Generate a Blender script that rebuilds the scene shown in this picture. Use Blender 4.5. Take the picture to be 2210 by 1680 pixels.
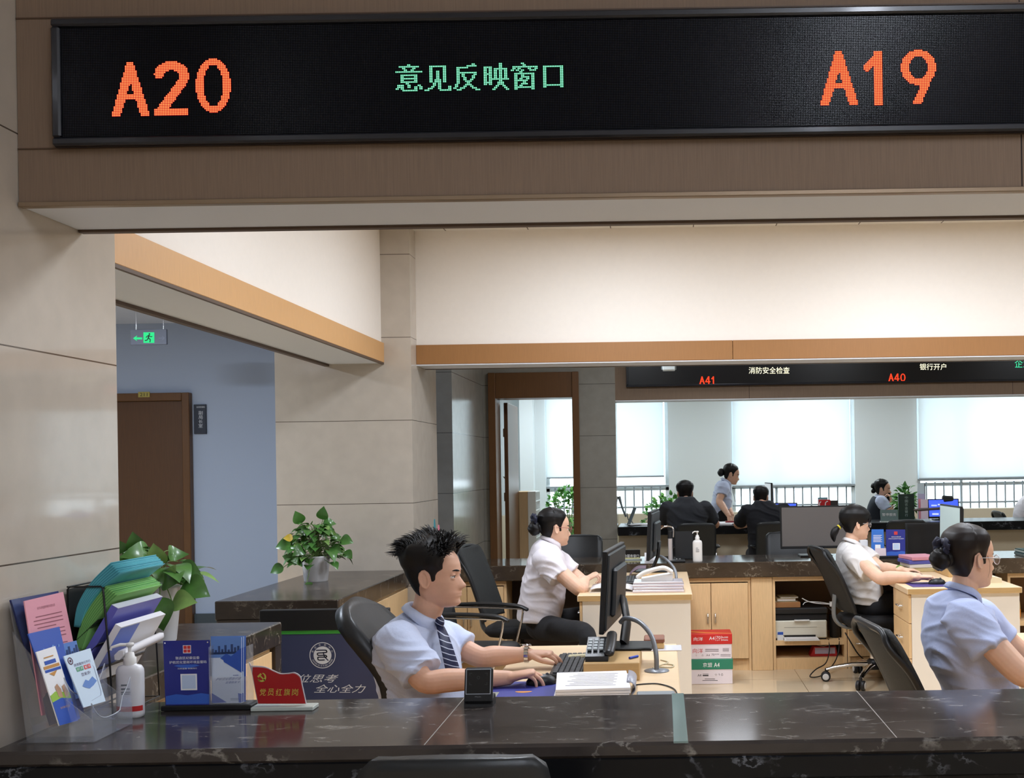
import bpy, bmesh, math, random
from mathutils import Vector as V, Matrix, noise
R = math.radians
random.seed(7)
C = bpy.context.scene.collection
for _o in list(bpy.data.objects): bpy.data.objects.remove(_o)

# ---------------------------------------------------------------- camera, world, lights, exposure
FPX, PX0, PY0, ROLL, HC = 2400.0, 1430.0, 1005.0, 0.0155, 1.54     # for the 2210x1680 frame
cr, sr = math.cos(ROLL), math.sin(ROLL)
cd = bpy.data.cameras.new('camera'); cam = bpy.data.objects.new('camera', cd); C.objects.link(cam)
cd.sensor_fit = 'HORIZONTAL'; cd.sensor_width = 36.0; cd.lens = 36.0*FPX/2210.0
cd.shift_x = -(PX0-1105.0)/2210.0; cd.shift_y = (PY0-840.0)/2210.0
cd.clip_start = .05; cd.clip_end = 200
cam.matrix_world = Matrix(((cr, sr, 0, 0), (0, 0, -1, 0), (-sr, cr, 0, HC), (0, 0, 0, 1)))
bpy.context.scene.camera = cam
sc = bpy.context.scene
sc.view_settings.view_transform = 'Standard'; sc.view_settings.look = 'None'
sc.view_settings.gamma = 1.0; sc.view_settings.use_curve_mapping = False
sc.view_settings.exposure = 0.0
try:
    sc.cycles.use_denoising = True; sc.cycles.max_bounces = 8; sc.cycles.diffuse_bounces = 4
    sc.cycles.glossy_bounces = 4; sc.cycles.transparent_max_bounces = 12; sc.cycles.sample_clamp_indirect = 6.0
    sc.cycles.caustics_reflective = False; sc.cycles.caustics_refractive = False
except Exception: pass
w = bpy.data.worlds.new('world'); sc.world = w; w.use_nodes = True
w.node_tree.nodes['Background'].inputs[0].default_value = (.86, .94, 1.0, 1)      # overcast white sky outside
w.node_tree.nodes['Background'].inputs[1].default_value = 4.3

def lamp(name, loc, size, power, col=(1, .95, .88), sy=None, rot=(0, 0, 0), spread=None):
    l = bpy.data.lights.new(name, 'AREA'); l.energy = power; l.color = col; l.shape = 'RECTANGLE'
    l.size = size; l.size_y = sy or size
    if spread: l.spread = R(spread)
    o = bpy.data.objects.new(name, l); C.objects.link(o); o.location = loc; o.rotation_euler = rot
    return o
ISLAND_LIGHTS = [(x, y) for y in (4.8, 6.7) for x in (-.35, 1.75, 3.85)]
for x, y in ISLAND_LIGHTS: lamp('ceiling_lamp', (x, y, 3.235), .58, 41, (.83, .895, 1))
for x in (-.4, 2.2, 4.8): lamp('ceiling_lamp', (x, 10.6, 3.235), .58, 26, (.86, .93, 1))
lamp('ceiling_lamp', (.72, 12.25, 3.21), .5, 5, (.86, .92, 1))
for x in (-1.2, 1.9, 5.0): lamp('office_fill_lamp', (x, 14.6, 2.86), .58, 38, (.86, .95, 1))  # fill lamps added to brighten the far office
HALL_LIGHTS = [(4.3, -.5, 3.9, 75), (-3.6, -3.2, 4.6, 3)]
for x, y, z, p in HALL_LIGHTS: lamp('hall_lamp', (x, y, z-.04), 1.1, p, (.84, .90, 1))
lamp('corridor_lamp', (-4.9, 7.2, 3.0), .58, 150, (.76, .86, 1))

def P(x, y, d):
    "photo pixel at depth d -> world point"
    u, v = x-PX0, y-PY0; s = FPX/d
    return V(((cr*u-sr*v)/s, d, HC-(sr*u+cr*v)/s))
def PZ(x, y, z):
    "photo pixel on the horizontal plane Z=z"
    u, v = x-PX0, y-PY0; return P(x, y, FPX*(HC-z)/(sr*u+cr*v))
def PX(x, y, X):
    u, v = x-PX0, y-PY0; return P(x, y, FPX*X/(cr*u-sr*v))

# ---------------------------------------------------------------- materials
def lin(c): return tuple((v/255/12.92 if v/255 <= .04045 else ((v/255+.055)/1.055)**2.4) for v in c)
MATS = {}
def nt(m): return m.node_tree.nodes, m.node_tree.links
def M(name, col, rough=.5, metal=0., spec=.5, coat=0., emit=None, es=0., alpha=1., trans=0., ior=1.45, noise_=None, bump=None, sheen=0., sub=0.):
    """noise_=(scale, amount, (sx,sy,sz)); bump=(scale, strength, (sx,sy,sz))"""
    if name in MATS: return MATS[name]
    m = bpy.data.materials.new(name); m.use_nodes = True; n, l = nt(m); b = n['Principled BSDF']
    c = lin(col)+(1,)
    b.inputs['Base Color'].default_value = c; b.inputs['Roughness'].default_value = rough
    b.inputs['Metallic'].default_value = metal; b.inputs['Specular IOR Level'].default_value = spec
    b.inputs['Coat Weight'].default_value = coat; b.inputs['Alpha'].default_value = alpha
    b.inputs['Transmission Weight'].default_value = trans; b.inputs['IOR'].default_value = ior
    b.inputs['Sheen Weight'].default_value = sheen; b.inputs['Coat Roughness'].default_value = .08
    if sub: b.inputs['Subsurface Weight'].default_value = sub; b.inputs['Subsurface Radius'].default_value = (.01, .004, .002)
    if emit: b.inputs['Emission Color'].default_value = lin(emit)+(1,); b.inputs['Emission Strength'].default_value = es
    tc = None
    def nz(scale, st, det=5):
        nonlocal tc
        if tc is None: tc = n.new('ShaderNodeTexCoord')
        mp = n.new('ShaderNodeMapping'); mp.inputs['Scale'].default_value = st; l.new(tc.outputs['Object'], mp.inputs['Vector'])
        t = n.new('ShaderNodeTexNoise'); t.inputs['Scale'].default_value = scale; t.inputs['Detail'].default_value = det
        l.new(mp.outputs[0], t.inputs['Vector']); return t
    if noise_:
        t = nz(noise_[0], noise_[2]); r = n.new('ShaderNodeMapRange'); r.inputs[1].default_value = .3; r.inputs[2].default_value = .7
        r.inputs[3].default_value = 1-noise_[1]; r.inputs[4].default_value = 1+noise_[1]; l.new(t.outputs[0], r.inputs[0])
        x = n.new('ShaderNodeMix'); x.data_type = 'RGBA'; x.blend_type = 'MULTIPLY'; x.inputs[0].default_value = 1
        x.inputs[6].default_value = c; l.new(r.outputs[0], x.inputs[7]); l.new(x.outputs[2], b.inputs['Base Color'])
    if bump:
        t = nz(bump[0], bump[2], 3); u = n.new('ShaderNodeBump'); u.inputs['Strength'].default_value = bump[1]; u.inputs['Distance'].default_value = .01
        l.new(t.outputs[0], u.inputs['Height']); l.new(u.outputs[0], b.inputs['Normal'])
    MATS[name] = m; return m

def seams(m, zs=None, xs=None, ys=None, wid=.0022, col=(70, 62, 54)):
    "thin joint lines at world heights z0+k*dz (and x / y the same way)"
    n, l = nt(m); b = n['Principled BSDF']; g = n.new('ShaderNodeNewGeometry'); sp = n.new('ShaderNodeSeparateXYZ'); l.new(g.outputs['Position'], sp.inputs[0])
    tot = None
    for ax, s in ((2, zs), (0, xs), (1, ys)):
        if not s: continue
        a = n.new('ShaderNodeMath'); a.operation = 'SUBTRACT'; l.new(sp.outputs[ax], a.inputs[0]); a.inputs[1].default_value = s[0]
        p = n.new('ShaderNodeMath'); p.operation = 'PINGPONG'; l.new(a.outputs[0], p.inputs[0]); p.inputs[1].default_value = s[1]/2
        q = n.new('ShaderNodeMath'); q.operation = 'LESS_THAN'; l.new(p.outputs[0], q.inputs[0]); q.inputs[1].default_value = wid
        if tot is None: tot = q
        else:
            z = n.new('ShaderNodeMath'); z.operation = 'MAXIMUM'; l.new(tot.outputs[0], z.inputs[0]); l.new(q.outputs[0], z.inputs[1]); tot = z
    x = n.new('ShaderNodeMix'); x.data_type = 'RGBA'; l.new(tot.outputs[0], x.inputs[0])
    src = b.inputs['Base Color'].links
    if src: l.new(src[0].from_socket, x.inputs[6])
    else: x.inputs[6].default_value = b.inputs['Base Color'].default_value
    x.inputs[7].default_value = lin(col)+(1,); l.new(x.outputs[2], b.inputs['Base Color']); return m

def marble(name, col, vein, rough=.09, vs=3.2, amt=.55, coat=.0, spec=.5):
    m = M(name, col, rough, coat=coat, spec=spec); n, l = nt(m); b = n['Principled BSDF']
    tc = n.new('ShaderNodeTexCoord'); mp = n.new('ShaderNodeMapping'); mp.inputs['Rotation'].default_value = (.3, .2, .5); mp.inputs['Scale'].default_value = (1, 2.1, 1.3)
    l.new(tc.outputs['Object'], mp.inputs[0])
    d = n.new('ShaderNodeTexNoise'); d.inputs['Scale'].default_value = 2.6; d.inputs['Detail'].default_value = 7; d.inputs['Roughness'].default_value = .62; l.new(mp.outputs[0], d.inputs['Vector'])
    ad = n.new('ShaderNodeMix'); ad.data_type = 'VECTOR'; ad.inputs[0].default_value = .42; l.new(mp.outputs[0], ad.inputs[4]); l.new(d.outputs['Color'], ad.inputs[5])
    fac = []
    for k, (s, wd) in enumerate(((vs, .028), (vs*3.1, .05))):
        v = n.new('ShaderNodeTexVoronoi'); v.feature = 'DISTANCE_TO_EDGE'; v.inputs['Scale'].default_value = s; l.new(ad.outputs[1], v.inputs['Vector'])
        r = n.new('ShaderNodeMapRange'); r.inputs[1].default_value = 0; r.inputs[2].default_value = wd; r.inputs[3].default_value = 1; r.inputs[4].default_value = 0; l.new(v.outputs['Distance'], r.inputs[0])
        k2 = n.new('ShaderNodeTexNoise'); k2.inputs['Scale'].default_value = 5.5+6*k; k2.inputs['Detail'].default_value = 3; l.new(mp.outputs[0], k2.inputs['Vector'])
        r2 = n.new('ShaderNodeMapRange'); r2.inputs[1].default_value = .52; r2.inputs[2].default_value = .72; l.new(k2.outputs[0], r2.inputs[0])
        x = n.new('ShaderNodeMath'); x.operation = 'MULTIPLY'; l.new(r.outputs[0], x.inputs[0]); l.new(r2.outputs[0], x.inputs[1]); fac.append(x)
    s = n.new('ShaderNodeMath'); s.operation = 'MAXIMUM'; l.new(fac[0].outputs[0], s.inputs[0]); l.new(fac[1].outputs[0], s.inputs[1])
    s2 = n.new('ShaderNodeMath'); s2.operation = 'MULTIPLY'; l.new(s.outputs[0], s2.inputs[0]); s2.inputs[1].default_value = amt
    cl = n.new('ShaderNodeMapRange'); cl.inputs[1].default_value = .25; cl.inputs[2].default_value = .75; l.new(d.outputs[0], cl.inputs[0])
    base = n.new('ShaderNodeMix'); base.data_type = 'RGBA'; l.new(cl.outputs[0], base.inputs[0])
    base.inputs[6].default_value = lin([c*.72 for c in col])+(1,); base.inputs[7].default_value = lin([min(255, c*1.22) for c in col])+(1,)
    o = n.new('ShaderNodeMix'); o.data_type = 'RGBA'; l.new(s2.outputs[0], o.inputs[0]); l.new(base.outputs[2], o.inputs[6]); o.inputs[7].default_value = lin(vein)+(1,)
    l.new(o.outputs[2], b.inputs['Base Color']); return m

def speckle(m, scale, amt, thr=.5):
    return m
def grad_z(m, z0, c0, z1, c1):
    "printed colour that runs from c0 at local height z0 to c1 at z1"
    n, l = nt(m); b = n['Principled BSDF']; tc = n.new('ShaderNodeTexCoord'); sp = n.new('ShaderNodeSeparateXYZ'); l.new(tc.outputs['Object'], sp.inputs[0])
    r = n.new('ShaderNodeMapRange'); r.inputs[1].default_value = z0; r.inputs[2].default_value = z1; l.new(sp.outputs[2], r.inputs[0])
    x = n.new('ShaderNodeMix'); x.data_type = 'RGBA'; l.new(r.outputs[0], x.inputs[0]); x.inputs[6].default_value = lin(c0)+(1,); x.inputs[7].default_value = lin(c1)+(1,)
    l.new(x.outputs[2], b.inputs['Base Color']); return m

def glass(name, col=(235, 245, 245), mixf=.12, rough=.02, haze=0.):
    if name in MATS: return MATS[name]
    m = bpy.data.materials.new(name); m.use_nodes = True; n, l = nt(m); n.remove(n['Principled BSDF'])
    t = n.new('ShaderNodeBsdfTransparent'); t.inputs[0].default_value = lin(col)+(1,)
    g = n.new('ShaderNodeBsdfGlossy'); g.inputs['Roughness'].default_value = rough
    f = n.new('ShaderNodeLayerWeight'); f.inputs[0].default_value = .5
    p_ = n.new('ShaderNodeMath'); p_.operation = 'POWER'; l.new(f.outputs['Facing'], p_.inputs[0]); p_.inputs[1].default_value = 4
    a = n.new('ShaderNodeMath'); a.operation = 'MULTIPLY_ADD'; l.new(p_.outputs[0], a.inputs[0]); a.inputs[1].default_value = .6; a.inputs[2].default_value = mixf*.35
    x = n.new('ShaderNodeMixShader'); l.new(a.outputs[0], x.inputs[0]); l.new(t.outputs[0], x.inputs[1]); l.new(g.outputs[0], x.inputs[2])
    out = x.outputs[0]
    if haze:
        d = n.new('ShaderNodeBsdfDiffuse'); d.inputs[0].default_value = (.9, .92, .95, 1); y = n.new('ShaderNodeMixShader'); y.inputs[0].default_value = haze
        l.new(out, y.inputs[1]); l.new(d.outputs[0], y.inputs[2]); out = y.outputs[0]
    l.new(out, n['Material Output'].inputs[0]); MATS[name] = m; return m
def blind_mat(name, col, tr):
    m = bpy.data.materials.new(name); m.use_nodes = True; n, l = nt(m); n.remove(n['Principled BSDF'])
    d = n.new('ShaderNodeBsdfDiffuse'); d.inputs[0].default_value = lin(col)+(1,); t = n.new('ShaderNodeBsdfTranslucent'); t.inputs[0].default_value = lin(col)+(1,)
    x = n.new('ShaderNodeMixShader'); x.inputs[0].default_value = tr; l.new(d.outputs[0], x.inputs[1]); l.new(t.outputs[0], x.inputs[2])
    l.new(x.outputs[0], n['Material Output'].inputs[0]); MATS[name] = m; return m
def glow(name, col, s):
    if name in MATS: return MATS[name]
    m = bpy.data.materials.new(name); m.use_nodes = True; n, l = nt(m); n.remove(n['Principled BSDF'])
    e = n.new('ShaderNodeEmission'); e.inputs[0].default_value = lin(col)+(1,); e.inputs[1].default_value = s
    l.new(e.outputs[0], n['Material Output'].inputs[0]); MATS[name] = m; return m

# ---------------------------------------------------------------- mesh building
ORG = {}                                                             # world origin of every object made here
def catmull(pts, n=6):
    out = []
    k = len(pts)
    for i in range(k-1):
        p0, p1, p2, p3 = pts[max(i-1, 0)], pts[i], pts[i+1], pts[min(i+2, k-1)]
        for j in range(n):
            t = j/n
            out.append(tuple(.5*((2*b)+(-a+c)*t+(2*a-5*b+4*c-d)*t*t+(-a+3*b-3*c+d)*t**3) for a, b, c, d in zip(p0, p1, p2, p3)))
    out.append(tuple(pts[-1])); return out

class MB:
    def __init__(s): s.v = []; s.f = []; s.mi = []; s.cur = 0; s.sm = []; s.smooth = False
    def add(s, vs, fs):
        b = len(s.v); s.v += [V(x) for x in vs]
        for f in fs: s.f.append([b+i for i in f]); s.mi.append(s.cur); s.sm.append(s.smooth)
        return s
    def quad(s, a, b, c, d): return s.add([a, b, c, d], [(0, 1, 2, 3)])
    def box(s, lo, hi, bev=0.):
        x0, y0, z0 = lo; x1, y1, z1 = hi
        if x0 > x1: x0, x1 = x1, x0
        if y0 > y1: y0, y1 = y1, y0
        if z0 > z1: z0, z1 = z1, z0
        return s.obox(V(((x0+x1)/2, (y0+y1)/2, (z0+z1)/2)), (V((1, 0, 0)), V((0, 1, 0)), V((0, 0, 1))), ((x1-x0)/2, (y1-y0)/2, (z1-z0)/2), bev)
    def obox(s, c, ax, h, bev=0.):
        "box at c along axes ax, half sizes h, edges bevelled by bev"
        bev = min(bev, min(h)*.9); c = V(c); ax = [V(a) for a in ax]
        def pt(l): return c+ax[0]*l[0]+ax[1]*l[1]+ax[2]*l[2]
        if bev <= 0:
            vs = [pt((sx*h[0], sy*h[1], sz*h[2])) for sx in (-1, 1) for sy in (-1, 1) for sz in (-1, 1)]
            return s.add(vs, [(0, 1, 3, 2), (4, 6, 7, 5), (0, 4, 5, 1), (2, 3, 7, 6), (0, 2, 6, 4), (1, 5, 7, 3)])
        vs, idx = [], {}
        for sx in (-1, 1):
            for sy in (-1, 1):
                for sz in (-1, 1):
                    for k in range(3):
                        l = [sx*(h[0]-bev), sy*(h[1]-bev), sz*(h[2]-bev)]; l[k] = (sx, sy, sz)[k]*h[k]
                        idx[(sx, sy, sz, k)] = len(vs); vs.append(pt(l))
        I = lambda a, b, c_, k: idx[(a, b, c_, k)]
        fs = []
        for sg in (-1, 1):
            fs.append([I(sg, -1, -1, 0), I(sg, 1, -1, 0), I(sg, 1, 1, 0), I(sg, -1, 1, 0)][::sg])
            fs.append([I(-1, sg, -1, 1), I(-1, sg, 1, 1), I(1, sg, 1, 1), I(1, sg, -1, 1)][::sg])
            fs.append([I(-1, -1, sg, 2), I(1, -1, sg, 2), I(1, 1, sg, 2), I(-1, 1, sg, 2)][::sg])
        for a in (-1, 1):
            for b in (-1, 1):
                g = a*b
                fs.append([I(a, b, -1, 0), I(a, b, -1, 1), I(a, b, 1, 1), I(a, b, 1, 0)][::g])
                fs.append([I(a, -1, b, 2), I(a, 1, b, 2), I(a, 1, b, 0), I(a, -1, b, 0)][::-g] if False else [I(a, -1, b, 0), I(a, 1, b, 0), I(a, 1, b, 2), I(a, -1, b, 2)][::g])
                fs.append([I(-1, a, b, 1), I(-1, a, b, 2), I(1, a, b, 2), I(1, a, b, 1)][::g])
                for c_ in (-1, 1): fs.append([I(a, b, c_, 0), I(a, b, c_, 1), I(a, b, c_, 2)][::g*c_])
        return s.add(vs, fs)
    def rings(s, rs, cap=(1, 1), closed=False, smooth=True):
        n = len(rs[0]); vs = [p for r in rs for p in r]; fs = []
        K = len(rs)
        for i in range(K if closed else K-1):
            a, b = i*n, ((i+1) % K)*n
            for j in range(n): fs.append((a+j, a+(j+1) % n, b+(j+1) % n, b+j))
        o = s.smooth; s.smooth = smooth
        s.add(vs, fs); s.smooth = o
        if not closed:
            if cap[0]: s.add(rs[0], [tuple(range(n))[::-1]])
            if cap[1]: s.add(rs[-1], [tuple(range(n))])
        return s
    def tube(s, pts, rad, n=10, cap=(1, 1), up=None, round_=False, smooth=True):
        "tube through pts; rad is a number or one per point, each a number or (ru, rv)"
        pts = [V(p) for p in pts]; k = len(pts)
        rad = [rad]*k if not isinstance(rad, list) else rad
        rr = [(r, r) if not isinstance(r, (list, tuple)) else r for r in rad]
        rs = []; u = V(up) if up else None
        fr = []
        for i in range(k):
            t = (pts[min(i+1, k-1)]-pts[max(i-1, 0)])
            t = t.normalized() if t.length > 1e-9 else V((0, 0, 1))
            if u is None: u = t.orthogonal().normalized()
            u = (u-t*u.dot(t)); u = u.normalized() if u.length > 1e-6 else t.orthogonal().normalized()
            fr.append((t, u.copy(), t.cross(u)))
        def ring(c, a, b, r, sc=1.): return [c+(a*math.cos(2*math.pi*j/n)*r[0]+b*math.sin(2*math.pi*j/n)*r[1])*sc for j in range(n)]
        if round_:
            for q in (80, 60, 40, 20): rs.append(ring(pts[0]-fr[0][0]*math.sin(R(q))*min(rr[0]), fr[0][1], fr[0][2], rr[0], math.cos(R(q))))
        for i in range(k): rs.append(ring(pts[i], fr[i][1], fr[i][2], rr[i]))
        if round_:
            for q in (20, 40, 60, 80): rs.append(ring(pts[-1]+fr[-1][0]*math.sin(R(q))*min(rr[-1]), fr[-1][1], fr[-1][2], rr[-1], math.cos(R(q))))
        return s.rings(rs, cap, smooth=smooth)
    def lathe(s, c, prof, n=24, ax=(0, 0, 1), sx=1., sy=1., xdir=None, cap=(1, 1)):
        "prof: (radius, height) from the bottom up"
        ax = V(ax).normalized(); u = V(xdir) if xdir else ax.orthogonal().normalized()
        if abs(ax.z) > .99 and not xdir: u = V((1, 0, 0))
        w_ = ax.cross(u)
        return s.rings([[V(c)+ax*h+(u*math.cos(2*math.pi*j/n)*sx+w_*math.sin(2*math.pi*j/n)*sy)*r for j in range(n)] for r, h in prof], cap)
    def ell(s, c, r, n=16, m=10, ax=None):
        ax = ax or (V((1, 0, 0)), V((0, 1, 0)), V((0, 0, 1)))
        rs = []
        for i in range(1, m):
            t = math.pi*i/m-math.pi/2
            rs.append([V(c)+ax[2]*r[2]*math.sin(t)+ax[0]*r[0]*math.cos(t)*math.cos(2*math.pi*j/n)+ax[1]*r[1]*math.cos(t)*math.sin(2*math.pi*j/n) for j in range(n)])
        return s.rings(rs)
    def prism(s, poly, dirv, smooth=False):
        "closed outline poly (3D points) pushed along dirv"
        poly = [V(p) for p in poly]; d = V(dirv); n = len(poly); o = s.smooth; s.smooth = smooth
        s.add(poly+[p+d for p in poly], [tuple(range(n))[::-1], tuple(range(n, 2*n))]+[(j, (j+1) % n, n+(j+1) % n, n+j) for j in range(n)])
        s.smooth = o; return s
    def sheet(s, grid, th=0.):
        "grid[i][j] of points -> a surface, given thickness th"
        a, b = len(grid), len(grid[0]); pts = [V(p) for r in grid for p in r]
        fs = [(i*b+j, i*b+j+1, (i+1)*b+j+1, (i+1)*b+j) for i in range(a-1) for j in range(b-1)]
        o = s.smooth; s.smooth = True
        if not th: s.add(pts, fs); s.smooth = o; return s
        nr = [V((0, 0, 0)) for _ in pts]
        for f in fs:
            q = (pts[f[2]]-pts[f[0]]).cross(pts[f[3]]-pts[f[1]])
            for k in f: nr[k] += q
        up = [p+(m_.normalized()*th if m_.length else V()) for p, m_ in zip(pts, nr)]; N = len(pts)
        ed = [i for i in range(b)]+[i*b+b-1 for i in range(1, a)]+[(a-1)*b+j for j in range(b-2, -1, -1)]+[i*b for i in range(a-2, 0, -1)]
        s.add(up+pts, fs+[tuple(N+k for k in f[::-1]) for f in fs]+[(N+ed[i], N+ed[(i+1) % len(ed)], ed[(i+1) % len(ed)], ed[i]) for i in range(len(ed))])
        s.smooth = o; return s
    def mesh(s, name, mats):
        me = bpy.data.meshes.new(name); me.from_pydata([tuple(v) for v in s.v], [], s.f)
        for m in (mats if isinstance(mats, (list, tuple)) else [mats]): me.materials.append(m)
        me.polygons.foreach_set('material_index', s.mi); me.polygons.foreach_set('use_smooth', s.sm)
        me.update(); return me
    def build(s, name, mats, parent=None, loc=None, world=True, **kw):
        o = bpy.data.objects.new(name, s.mesh(name, mats)); C.objects.link(o)
        if parent is not None:
            o.parent = parent
            if world:
                po = ORG.get(parent.name, V((0, 0, 0))); o.data.transform(Matrix.Translation(-po)); ORG[o.name] = po
        elif loc is not None:
            if world: o.data.transform(Matrix.Translation(-V(loc)))
            o.location = loc; ORG[o.name] = V(loc)
        for k, v in kw.items(): o[k] = v
        return o
def solid(o):
    "outward normals"
    bm = bmesh.new(); bm.from_mesh(o.data); bmesh.ops.recalc_face_normals(bm, faces=bm.faces); bm.to_mesh(o.data); bm.free(); return o
def thing(name, label, cat, loc=(0, 0, 0), group=None, rz=0):
    o = bpy.data.objects.new(name, None); C.objects.link(o); o.location = loc; o.empty_display_size = .05
    o.rotation_euler = (0, 0, rz); o['label'] = label; o['category'] = cat; ORG[o.name] = V(loc)
    if group: o['group'] = group
    return o
def tag(o, label, cat, group=None, kind=None):
    o['label'] = label; o['category'] = cat
    if group: o['group'] = group
    if kind: o['kind'] = kind
    return o
def struct(name, mb, mat): return mb.build(name, mat, kind='structure')
def dup(root, loc, rz=0., label=None, group=None):
    r = root.copy(); C.objects.link(r); r.location = loc; r.rotation_euler = (0, 0, rz)
    if label: r['label'] = label
    if group: r['group'] = group
    for ch in list(root.children):
        c = ch.copy(); C.objects.link(c); c.parent = r
        for g in list(ch.children):
            d = g.copy(); C.objects.link(d); d.parent = c
    return r
_TXT = {}
def text2d(body):
    if body not in _TXT:
        c = bpy.data.curves.new('t', 'FONT'); c.body = body; c.resolution_u = 3
        o = bpy.data.objects.new('t', c); C.objects.link(o)
        me = bpy.data.meshes.new_from_object(o.evaluated_get(bpy.context.evaluated_depsgraph_get()))
        vs = [(v.co.x, v.co.y) for v in me.vertices]; fs = [tuple(p.vertices) for p in me.polygons]
        bpy.data.objects.remove(o); bpy.data.curves.remove(c); bpy.data.meshes.remove(me)
        xs = [v[0] for v in vs]; ys = [v[1] for v in vs]; x0, y0 = min(xs), min(ys); W_, H_ = max(xs)-x0, max(ys)-y0
        _TXT[body] = ([((x-x0)/W_, (y-y0)/H_) for x, y in vs], fs, W_/H_)
    return _TXT[body]
def write(mb, body, o, ru, uv, shear=0., grow=0.):
    "lettering that fills the parallelogram at o spanned by ru (right) and uv (up)"
    vs, fs, _ = text2d(body); o, ru, uv = V(o), V(ru), V(uv)
    mb.add([o+ru*(x+shear*y)+uv*y for x, y in vs], fs)
    return mb
# ---------------------------------------------------------------- the building
m_tile = seams(M('stone_tile', (192, 182, 169), .06, spec=.55, noise_=(9, .05, (1, 1, 1))), zs=(1.30, .59), col=(88, 78, 68))
m_tile_far = seams(M('grey_stone_tile', (150, 147, 140), .16, spec=.5, noise_=(9, .06, (1, 1, 1))), zs=(1.30, .59), col=(60, 58, 55))
m_fab = M('brown_wall_fabric', (128, 108, 91), .75, noise_=(60, .10, (9, 9, .15)))
m_fab = seams(m_fab, xs=(1.0, 3.0), wid=.002, col=(40, 30, 24))
m_wood_band = M('orange_wood_band', (205, 158, 104), .45, noise_=(40, .05, (6, 6, .3)))
m_trim = M('dark_wood_edge', (84, 64, 48), .5)
m_steel = M('brushed_steel_edge', (150, 130, 108), .35, .6)
m_soffit = M('soffit_paint', (224, 228, 236), .7)
m_cream = M('cream_wall_paint', (238, 231, 222), .85, noise_=(30, .01, (1, 1, 1)))
m_blue = M('pale_blue_wall_paint', (176, 188, 208), .85)
m_white = M('white_wall_paint', (222, 228, 230), .85)
m_floor = seams(M('floor_tile', (206, 186, 156), .1, spec=.5, noise_=(3, .04, (1, 1, 1))), xs=(.16, .8), ys=(7.94, .8), wid=.002, col=(120, 100, 78))
m_ceil = seams(M('ceiling_tile', (232, 228, 220), .8), xs=(.25, .6), ys=(.1, .6), wid=.004, col=(120, 112, 104))
m_base = M('dark_skirting', (70, 78, 82), .5)
m_door = M('dark_wood_door', (92, 62, 36), .4, noise_=(12, .10, (10, 10, .5)))
m_portal = M('portal_wood', (104, 70, 38), .4, noise_=(12, .08, (10, 10, .5)))
m_winframe = M('white_window_frame', (232, 238, 240), .4)

struct('floor', MB().box((-8, -6, -.1), (9.5, 16, 0)), m_floor)
struct('wall_back', MB().box((-8, -6.2, 0), (9.5, -6, 5)), m_cream)
struct('wall_left', MB().box((-8.2, -6.2, 0), (-8, 16.2, 5)), m_blue)
struct('wall_right', MB().box((9.5, -6.2, 0), (9.7, 16.2, 5)), m_cream)
struct('ceiling', MB().box((-8, -6.2, 4.8), (9.5, 3.05, 5.0)), m_soffit)
struct('ceiling_island', MB().box((-1.99, 3.39, 3.27), (9.5, 8.1, 3.4)), m_ceil)
struct('ceiling_corridor', MB().box((-2.4, 8.4, 3.27), (9.5, 12.66, 3.4)), m_ceil)
struct('ceiling_passage', MB().box((-8, 3.39, 3.05), (-2.4, 11.4, 3.2)), m_soffit)
struct('ceiling_office', MB().box((-2.4, 13.0, 2.9), (9.5, 16.2, 3.05)), m_white)
# pillars
struct('pillar_front', MB().box((-4.2, 1.4, 0), (-1.76, 3.595, 4.79)), m_tile)
struct('pillar_middle', MB().box((-2.745, 7.9, 0), (-1.775, 8.76, 3.4)), m_tile)
struct('pillar_far', MB().box((-2.2, 10.8, 0), (-2.036, 12.66, 3.4)), m_tile_far)
struct('pillar_grey', MB().box((-.94, 12.66, 0), (-.527, 13.0, 3.4)), m_tile_far)
# front beam with its fascia
Z1 = 2.277
b = MB(); b.box((-1.758, 3.057, Z1+.012), (9.5, 3.39, 4.8)); struct('beam_front', b, m_fab)
struct('trim_1', MB().box((-1.758, 3.050, Z1), (9.5, 3.075, Z1+.014), .002), m_steel)
struct('trim_2', MB().box((-1.758, 3.365, Z1-.004), (9.5, 3.395, Z1+.014), .002), m_trim)
struct('soffit_front', MB().box((-1.758, 3.07, Z1+.004), (9.5, 3.37, Z1+.016)), m_soffit)
b = MB()
for z in (2.437, 2.796): b.box((-1.758, 3.0545, z-.002), (9.5, 3.058, z+.002))
struct('trim_3', b, m_trim)
# side beam
b = MB(); b.box((-2.37, 3.6, 2.40), (-1.985, 7.9, 3.4)); struct('wall_side_upper', b, m_cream)
struct('beam_side', MB().box((-1.99, 3.6, 2.302), (-1.966, 7.9, 2.441), .002), m_wood_band)
struct('soffit_side', MB().box((-2.36, 3.6, 2.296), (-1.975, 7.9, 2.402)), m_soffit)
struct('trim_4', MB().box((-1.985, 3.6, 2.288), (-1.968, 7.9, 2.303)), m_trim)
struct('trim_5', MB().box((-2.392, 3.6, 2.280), (-2.358, 7.9, 2.42)), m_trim)
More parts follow.
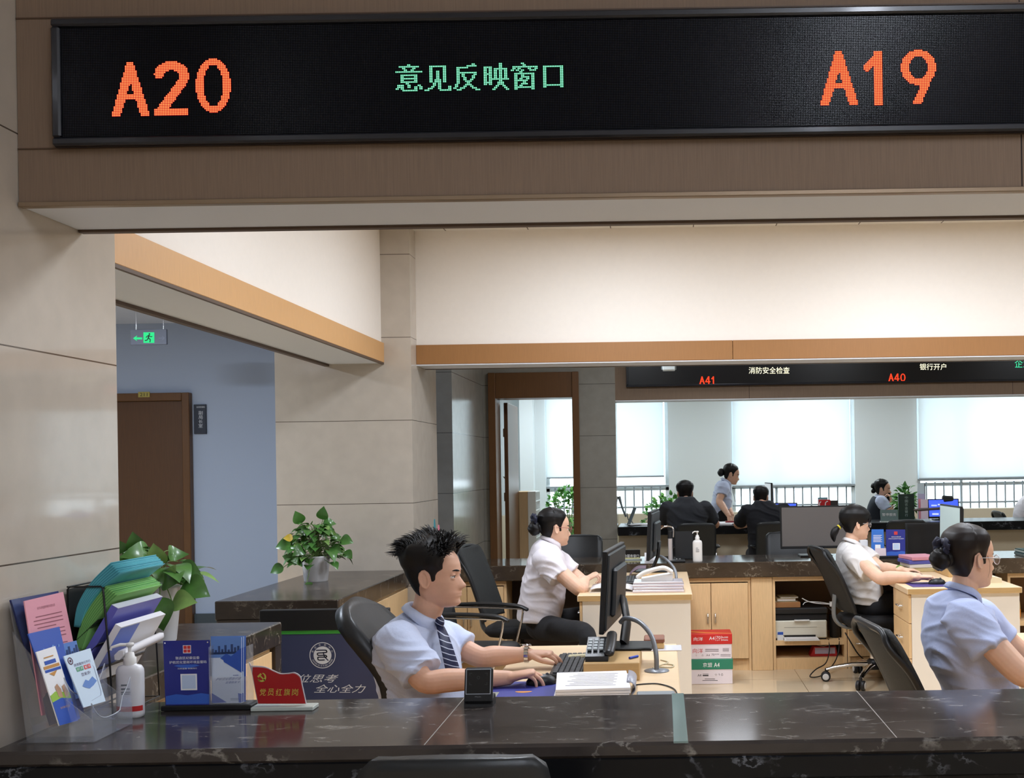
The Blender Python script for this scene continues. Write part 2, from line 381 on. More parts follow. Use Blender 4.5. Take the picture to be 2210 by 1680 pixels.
# middle beam
struct('wall_middle_upper', MB().box((-1.775, 8.085, 2.44), (9.5, 8.36, 3.4)), m_cream)
b = MB(); b.box((-1.775, 8.065, 2.300), (.52, 8.10, 2.441), .002); b.box((.523, 8.065, 2.300), (9.5, 8.10, 2.441), .002); struct('beam_middle', b, M('orange_wood_band_shaded', (156, 110, 64), .5, noise_=(40, .05, (6, 6, .3))))  # same orange wood; its dimmer light is put into a darker colour
struct('soffit_middle', MB().box((-1.775, 8.07, 2.292), (9.5, 8.39, 2.302)), m_soffit)
struct('beam_middle_core', MB().box((-1.775, 8.10, 2.302), (9.5, 8.37, 2.44)), m_soffit)
struct('trim_6', MB().box((-1.775, 8.36, 2.288), (9.5, 8.392, 2.45)), m_trim)
struct('wall_middle_rear', MB().box((-1.775, 8.362, 2.45), (9.5, 8.39, 3.4)), m_fab)
# far beam
struct('beam_far', MB().box((-.527, 12.66, 2.286), (9.5, 13.0, 3.4)), m_fab)
struct('trim_7', MB().box((-.527, 12.655, 2.278), (9.5, 13.0, 2.287)), m_soffit)
# portal and the wall round it
b = MB(); xo0, xo1, xi0, xi1 = -1.967, -.94, -1.885, -1.015
b.box((xo0, 12.60, 0), (xi0, 12.98, 2.62), .004); b.box((xi1, 12.60, 0), (xo1, 12.98, 2.62), .004)
b.box((xi0, 12.62, 2.33), (xi1, 12.98, 2.62), .004); struct('door_1', b, m_portal)
struct('wall_far_upper', MB().box((-2.036, 12.66, 2.62), (-.94, 13.0, 3.4)), m_tile_far)
struct('wall_far_side', MB().box((-2.036, 12.66, 0), (-1.967, 13.0, 2.62)), m_tile_far)
b = MB(); b.box((-1.845, 12.98, 0), (-1.80, 13.9, 2.30), .004); b.cur = 1
for z in (.35, 1.15, 1.9): b.box((-1.86, 13.0, z), (-1.843, 13.02, z+.1), .003)
struct('door_2', b, [m_door, m_steel])
# the blue wall with the office door
struct('wall_door', MB().box((-8, 11.2, 0), (-2.2, 11.35, 3.2)), m_blue)
struct('wall_passage', MB().box((-2.25, 8.76, 0), (-2.2, 11.3, 3.4)), m_blue)
struct('baseboard_left', MB().box((-8, 11.17, 0), (-2.25, 11.2, .12)), m_base)
d1 = MB(); xr = P(410, 850, 11.15).x; xl = xr-1.05; zt = P(390, 848, 11.15).z
d1.box((xl, 11.12, 0), (xl+.075, 11.2, zt), .006); d1.box((xr-.075, 11.12, 0), (xr, 11.2, zt), .006); d1.box((xl+.075, 11.12, zt-.08), (xr-.075, 11.2, zt), .006)
door = struct('door_3', d1, m_portal)
MB().box((xl+.075, 11.16, .01), (xr-.075, 11.195, zt-.08), .003).build('door_leaf', m_door, door)
h = MB(); h.tube([V((xl+.13, 11.15, 1.05)), V((xl+.13, 11.10, 1.05)), V((xl+.26, 11.10, 1.05))], .011, 8); h.lathe((xl+.13, 11.16, 1.05), [(.027, 0), (.027, .012)], 16, (0, -1, 0)); h.build('door_handle', M('satin_metal', (170, 168, 160), .3, .9), door)
# far office: wall with three windows
WIN = [(-1.68, .087), (1.0, 2.767), (3.667, 5.434)]
b = MB(); xs = [-2.4]+[v for w_ in WIN for v in w_]+[9.5]
for k in range(0, len(xs), 2): b.box((xs[k], 16, 0), (xs[k+1], 16.2, 3.05))
for a, c in WIN: b.box((a, 16, 2.66), (c, 16.2, 3.05)); b.box((a, 16, 0), (c, 16.2, .42))
struct('wall_far', b, m_white)
struct('wall_office', MB().box((-2.4, 13.0, 0), (-2.3, 16.0, 3.05)), m_white)
struct('column_office', MB().box((-2.02, 15.75, 0), (-1.83, 16.0, 2.9)), m_winframe)
m_blind = blind_mat('roller_blind_cloth', (246, 250, 251), .42)
m_rail = M('grey_rail_metal', (150, 158, 164), .4, .1)
m_pane = glass('window_glass', (245, 250, 252), .1)
for k, (a, c) in enumerate(WIN):
    f = MB()
    for x0, x1 in ((a, a+.05), (c-.05, c), (a+.62, a+.66)): f.box((x0, 16.05, .42), (x1, 16.12, 2.66), .004)
    for z in (.42, 2.61, 1.18): f.box((a, 16.05, z), (c, 16.12, z+.05), .004)
    wo = struct('window_%d' % (k+1), f, m_winframe)
    MB().box((a+.02, 16.08, .44), (c-.02, 16.088, 2.64)).build('pane', m_pane, wo)
    zb = (1.385, 1.225, 1.29)[k]
    bl = MB(); bl.box((a+.02, 15.97, zb), (c-.07, 15.974, 2.70))
    bo = bl.build('roller_blind', m_blind); tag(bo, ('white roller blind on the window behind the grey stone pilaster', 'white roller blind on the middle window behind the standing woman', 'white roller blind on the window behind the blue screen and the brochure stand')[k], 'blind', 'roller blinds on the far windows')
    MB().tube([(a+.015, 15.972, zb), (c-.065, 15.972, zb)], .012, 8).build('bottom_bar', m_rail, bo)
    MB().tube([(a+.0, 15.965, 2.72), (c-.05, 15.965, 2.72)], .03, 10).build('roller', m_winframe, bo)
    ra = thing('window_railing', ('grey bar railing below the blind behind the grey stone pilaster', 'grey bar railing below the middle blind behind the standing woman', 'grey bar railing below the blind behind the blue screen')[k], 'railing', ((a+c)/2, 16.02, 0), 'bar railings in the far windows')
    q = MB(); q.box((a, 16.0, (1.23, 1.2, 1.26)[k]), (c, 16.035, (1.23, 1.2, 1.26)[k]+.03), .004); q.box((a, 16.0, .93), (c, 16.03, .955), .004); q.build('handrail', m_rail, ra)
    nb = 14
    q = MB()
    for i in range(1, nb): q.tube([(a+(c-a)*i/nb, 16.017, .44), (a+(c-a)*i/nb, 16.017, 1.24)], .012, 6)
    q.build('bars', m_rail, ra)
struct('trim_8', MB().box((-2.3, 15.78, 0), (9.5, 16.0, .86), .004), M('pale_sill_cabinet', (200, 188, 168), .5))
# ceiling light fittings
m_lightpanel = glow('light_panel', (244, 248, 255), 3.0)
m_lightframe = M('light_frame', (225, 225, 225), .4)
def light_fit(x, y, z, s, label, grp):
    t = thing('ceiling_light', label, 'light', (x, y, z), grp)
    f = MB()
    for q in ((-1, 0), (1, 0), (0, -1), (0, 1)):
        f.box((x+q[0]*s-(.02 if q[0] else s+.02), y+q[1]*s-(.02 if q[1] else s+.02), z-.03), (x+q[0]*s+(.02 if q[0] else s+.02), y+q[1]*s+(.02 if q[1] else s+.02), z))
    f.build('frame', m_lightframe, t); MB().box((x-s+.02, y-s+.02, z-.015), (x+s-.02, y+s-.02, z-.005)).build('diffuser', m_lightpanel, t)
for x, y in ISLAND_LIGHTS: light_fit(x, y, 3.27, .3, 'square ceiling light panel above the staff desks', 'ceiling lights above the staff desks')
for x in (-.4, 2.2, 4.8): light_fit(x, 10.6, 3.27, .3, 'square ceiling light panel above the visitor corridor', 'ceiling lights above the corridor')
for x, y, z, p in HALL_LIGHTS: light_fit(x, y, z, .56, 'large square ceiling light in the public hall', 'ceiling lights in the public hall')
for x in (-1.2, 1.9, 5.0): light_fit(x, 14.6, 2.9, .3, 'added square fill light panel in the far office', 'added fill lights in the far office')  # panels added to go with the far office fill lamps
light_fit(-4.9, 7.2, 3.05, .3, 'square ceiling light panel in the passage with the blue wall', None)
light_fit(.72, 12.25, 3.27, .27, 'square ceiling light panel close to the far display board', None)
t = thing('ceiling_light', 'long strip ceiling light running through the public hall', 'light', (1.5, -2.0, 4.8))
MB().box((1.37, -4.4, 4.76), (1.63, .4, 4.80), .004).build('housing', m_lightframe, t); MB().box((1.39, -4.35, 4.745), (1.61, .35, 4.758)).build('diffuser', glow('strip_panel', (232, 240, 255), 52.0), t)
# ---------------------------------------------------------------- counters, desks, cabinets
m_mar = marble('dark_brown_marble', (60, 55, 53), (200, 194, 186), rough=.13, vs=2.6, amt=.5)
m_mar2 = marble('veined_marble_edge', (58, 50, 44), (176, 166, 150), rough=.2, vs=4.5, amt=.6)
m_marf = marble('counter_marble_shaded', (14, 15, 18), (136, 140, 148), rough=.3, vs=3.2, amt=.6, spec=.3)  # the counter marble again, its unlit darkness put into the colour
m_wood = M('light_oak_board', (226, 190, 142), .42, noise_=(22, .06, (7, 7, .6)))
m_woodx = M('light_oak_top', (224, 196, 158), .38, noise_=(22, .05, (.6, 7, 7)))
m_edge = M('oak_edge_band', (196, 160, 108), .45, noise_=(22, .06, (.5, 6, 6)))
m_panelw = M('cream_desk_panel', (236, 226, 212), .5)
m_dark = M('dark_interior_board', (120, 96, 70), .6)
m_chrome = M('chrome', (225, 225, 228), .12, 1.)
m_black = M('black_plastic', (24, 25, 27), .38)
m_blackm = M('matte_black_plastic', (20, 20, 22), .6)
m_gap = M('knee_space_shade', (58, 44, 32), .7)
m_clear = glass('clear_acrylic', (252, 253, 255), .22, haze=.07)
m_cgl = M('green_glass_strip', (128, 150, 146), .12, coat=.3)

# front counter
ZC = .825
ct = thing('service_counter', 'long dark marble service counter in front, with veined front face darkened as unlit', 'counter', (3.5, 3.1, 0))
b = MB(); b.obox((3.865, 3.175, ZC-.02), (V((1, 0, 0)), V((0, 1, 0)), V((0, 0, 1))), (5.622, .305, .02), .008)
b.build('counter_top', m_mar, ct)
MB().box((-1.755, 2.892, .0), (9.45, 2.93, ZC-.04)).build('front_panel', m_marf, ct)
MB().box((-1.755, 3.43, .0), (9.45, 3.46, ZC-.04)).build('rear_panel', m_wood, ct)
MB().box((-1.755, 2.874, ZC-.10), (9.45, 2.91, ZC-.04), .004).build('edge_apron', m_marf, ct)
# joints cut in the slab and the glass inlay
for (xa, ya, xb, yb) in ((991, 1519, 926, 1598), (1860, 1506, 1930, 1586)):
    p, q = PZ(xa, ya, ZC), PZ(xb, yb, ZC); x = (p.x+q.x)/2
    MB().box((x-.0012, 2.88, ZC-.001), (x+.0012, 3.478, ZC+.0006)).build('joint_line', M('pale_joint', (150, 144, 136), .6), ct)
gl = MB().box((.017, 2.874, ZC-.03), (.055, 3.478, ZC+.0015), .001).build('glass_strip', m_cgl, ct)

# return counter beside the front pillar and its mate by the middle pillar
def ret_counter(x0, x1, y0, y1, label, endpanel):
    t = thing('return_counter', label, 'counter', ((x0+x1)/2, (y0+y1)/2, 0))
    b = MB(); b.box((x0, y0, ZC-.105), (x1, y1, ZC), .005); b.build('counter_top', m_mar2, t)
    b = MB()
    for (a, c) in endpanel: b.box((x0+.01, a, 0), (x1-.004, c, ZC-.105))
    b.build('end_panel', m_mar2, t)
    ya = min(y1-.06, max([y0+.02]+[c for a, c in endpanel if c < y1-.2])); yb = max([y1]+[0]) if not [a for a, c in endpanel if a > y0+.2] else min(a for a, c in endpanel if a > y0+.2)
    b = MB(); b.box((x0+.02, ya+.002, .08), (x1-.03, yb-.002, ZC-.107)); b.box((x0+.05, ya+.002, 0), (x1-.06, yb-.002, .078)); b.build('cabinet_body', m_wood, t)
    b = MB(); n = 3
    for i in range(n): 
        a, c = ya+.02+(yb-ya-.04)*i/n, ya+.02+(yb-ya-.04)*(i+1)/n
        MB().box((x1-.029, a+.004, .10), (x1-.012, c-.004, ZC-.125), .002).build('door', m_wood, t)
    return t
ret_counter(-2.45, -1.82, 3.60, 5.28, 'dark marble return counter beside the near pillar, under the big potted plant', [(5.20, 5.28)])
ret_counter(-2.49, -1.806, 6.15, 7.895, 'dark marble counter by the far pillar, carrying the bushy potted plant', [(6.15, 6.20)])

# second row counter
c2 = thing('service_counter', 'brown marble counter behind the two seated women, over oak cabinets', 'counter', (3, 8.6, 0))
Z2 = .812
b = MB(); b.obox((3.86, 8.59, Z2-.0575), (V((1, 0, 0)), V((0, 1, 0)), V((0, 0, 1))), (5.62, .33, .0575), .006); b.build('counter_top', marble('brown_marble_polished', (66, 56, 46), (178, 168, 150), rough=.06, vs=4.2, amt=.6), c2)
MB().box((-1.77, 8.86, 0), (9.45, 8.90, Z2-.115)).build('public_panel', m_marf, c2)
# third row counter
c3 = thing('service_counter', 'black marble counter under the windows where the dark-shirted men sit', 'counter', (4, 12.9, 0))
Z3 = .855
b = MB(); b.obox((4.485, 12.9, Z3-.05), (V((1, 0, 0)), V((0, 1, 0)), V((0, 0, 1))), (5.0, .40, .05), .006); b.build('counter_top', m_marf, c3)
MB().box((-.51, 12.62, 0), (9.45, 12.66, Z3-.1)).build('front_panel', M('khaki_counter_panel', (184, 172, 150), .5), c3)

# cabinets under the second counter (staff side)
YF = 8.30
def X2(px, y=1340): return P(px, y, YF).x
def Zp(py, px, d): return P(px, py, d).z
ZT = Z2-.117
def cab_shell(t, x0, x1, rear=8.855, back=True):
    b = MB(); th = .02
    b.box((x0, YF, 0), (x0+th, rear, ZT)); b.box((x1-th, YF, 0), (x1, rear, ZT)); b.box((x0+th, YF+.02, ZT-.035), (x1-th, rear, ZT))
    b.box((x0+th, YF+.01, 0), (x1-th, rear, .085)); b.box((x0+th, rear-.02, .085), (x1-th, rear, ZT-.035)); b.box((x0+th, YF-.001, ZT-.033), (x1-th, YF+.02, ZT))
    b.build('carcass', m_wood, t)
def pull(parent, x, z, vertical=True):
    b = MB(); d = V((0, 0, .035)) if vertical else V((.05, 0, 0)); c = V((x, YF-.018, z))
    b.tube([c+d+V((0, .016, 0)), c+d-V((0, .012, 0)), c-d-V((0, .012, 0)), c-d+V((0, .016, 0))], .0048, 8); b.build('handle', m_chrome, parent)
def door_cab(x0, x1, label, split=None, hz=None):
    t = thing('cabinet', label, 'cabinet', ((x0+x1)/2, 8.5, 0)); cab_shell(t, x0, x1)
    xm = split if split else (x0+x1)/2
    for a, c, hx in ((x0+.012, xm-.002, xm-.026), (xm+.002, x1-.022, xm+.03)):
        d = MB().box((a, YF-.018, .092), (c, YF-.001, ZT-.04), .002).build('door', m_wood, t)
        pull(d, hx, hz or .36)
    return t
xa = X2(1396); xb = X2(1621)
door_cab(xa, xb, 'oak two-door cabinet behind the stacked copy paper boxes', X2(1535), .395)
door_cab(-1.765, X2(1094), 'oak cabinet beside the far pillar, behind the empty armchair', None, .40)
b = MB().box((xb+.003, YF-.012, 0), (X2(1668)-.003, 8.85, ZT), .002); o = b.build('cabinet_post', m_wood); tag(o, 'plain oak filler panel between the closed cabinet and the open printer shelf', 'panel')
t = thing('open_cabinet', 'open oak cabinet holding the printer under the brown marble counter', 'cabinet', (X2(1750), 8.5, 0))
x0, x1 = X2(1668), X2(1827); cab_shell(t, x0, x1)
zs = Zp(1383, 1740, YF)
MB().box((x0+.02, YF+.004, zs-.036), (x1-.02, 8.83, zs), .001).build('shelf_board', m_wood, t)
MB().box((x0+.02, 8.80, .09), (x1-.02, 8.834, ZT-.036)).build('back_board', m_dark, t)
SHELF = (x0, x1, zs)
t = thing('drawer_cabinet', 'oak drawer cabinet behind the mesh office chair, next to the printer shelf', 'cabinet', (X2(1850), 8.5, 0))
x0, x1 = X2(1828)+.002, X2(1893); cab_shell(t, x0, x1)
zz = [.092, .29, .49, ZT-.04]
for i in range(3):
    d = MB().box((x0+.006, YF-.018, zz[i]+.002), (x1-.006, YF-.001, zz[i+1]-.002), .002).build('drawer', m_wood, t); pull(d, (x0+x1)/2, (zz[i]+zz[i+1])/2, False)
t = thing('open_cabinet', 'open dark cabinet with a drink bottle behind the lone monitor desk at the frame edge', 'cabinet', (2.9, 8.5, 0))
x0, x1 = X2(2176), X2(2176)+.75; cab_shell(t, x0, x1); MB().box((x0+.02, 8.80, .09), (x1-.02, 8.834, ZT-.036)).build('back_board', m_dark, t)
MB().box((x0+.02, YF+.004, .30), (x1-.02, 8.79, .335), .001).build('shelf_board', m_wood, t)
SHELF2 = (x0, x1, .335)
MB().box((X2(1094)+.003, 8.60, 0), (X2(1396)-.003, 8.62, ZT)).build('knee_shade_sheet', m_gap, c2)  # dark sheet standing in for the shade of the open knee space
MB().box((X2(1893)+.003, 8.60, 0), (X2(2176)-.003, 8.62, ZT)).build('knee_shade_sheet', m_gap, c2)

# desks at right angles to the counters
def desk(x0, x1, y0, y1, label, drawers=True, ztop=.75):
    t = thing('desk', label, 'desk', ((x0+x1)/2, (y0+y1)/2, 0))
    b = MB(); b.box((x0, y0, ztop-.036), (x1, y1, ztop), .003); b.build('desk_top', m_woodx, t)
    MB().box((x0+.006, y0-.001, ztop-.034), (x1-.004, y0+.0, ztop-.002)).build('edge_band', m_edge, t)
    MB().box((x0+.03, y0+.02, 0), (x1-.012, y0+.038, ztop-.037)).build('front_panel', m_panelw, t)
    b = MB(); b.box((x1-.03, y0+.04, 0), (x1-.012, y1-.05, ztop-.037)); b.build('side_panel', m_panelw, t)
    pd = MB(); pd.box((x0+.03, y0+.04, .03), (x0+.06, y0+.48, ztop-.037)); pd.box((x0+.06, y0+.042, .03), (x0+.5, y0+.06, ztop-.037)); pd.box((x0+.06, y0+.46, .03), (x0+.5, y0+.478, ztop-.037)); pd.box((x0+.04, y0+.06, 0), (x0+.5, y0+.46, .03))
    pd.build('pedestal', m_wood, t)
    zz = [.035, .31, .53, ztop-.04]
    for i in range(3):
        d = MB().box((x0+.012, y0+.022, zz[i]+.002), (x0+.029, y0+.476, zz[i+1]-.002), .002).build('drawer', m_wood, t)
        zc = (zz[i]+zz[i+1])/2; c = V((x0+.006, y0+.24, zc))
        MB().tube([c+V((.008, -.045, 0)), c+V((-.016, -.045, 0)), c+V((-.016, .045, 0)), c+V((.008, .045, 0))], .006, 8).build('handle', m_chrome, d)
    return t
desk(-.64, .05, 3.50, 4.92, 'light wood desk where the man in the striped tie types')
desk(-.535, .17, 6.80, 8.24, 'cream-fronted desk where the woman with folded arms leans, behind the black monitor')
desk(1.505, 2.22, 6.90, 8.24, 'cream-fronted desk with oak drawers where the ponytailed woman uses a mouse')
desk(1.52, 2.22, 3.50, 5.08, 'wood desk mostly hidden beyond the woman in front with a hair bun and clear glasses')

# low board that closes the gap between the two return counters
g = thing('gate_board', 'low navy board with a white round emblem and slogan under a black top rail', 'sign board', P(720, 1500, 5.7).xy.to_3d())
YG = 5.70; gx0, gx1 = P(560, 1340, YG).x, P(838, 1340, YG).x; zt_, zb_ = Zp(1316, 720, YG), Zp(1361, 720, YG)
MB().box((gx0, YG, zb_), (gx1, YG+.05, zt_), .003).build('top_rail', m_blackm, g)
MB().box((gx1-.03, YG+.002, 0), (gx1, YG+.05, zb_)).build('post', m_blackm, g)
MB().box((gx0, YG+.002, 0), (gx0+.03, YG+.05, zb_)).build('post', m_blackm, g)
MB().box((gx0+.03, YG+.006, zb_-.018), (gx1-.03, YG+.03, zb_)).build('green_strip', M('bright_green_strip', (74, 176, 72), .4), g)
MB().box((gx0+.03, YG+.008, .04), (gx1-.03, YG+.03, zb_-.018)).build('poster', M('navy_poster', (62, 68, 98), .5), g)
m_wh = M('white_print', (226, 226, 228), .6)
e = MB(); c0 = P(696, 1415, YG+.007); s_ = FPX/YG
def disc(mb, c, r0, r1, n=48, ax=(V((1, 0, 0)), V((0, 0, 1)))):
    ra = [c+ax[0]*r0*math.cos(2*math.pi*k/n)+ax[1]*r0*math.sin(2*math.pi*k/n) for k in range(n)]
    rb = [c+ax[0]*r1*math.cos(2*math.pi*k/n)+ax[1]*r1*math.sin(2*math.pi*k/n) for k in range(n)]
    if r0 <= 0: return mb.add(rb, [tuple(range(n))])
    return mb.add(ra+rb, [(k, (k+1) % n, n+(k+1) % n, n+k) for k in range(n)])
disc(e, c0, 26.6/s_, 28.2/s_); disc(e, c0, 0, 19.3/s_)
for ch, a in zip('张店市民中心', (158, 132, 105, 75, 48, 22)):
    q = c0+V((math.cos(R(a)), 0, math.sin(R(a))))*(22.9/s_); u_ = V((math.sin(R(a)), 0, -math.cos(R(a)))); w_ = V((math.cos(R(a)), 0, math.sin(R(a))))
    write(e, ch, q-u_*2.2/s_-w_*2.2/s_, u_*4.4/s_, w_*4.4/s_)
txt = 'ZHANGDIAN CITIZEN CENTER'
for i, ch in enumerate(txt):
    if ch == ' ': continue
    a = 205+130*i/(len(txt)-1); q = c0+V((math.cos(R(a)), 0, math.sin(R(a))))*(22.8/s_); w_ = V((-math.cos(R(a)), 0, -math.sin(R(a)))); u_ = V((-math.sin(R(a)), 0, math.cos(R(a))))
    write(e, ch, q-u_*1.1/s_-w_*1.5/s_, u_*(2.2 if ch != 'I' else .6)/s_, w_*3.0/s_)
e.build('emblem', m_wh, g)
e = MB()
def stroke(mb, pts, wd, off=V((0, -.0006, 0))):
    pts = [V(p)+off for p in pts]; mb.tube(pts, (wd, .0005), 6, up=(1, 0, 0)) if False else None
    for a, c in zip(pts[:-1], pts[1:]):
        t_ = (c-a); n_ = V((t_.z, 0, -t_.x)).normalized()*wd; e_ = t_.normalized()*wd*.8
        mb.quad(a-n_-e_, c-n_+e_, c+n_+e_, a+n_-e_)
L = lambda pts: [c0+V((x/s_, 0, -y/s_)) for x, y in pts]
stroke(e, L(catmull([(-13, -11), (6, -11), (9, -9), (8, -6), (-8, -5), (-11, -3), (-8, 0), (5, 0), (8, 1), (8, 4), (-8, 4), (-10, 6), (-8, 10), (4, 10)], 4)), 1.1/s_)
stroke(e, L([(2, -6), (4, 3), (12, 11)]), 1.1/s_)
e.build('emblem_mark', M('navy_print', (44, 50, 82), .6), g)
e = MB(); yy = YG+.0072
def wpx(mb, body, x0, y0, x1, y1, d, shear=0.):
    "lettering that fills the photo box x0..x1, y0 (top)..y1 (bottom) at depth d"
    o = P(x0, y1, d); return write(mb, body, o, P(x1, y1, d)-o, P(x0, y0, d)-o, shear)
wpx(e, '换位思考', 608, 1456, 722, 1474, yy, .1); wpx(e, '全心全力', 676, 1478, 782, 1496, yy, .1)
e.build('lettering', m_wh, g)

# ---------------------------------------------------------------- chairs (local: facing +X, seat height .46)
m_leather = M('black_leather', (36, 38, 40), .38, bump=(160, .05, (1, 1, 1)))
m_meshf = M('black_chair_mesh', (34, 36, 36), .7, bump=(220, .35, (1, 1, 1)))
m_fabk = M('black_seat_fabric', (18, 18, 20), .85)
m_rubber = M('caster_rubber', (26, 26, 28), .5)
m_greyfr = M('grey_chair_shell', (118, 122, 124), .45)
def star_base(t, r=.33, metal=m_chrome, rot=20):
    b = MB(); b.lathe((0, 0, .09), [(.045, 0), (.05, .02), (.048, .06), (.03, .075)], 20); b.build('hub', m_black, t, world=False)
    MB().lathe((0, 0, .16), [(.028, 0), (.028, .17), (.03, .17), (.03, .18), (.014, .18), (.014, .24)], 18).build('gas_post', metal, t, world=False)
    for k in range(5):
        a = R(rot+72*k); u = V((math.cos(a), math.sin(a), 0))
        l = MB().tube([u*.03+V((0, 0, .125)), u*.15+V((0, 0, .122)), u*.27+V((0, 0, .10)), u*r+V((0, 0, .082))], [(.026, .018), (.024, .016), (.02, .013), (.016, .011)], 10, up=(-u.y, u.x, 0)).build('leg', metal, t, world=False)
        c = MB(); s = V((-u.y, u.x, 0)); p = u*(r+.005)+V((0, 0, .034))
        for q in (-1, 1): c.lathe(p+s*(.005*q if q > 0 else -.030), [(.0, 0), (.028, 0), (.034, .004), (.034, .021), (.028, .025), (0, .025)], 18, s)
        c.cur = 1; c.lathe(p+s*.031, [(.016, 0), (.023, 0), (.023, .002), (.016, .002)], 18, s); c.lathe(p-s*.033, [(.016, 0), (.023, 0), (.023, .002), (.016, .002)], 18, s)
        c.cur = 0; c.tube([p+V((0, 0, .0)), u*r+V((0, 0, .09))], .011, 8); c.build('caster', [m_rubber, M('caster_ring', (205, 205, 205), .4)], l, world=False)
def back_slab(wid, prof, th, rows=14, cols=11, bow=.03, corner=.09, name='backrest', crown=.0):
    "prof: (x, z) from the bottom up; a padded slab across Y"
    pr = catmull([(x, z, 0) for x, z in prof], 5); K = len(pr); zt, zb = pr[-1][1], pr[0][1]; g = []
    for i, (x, z, _) in enumerate(pr):
        e = min(1., (zt-z)/corner) if zt-z < corner else 1.
        e2 = min(1., (z-zb)/corner) if z-zb < corner else 1.
        hw = wid/2-corner*.55*(1-math.sqrt(max(0, 1-(1-e)**2)))-corner*.45*(1-math.sqrt(max(0, 1-(1-e2)**2)))
        g.append([(x-bow*(1-abs(2*j/(cols-1)-1)**2), hw*(2*j/(cols-1)-1), z+crown*(1-(2*j/(cols-1)-1)**2)*(i/(K-1))) for j in range(cols)])
    b = MB(); b.sheet(g, th); return b
def task_chair(name, label, loc, rz, group=None, seat_z=.46, mesh=True, lean=.16, top=.96, w_=.46):
    t = thing(name, label, 'chair', loc, group, rz)
    star_base(t)
    b = MB(); rs = []
    for z, e in ((seat_z-.055, .9), (seat_z-.03, 1.0), (seat_z-.005, 1.), (seat_z+.012, .93), (seat_z+.018, .6)):
        rs.append([V((.01+.235*e*math.copysign(abs(math.cos(a))**.45, math.cos(a)), .235*e*math.copysign(abs(math.sin(a))**.45, math.sin(a)), z)) for a in [2*math.pi*k/40 for k in range(40)]])
    b.rings(rs); b.build('seat', m_fabk if mesh else m_leather, t, world=False)
    MB().box((-.12, -.09, seat_z-.085), (.12, .09, seat_z-.056), .01).build('mechanism', m_blackm, t, world=False)
    zq = top-seat_z; pr = [(-.20, seat_z+.05), (-.215-lean*.12, seat_z+.28*zq), (-.23-lean*.5, seat_z+.64*zq), (-.24-lean, top)]
    if not mesh: pr = [(-.20, seat_z+.06), (-.215, seat_z+.18), (-.24, seat_z+.32), (-.24-lean, top)]
    b = back_slab(w_, pr, .022 if mesh else .06, bow=.035, corner=.07 if mesh else .12, crown=.0 if mesh else .03)
    bk = b.build('backrest', m_meshf if mesh else m_leather, t, world=False)
    if mesh:
        f = MB(); pts = []
        hw_ = w_/2-.008; lf = [(x+.004, hw_, z) for x, z in pr[:-1]]+[(pr[-1][0]+.008, hw_*.97, top-.06), (pr[-1][0]-.004, hw_*.78, top-.008), (pr[-1][0]-.018, hw_*.3, top+.004)]
        f.tube(catmull(lf+[(x, -y, z) for x, y, z in lf[::-1]], 5), .0135, 8); f.build('frame', m_black, bk, world=False)
        MB().tube(catmull([(-.05, 0, seat_z-.07), (-.2, 0, seat_z-.07), (-.28, 0, seat_z), (-.275, 0, seat_z+.16)], 5), (.035, .013), 10, up=(0, 1, 0)).build('support', m_greyfr, t, world=False)
    else:
        MB().tube(catmull([(-.05, 0, seat_z-.07), (-.22, 0, seat_z-.07), (-.29, 0, seat_z), (-.30, 0, seat_z+.2)], 5), (.04, .012), 10, up=(0, 1, 0)).build('support', m_blackm, t, world=False)
    return t
def visitor_chair(name, label, loc, rz, group=None, seat_z=.45, top=.93, w_=.46, arms=True, dark=m_leather):
    t = thing(name, label, 'chair', loc, group, rz)
    b = MB(); rs = []
    for z, e in ((seat_z-.05, .95), (seat_z-.03, 1.0), (seat_z-.005, 1.), (seat_z+.012, .93), (seat_z+.018, .6)):
        rs.append([V((.02+.235*e*math.copysign(abs(math.cos(a))**.4, math.cos(a)), (w_/2-.01)*e*math.copysign(abs(math.sin(a))**.4, math.sin(a)), z)) for a in [2*math.pi*k/40 for k in range(40)]])
    b.rings(rs); b.build('seat', dark, t, world=False)
    b = back_slab(w_, [(-.19, seat_z+.0), (-.205, seat_z+.12), (-.235, seat_z+.3), (-.29, top)], .035, bow=.03, corner=.06); b.build('backrest', dark, t, world=False)
    for s in (-1, 1):
        y = s*(w_/2+.02)
        f = MB(); f.tube(catmull([(-.21, y*.92, seat_z+.22), (-.02, y, seat_z+.215), (.20, y, seat_z+.205), (.245, y, seat_z+.18), (.19, y, seat_z-.05), (.12, y, .1), (.08, y, .03), (.0, y, .012), (-.25, y, .012)], 4), (.011, .007), 8, up=(0, 1, 0)); f.build('arm_frame', m_chrome, t, world=False)
        if arms: MB().tube(catmull([(-.17, y, seat_z+.232), (.0, y, seat_z+.236), (.20, y, seat_z+.224), (.27, y, seat_z+.20)], 5), (.026, .012), 10, up=(0, 1, 0), round_=True).build('armrest', m_black, t, world=False)
    MB().tube([(-.25, -(w_/2+.02), .012), (-.25, w_/2+.02, .012)], .011, 8).build('rear_bar', m_chrome, t, world=False)
    return t
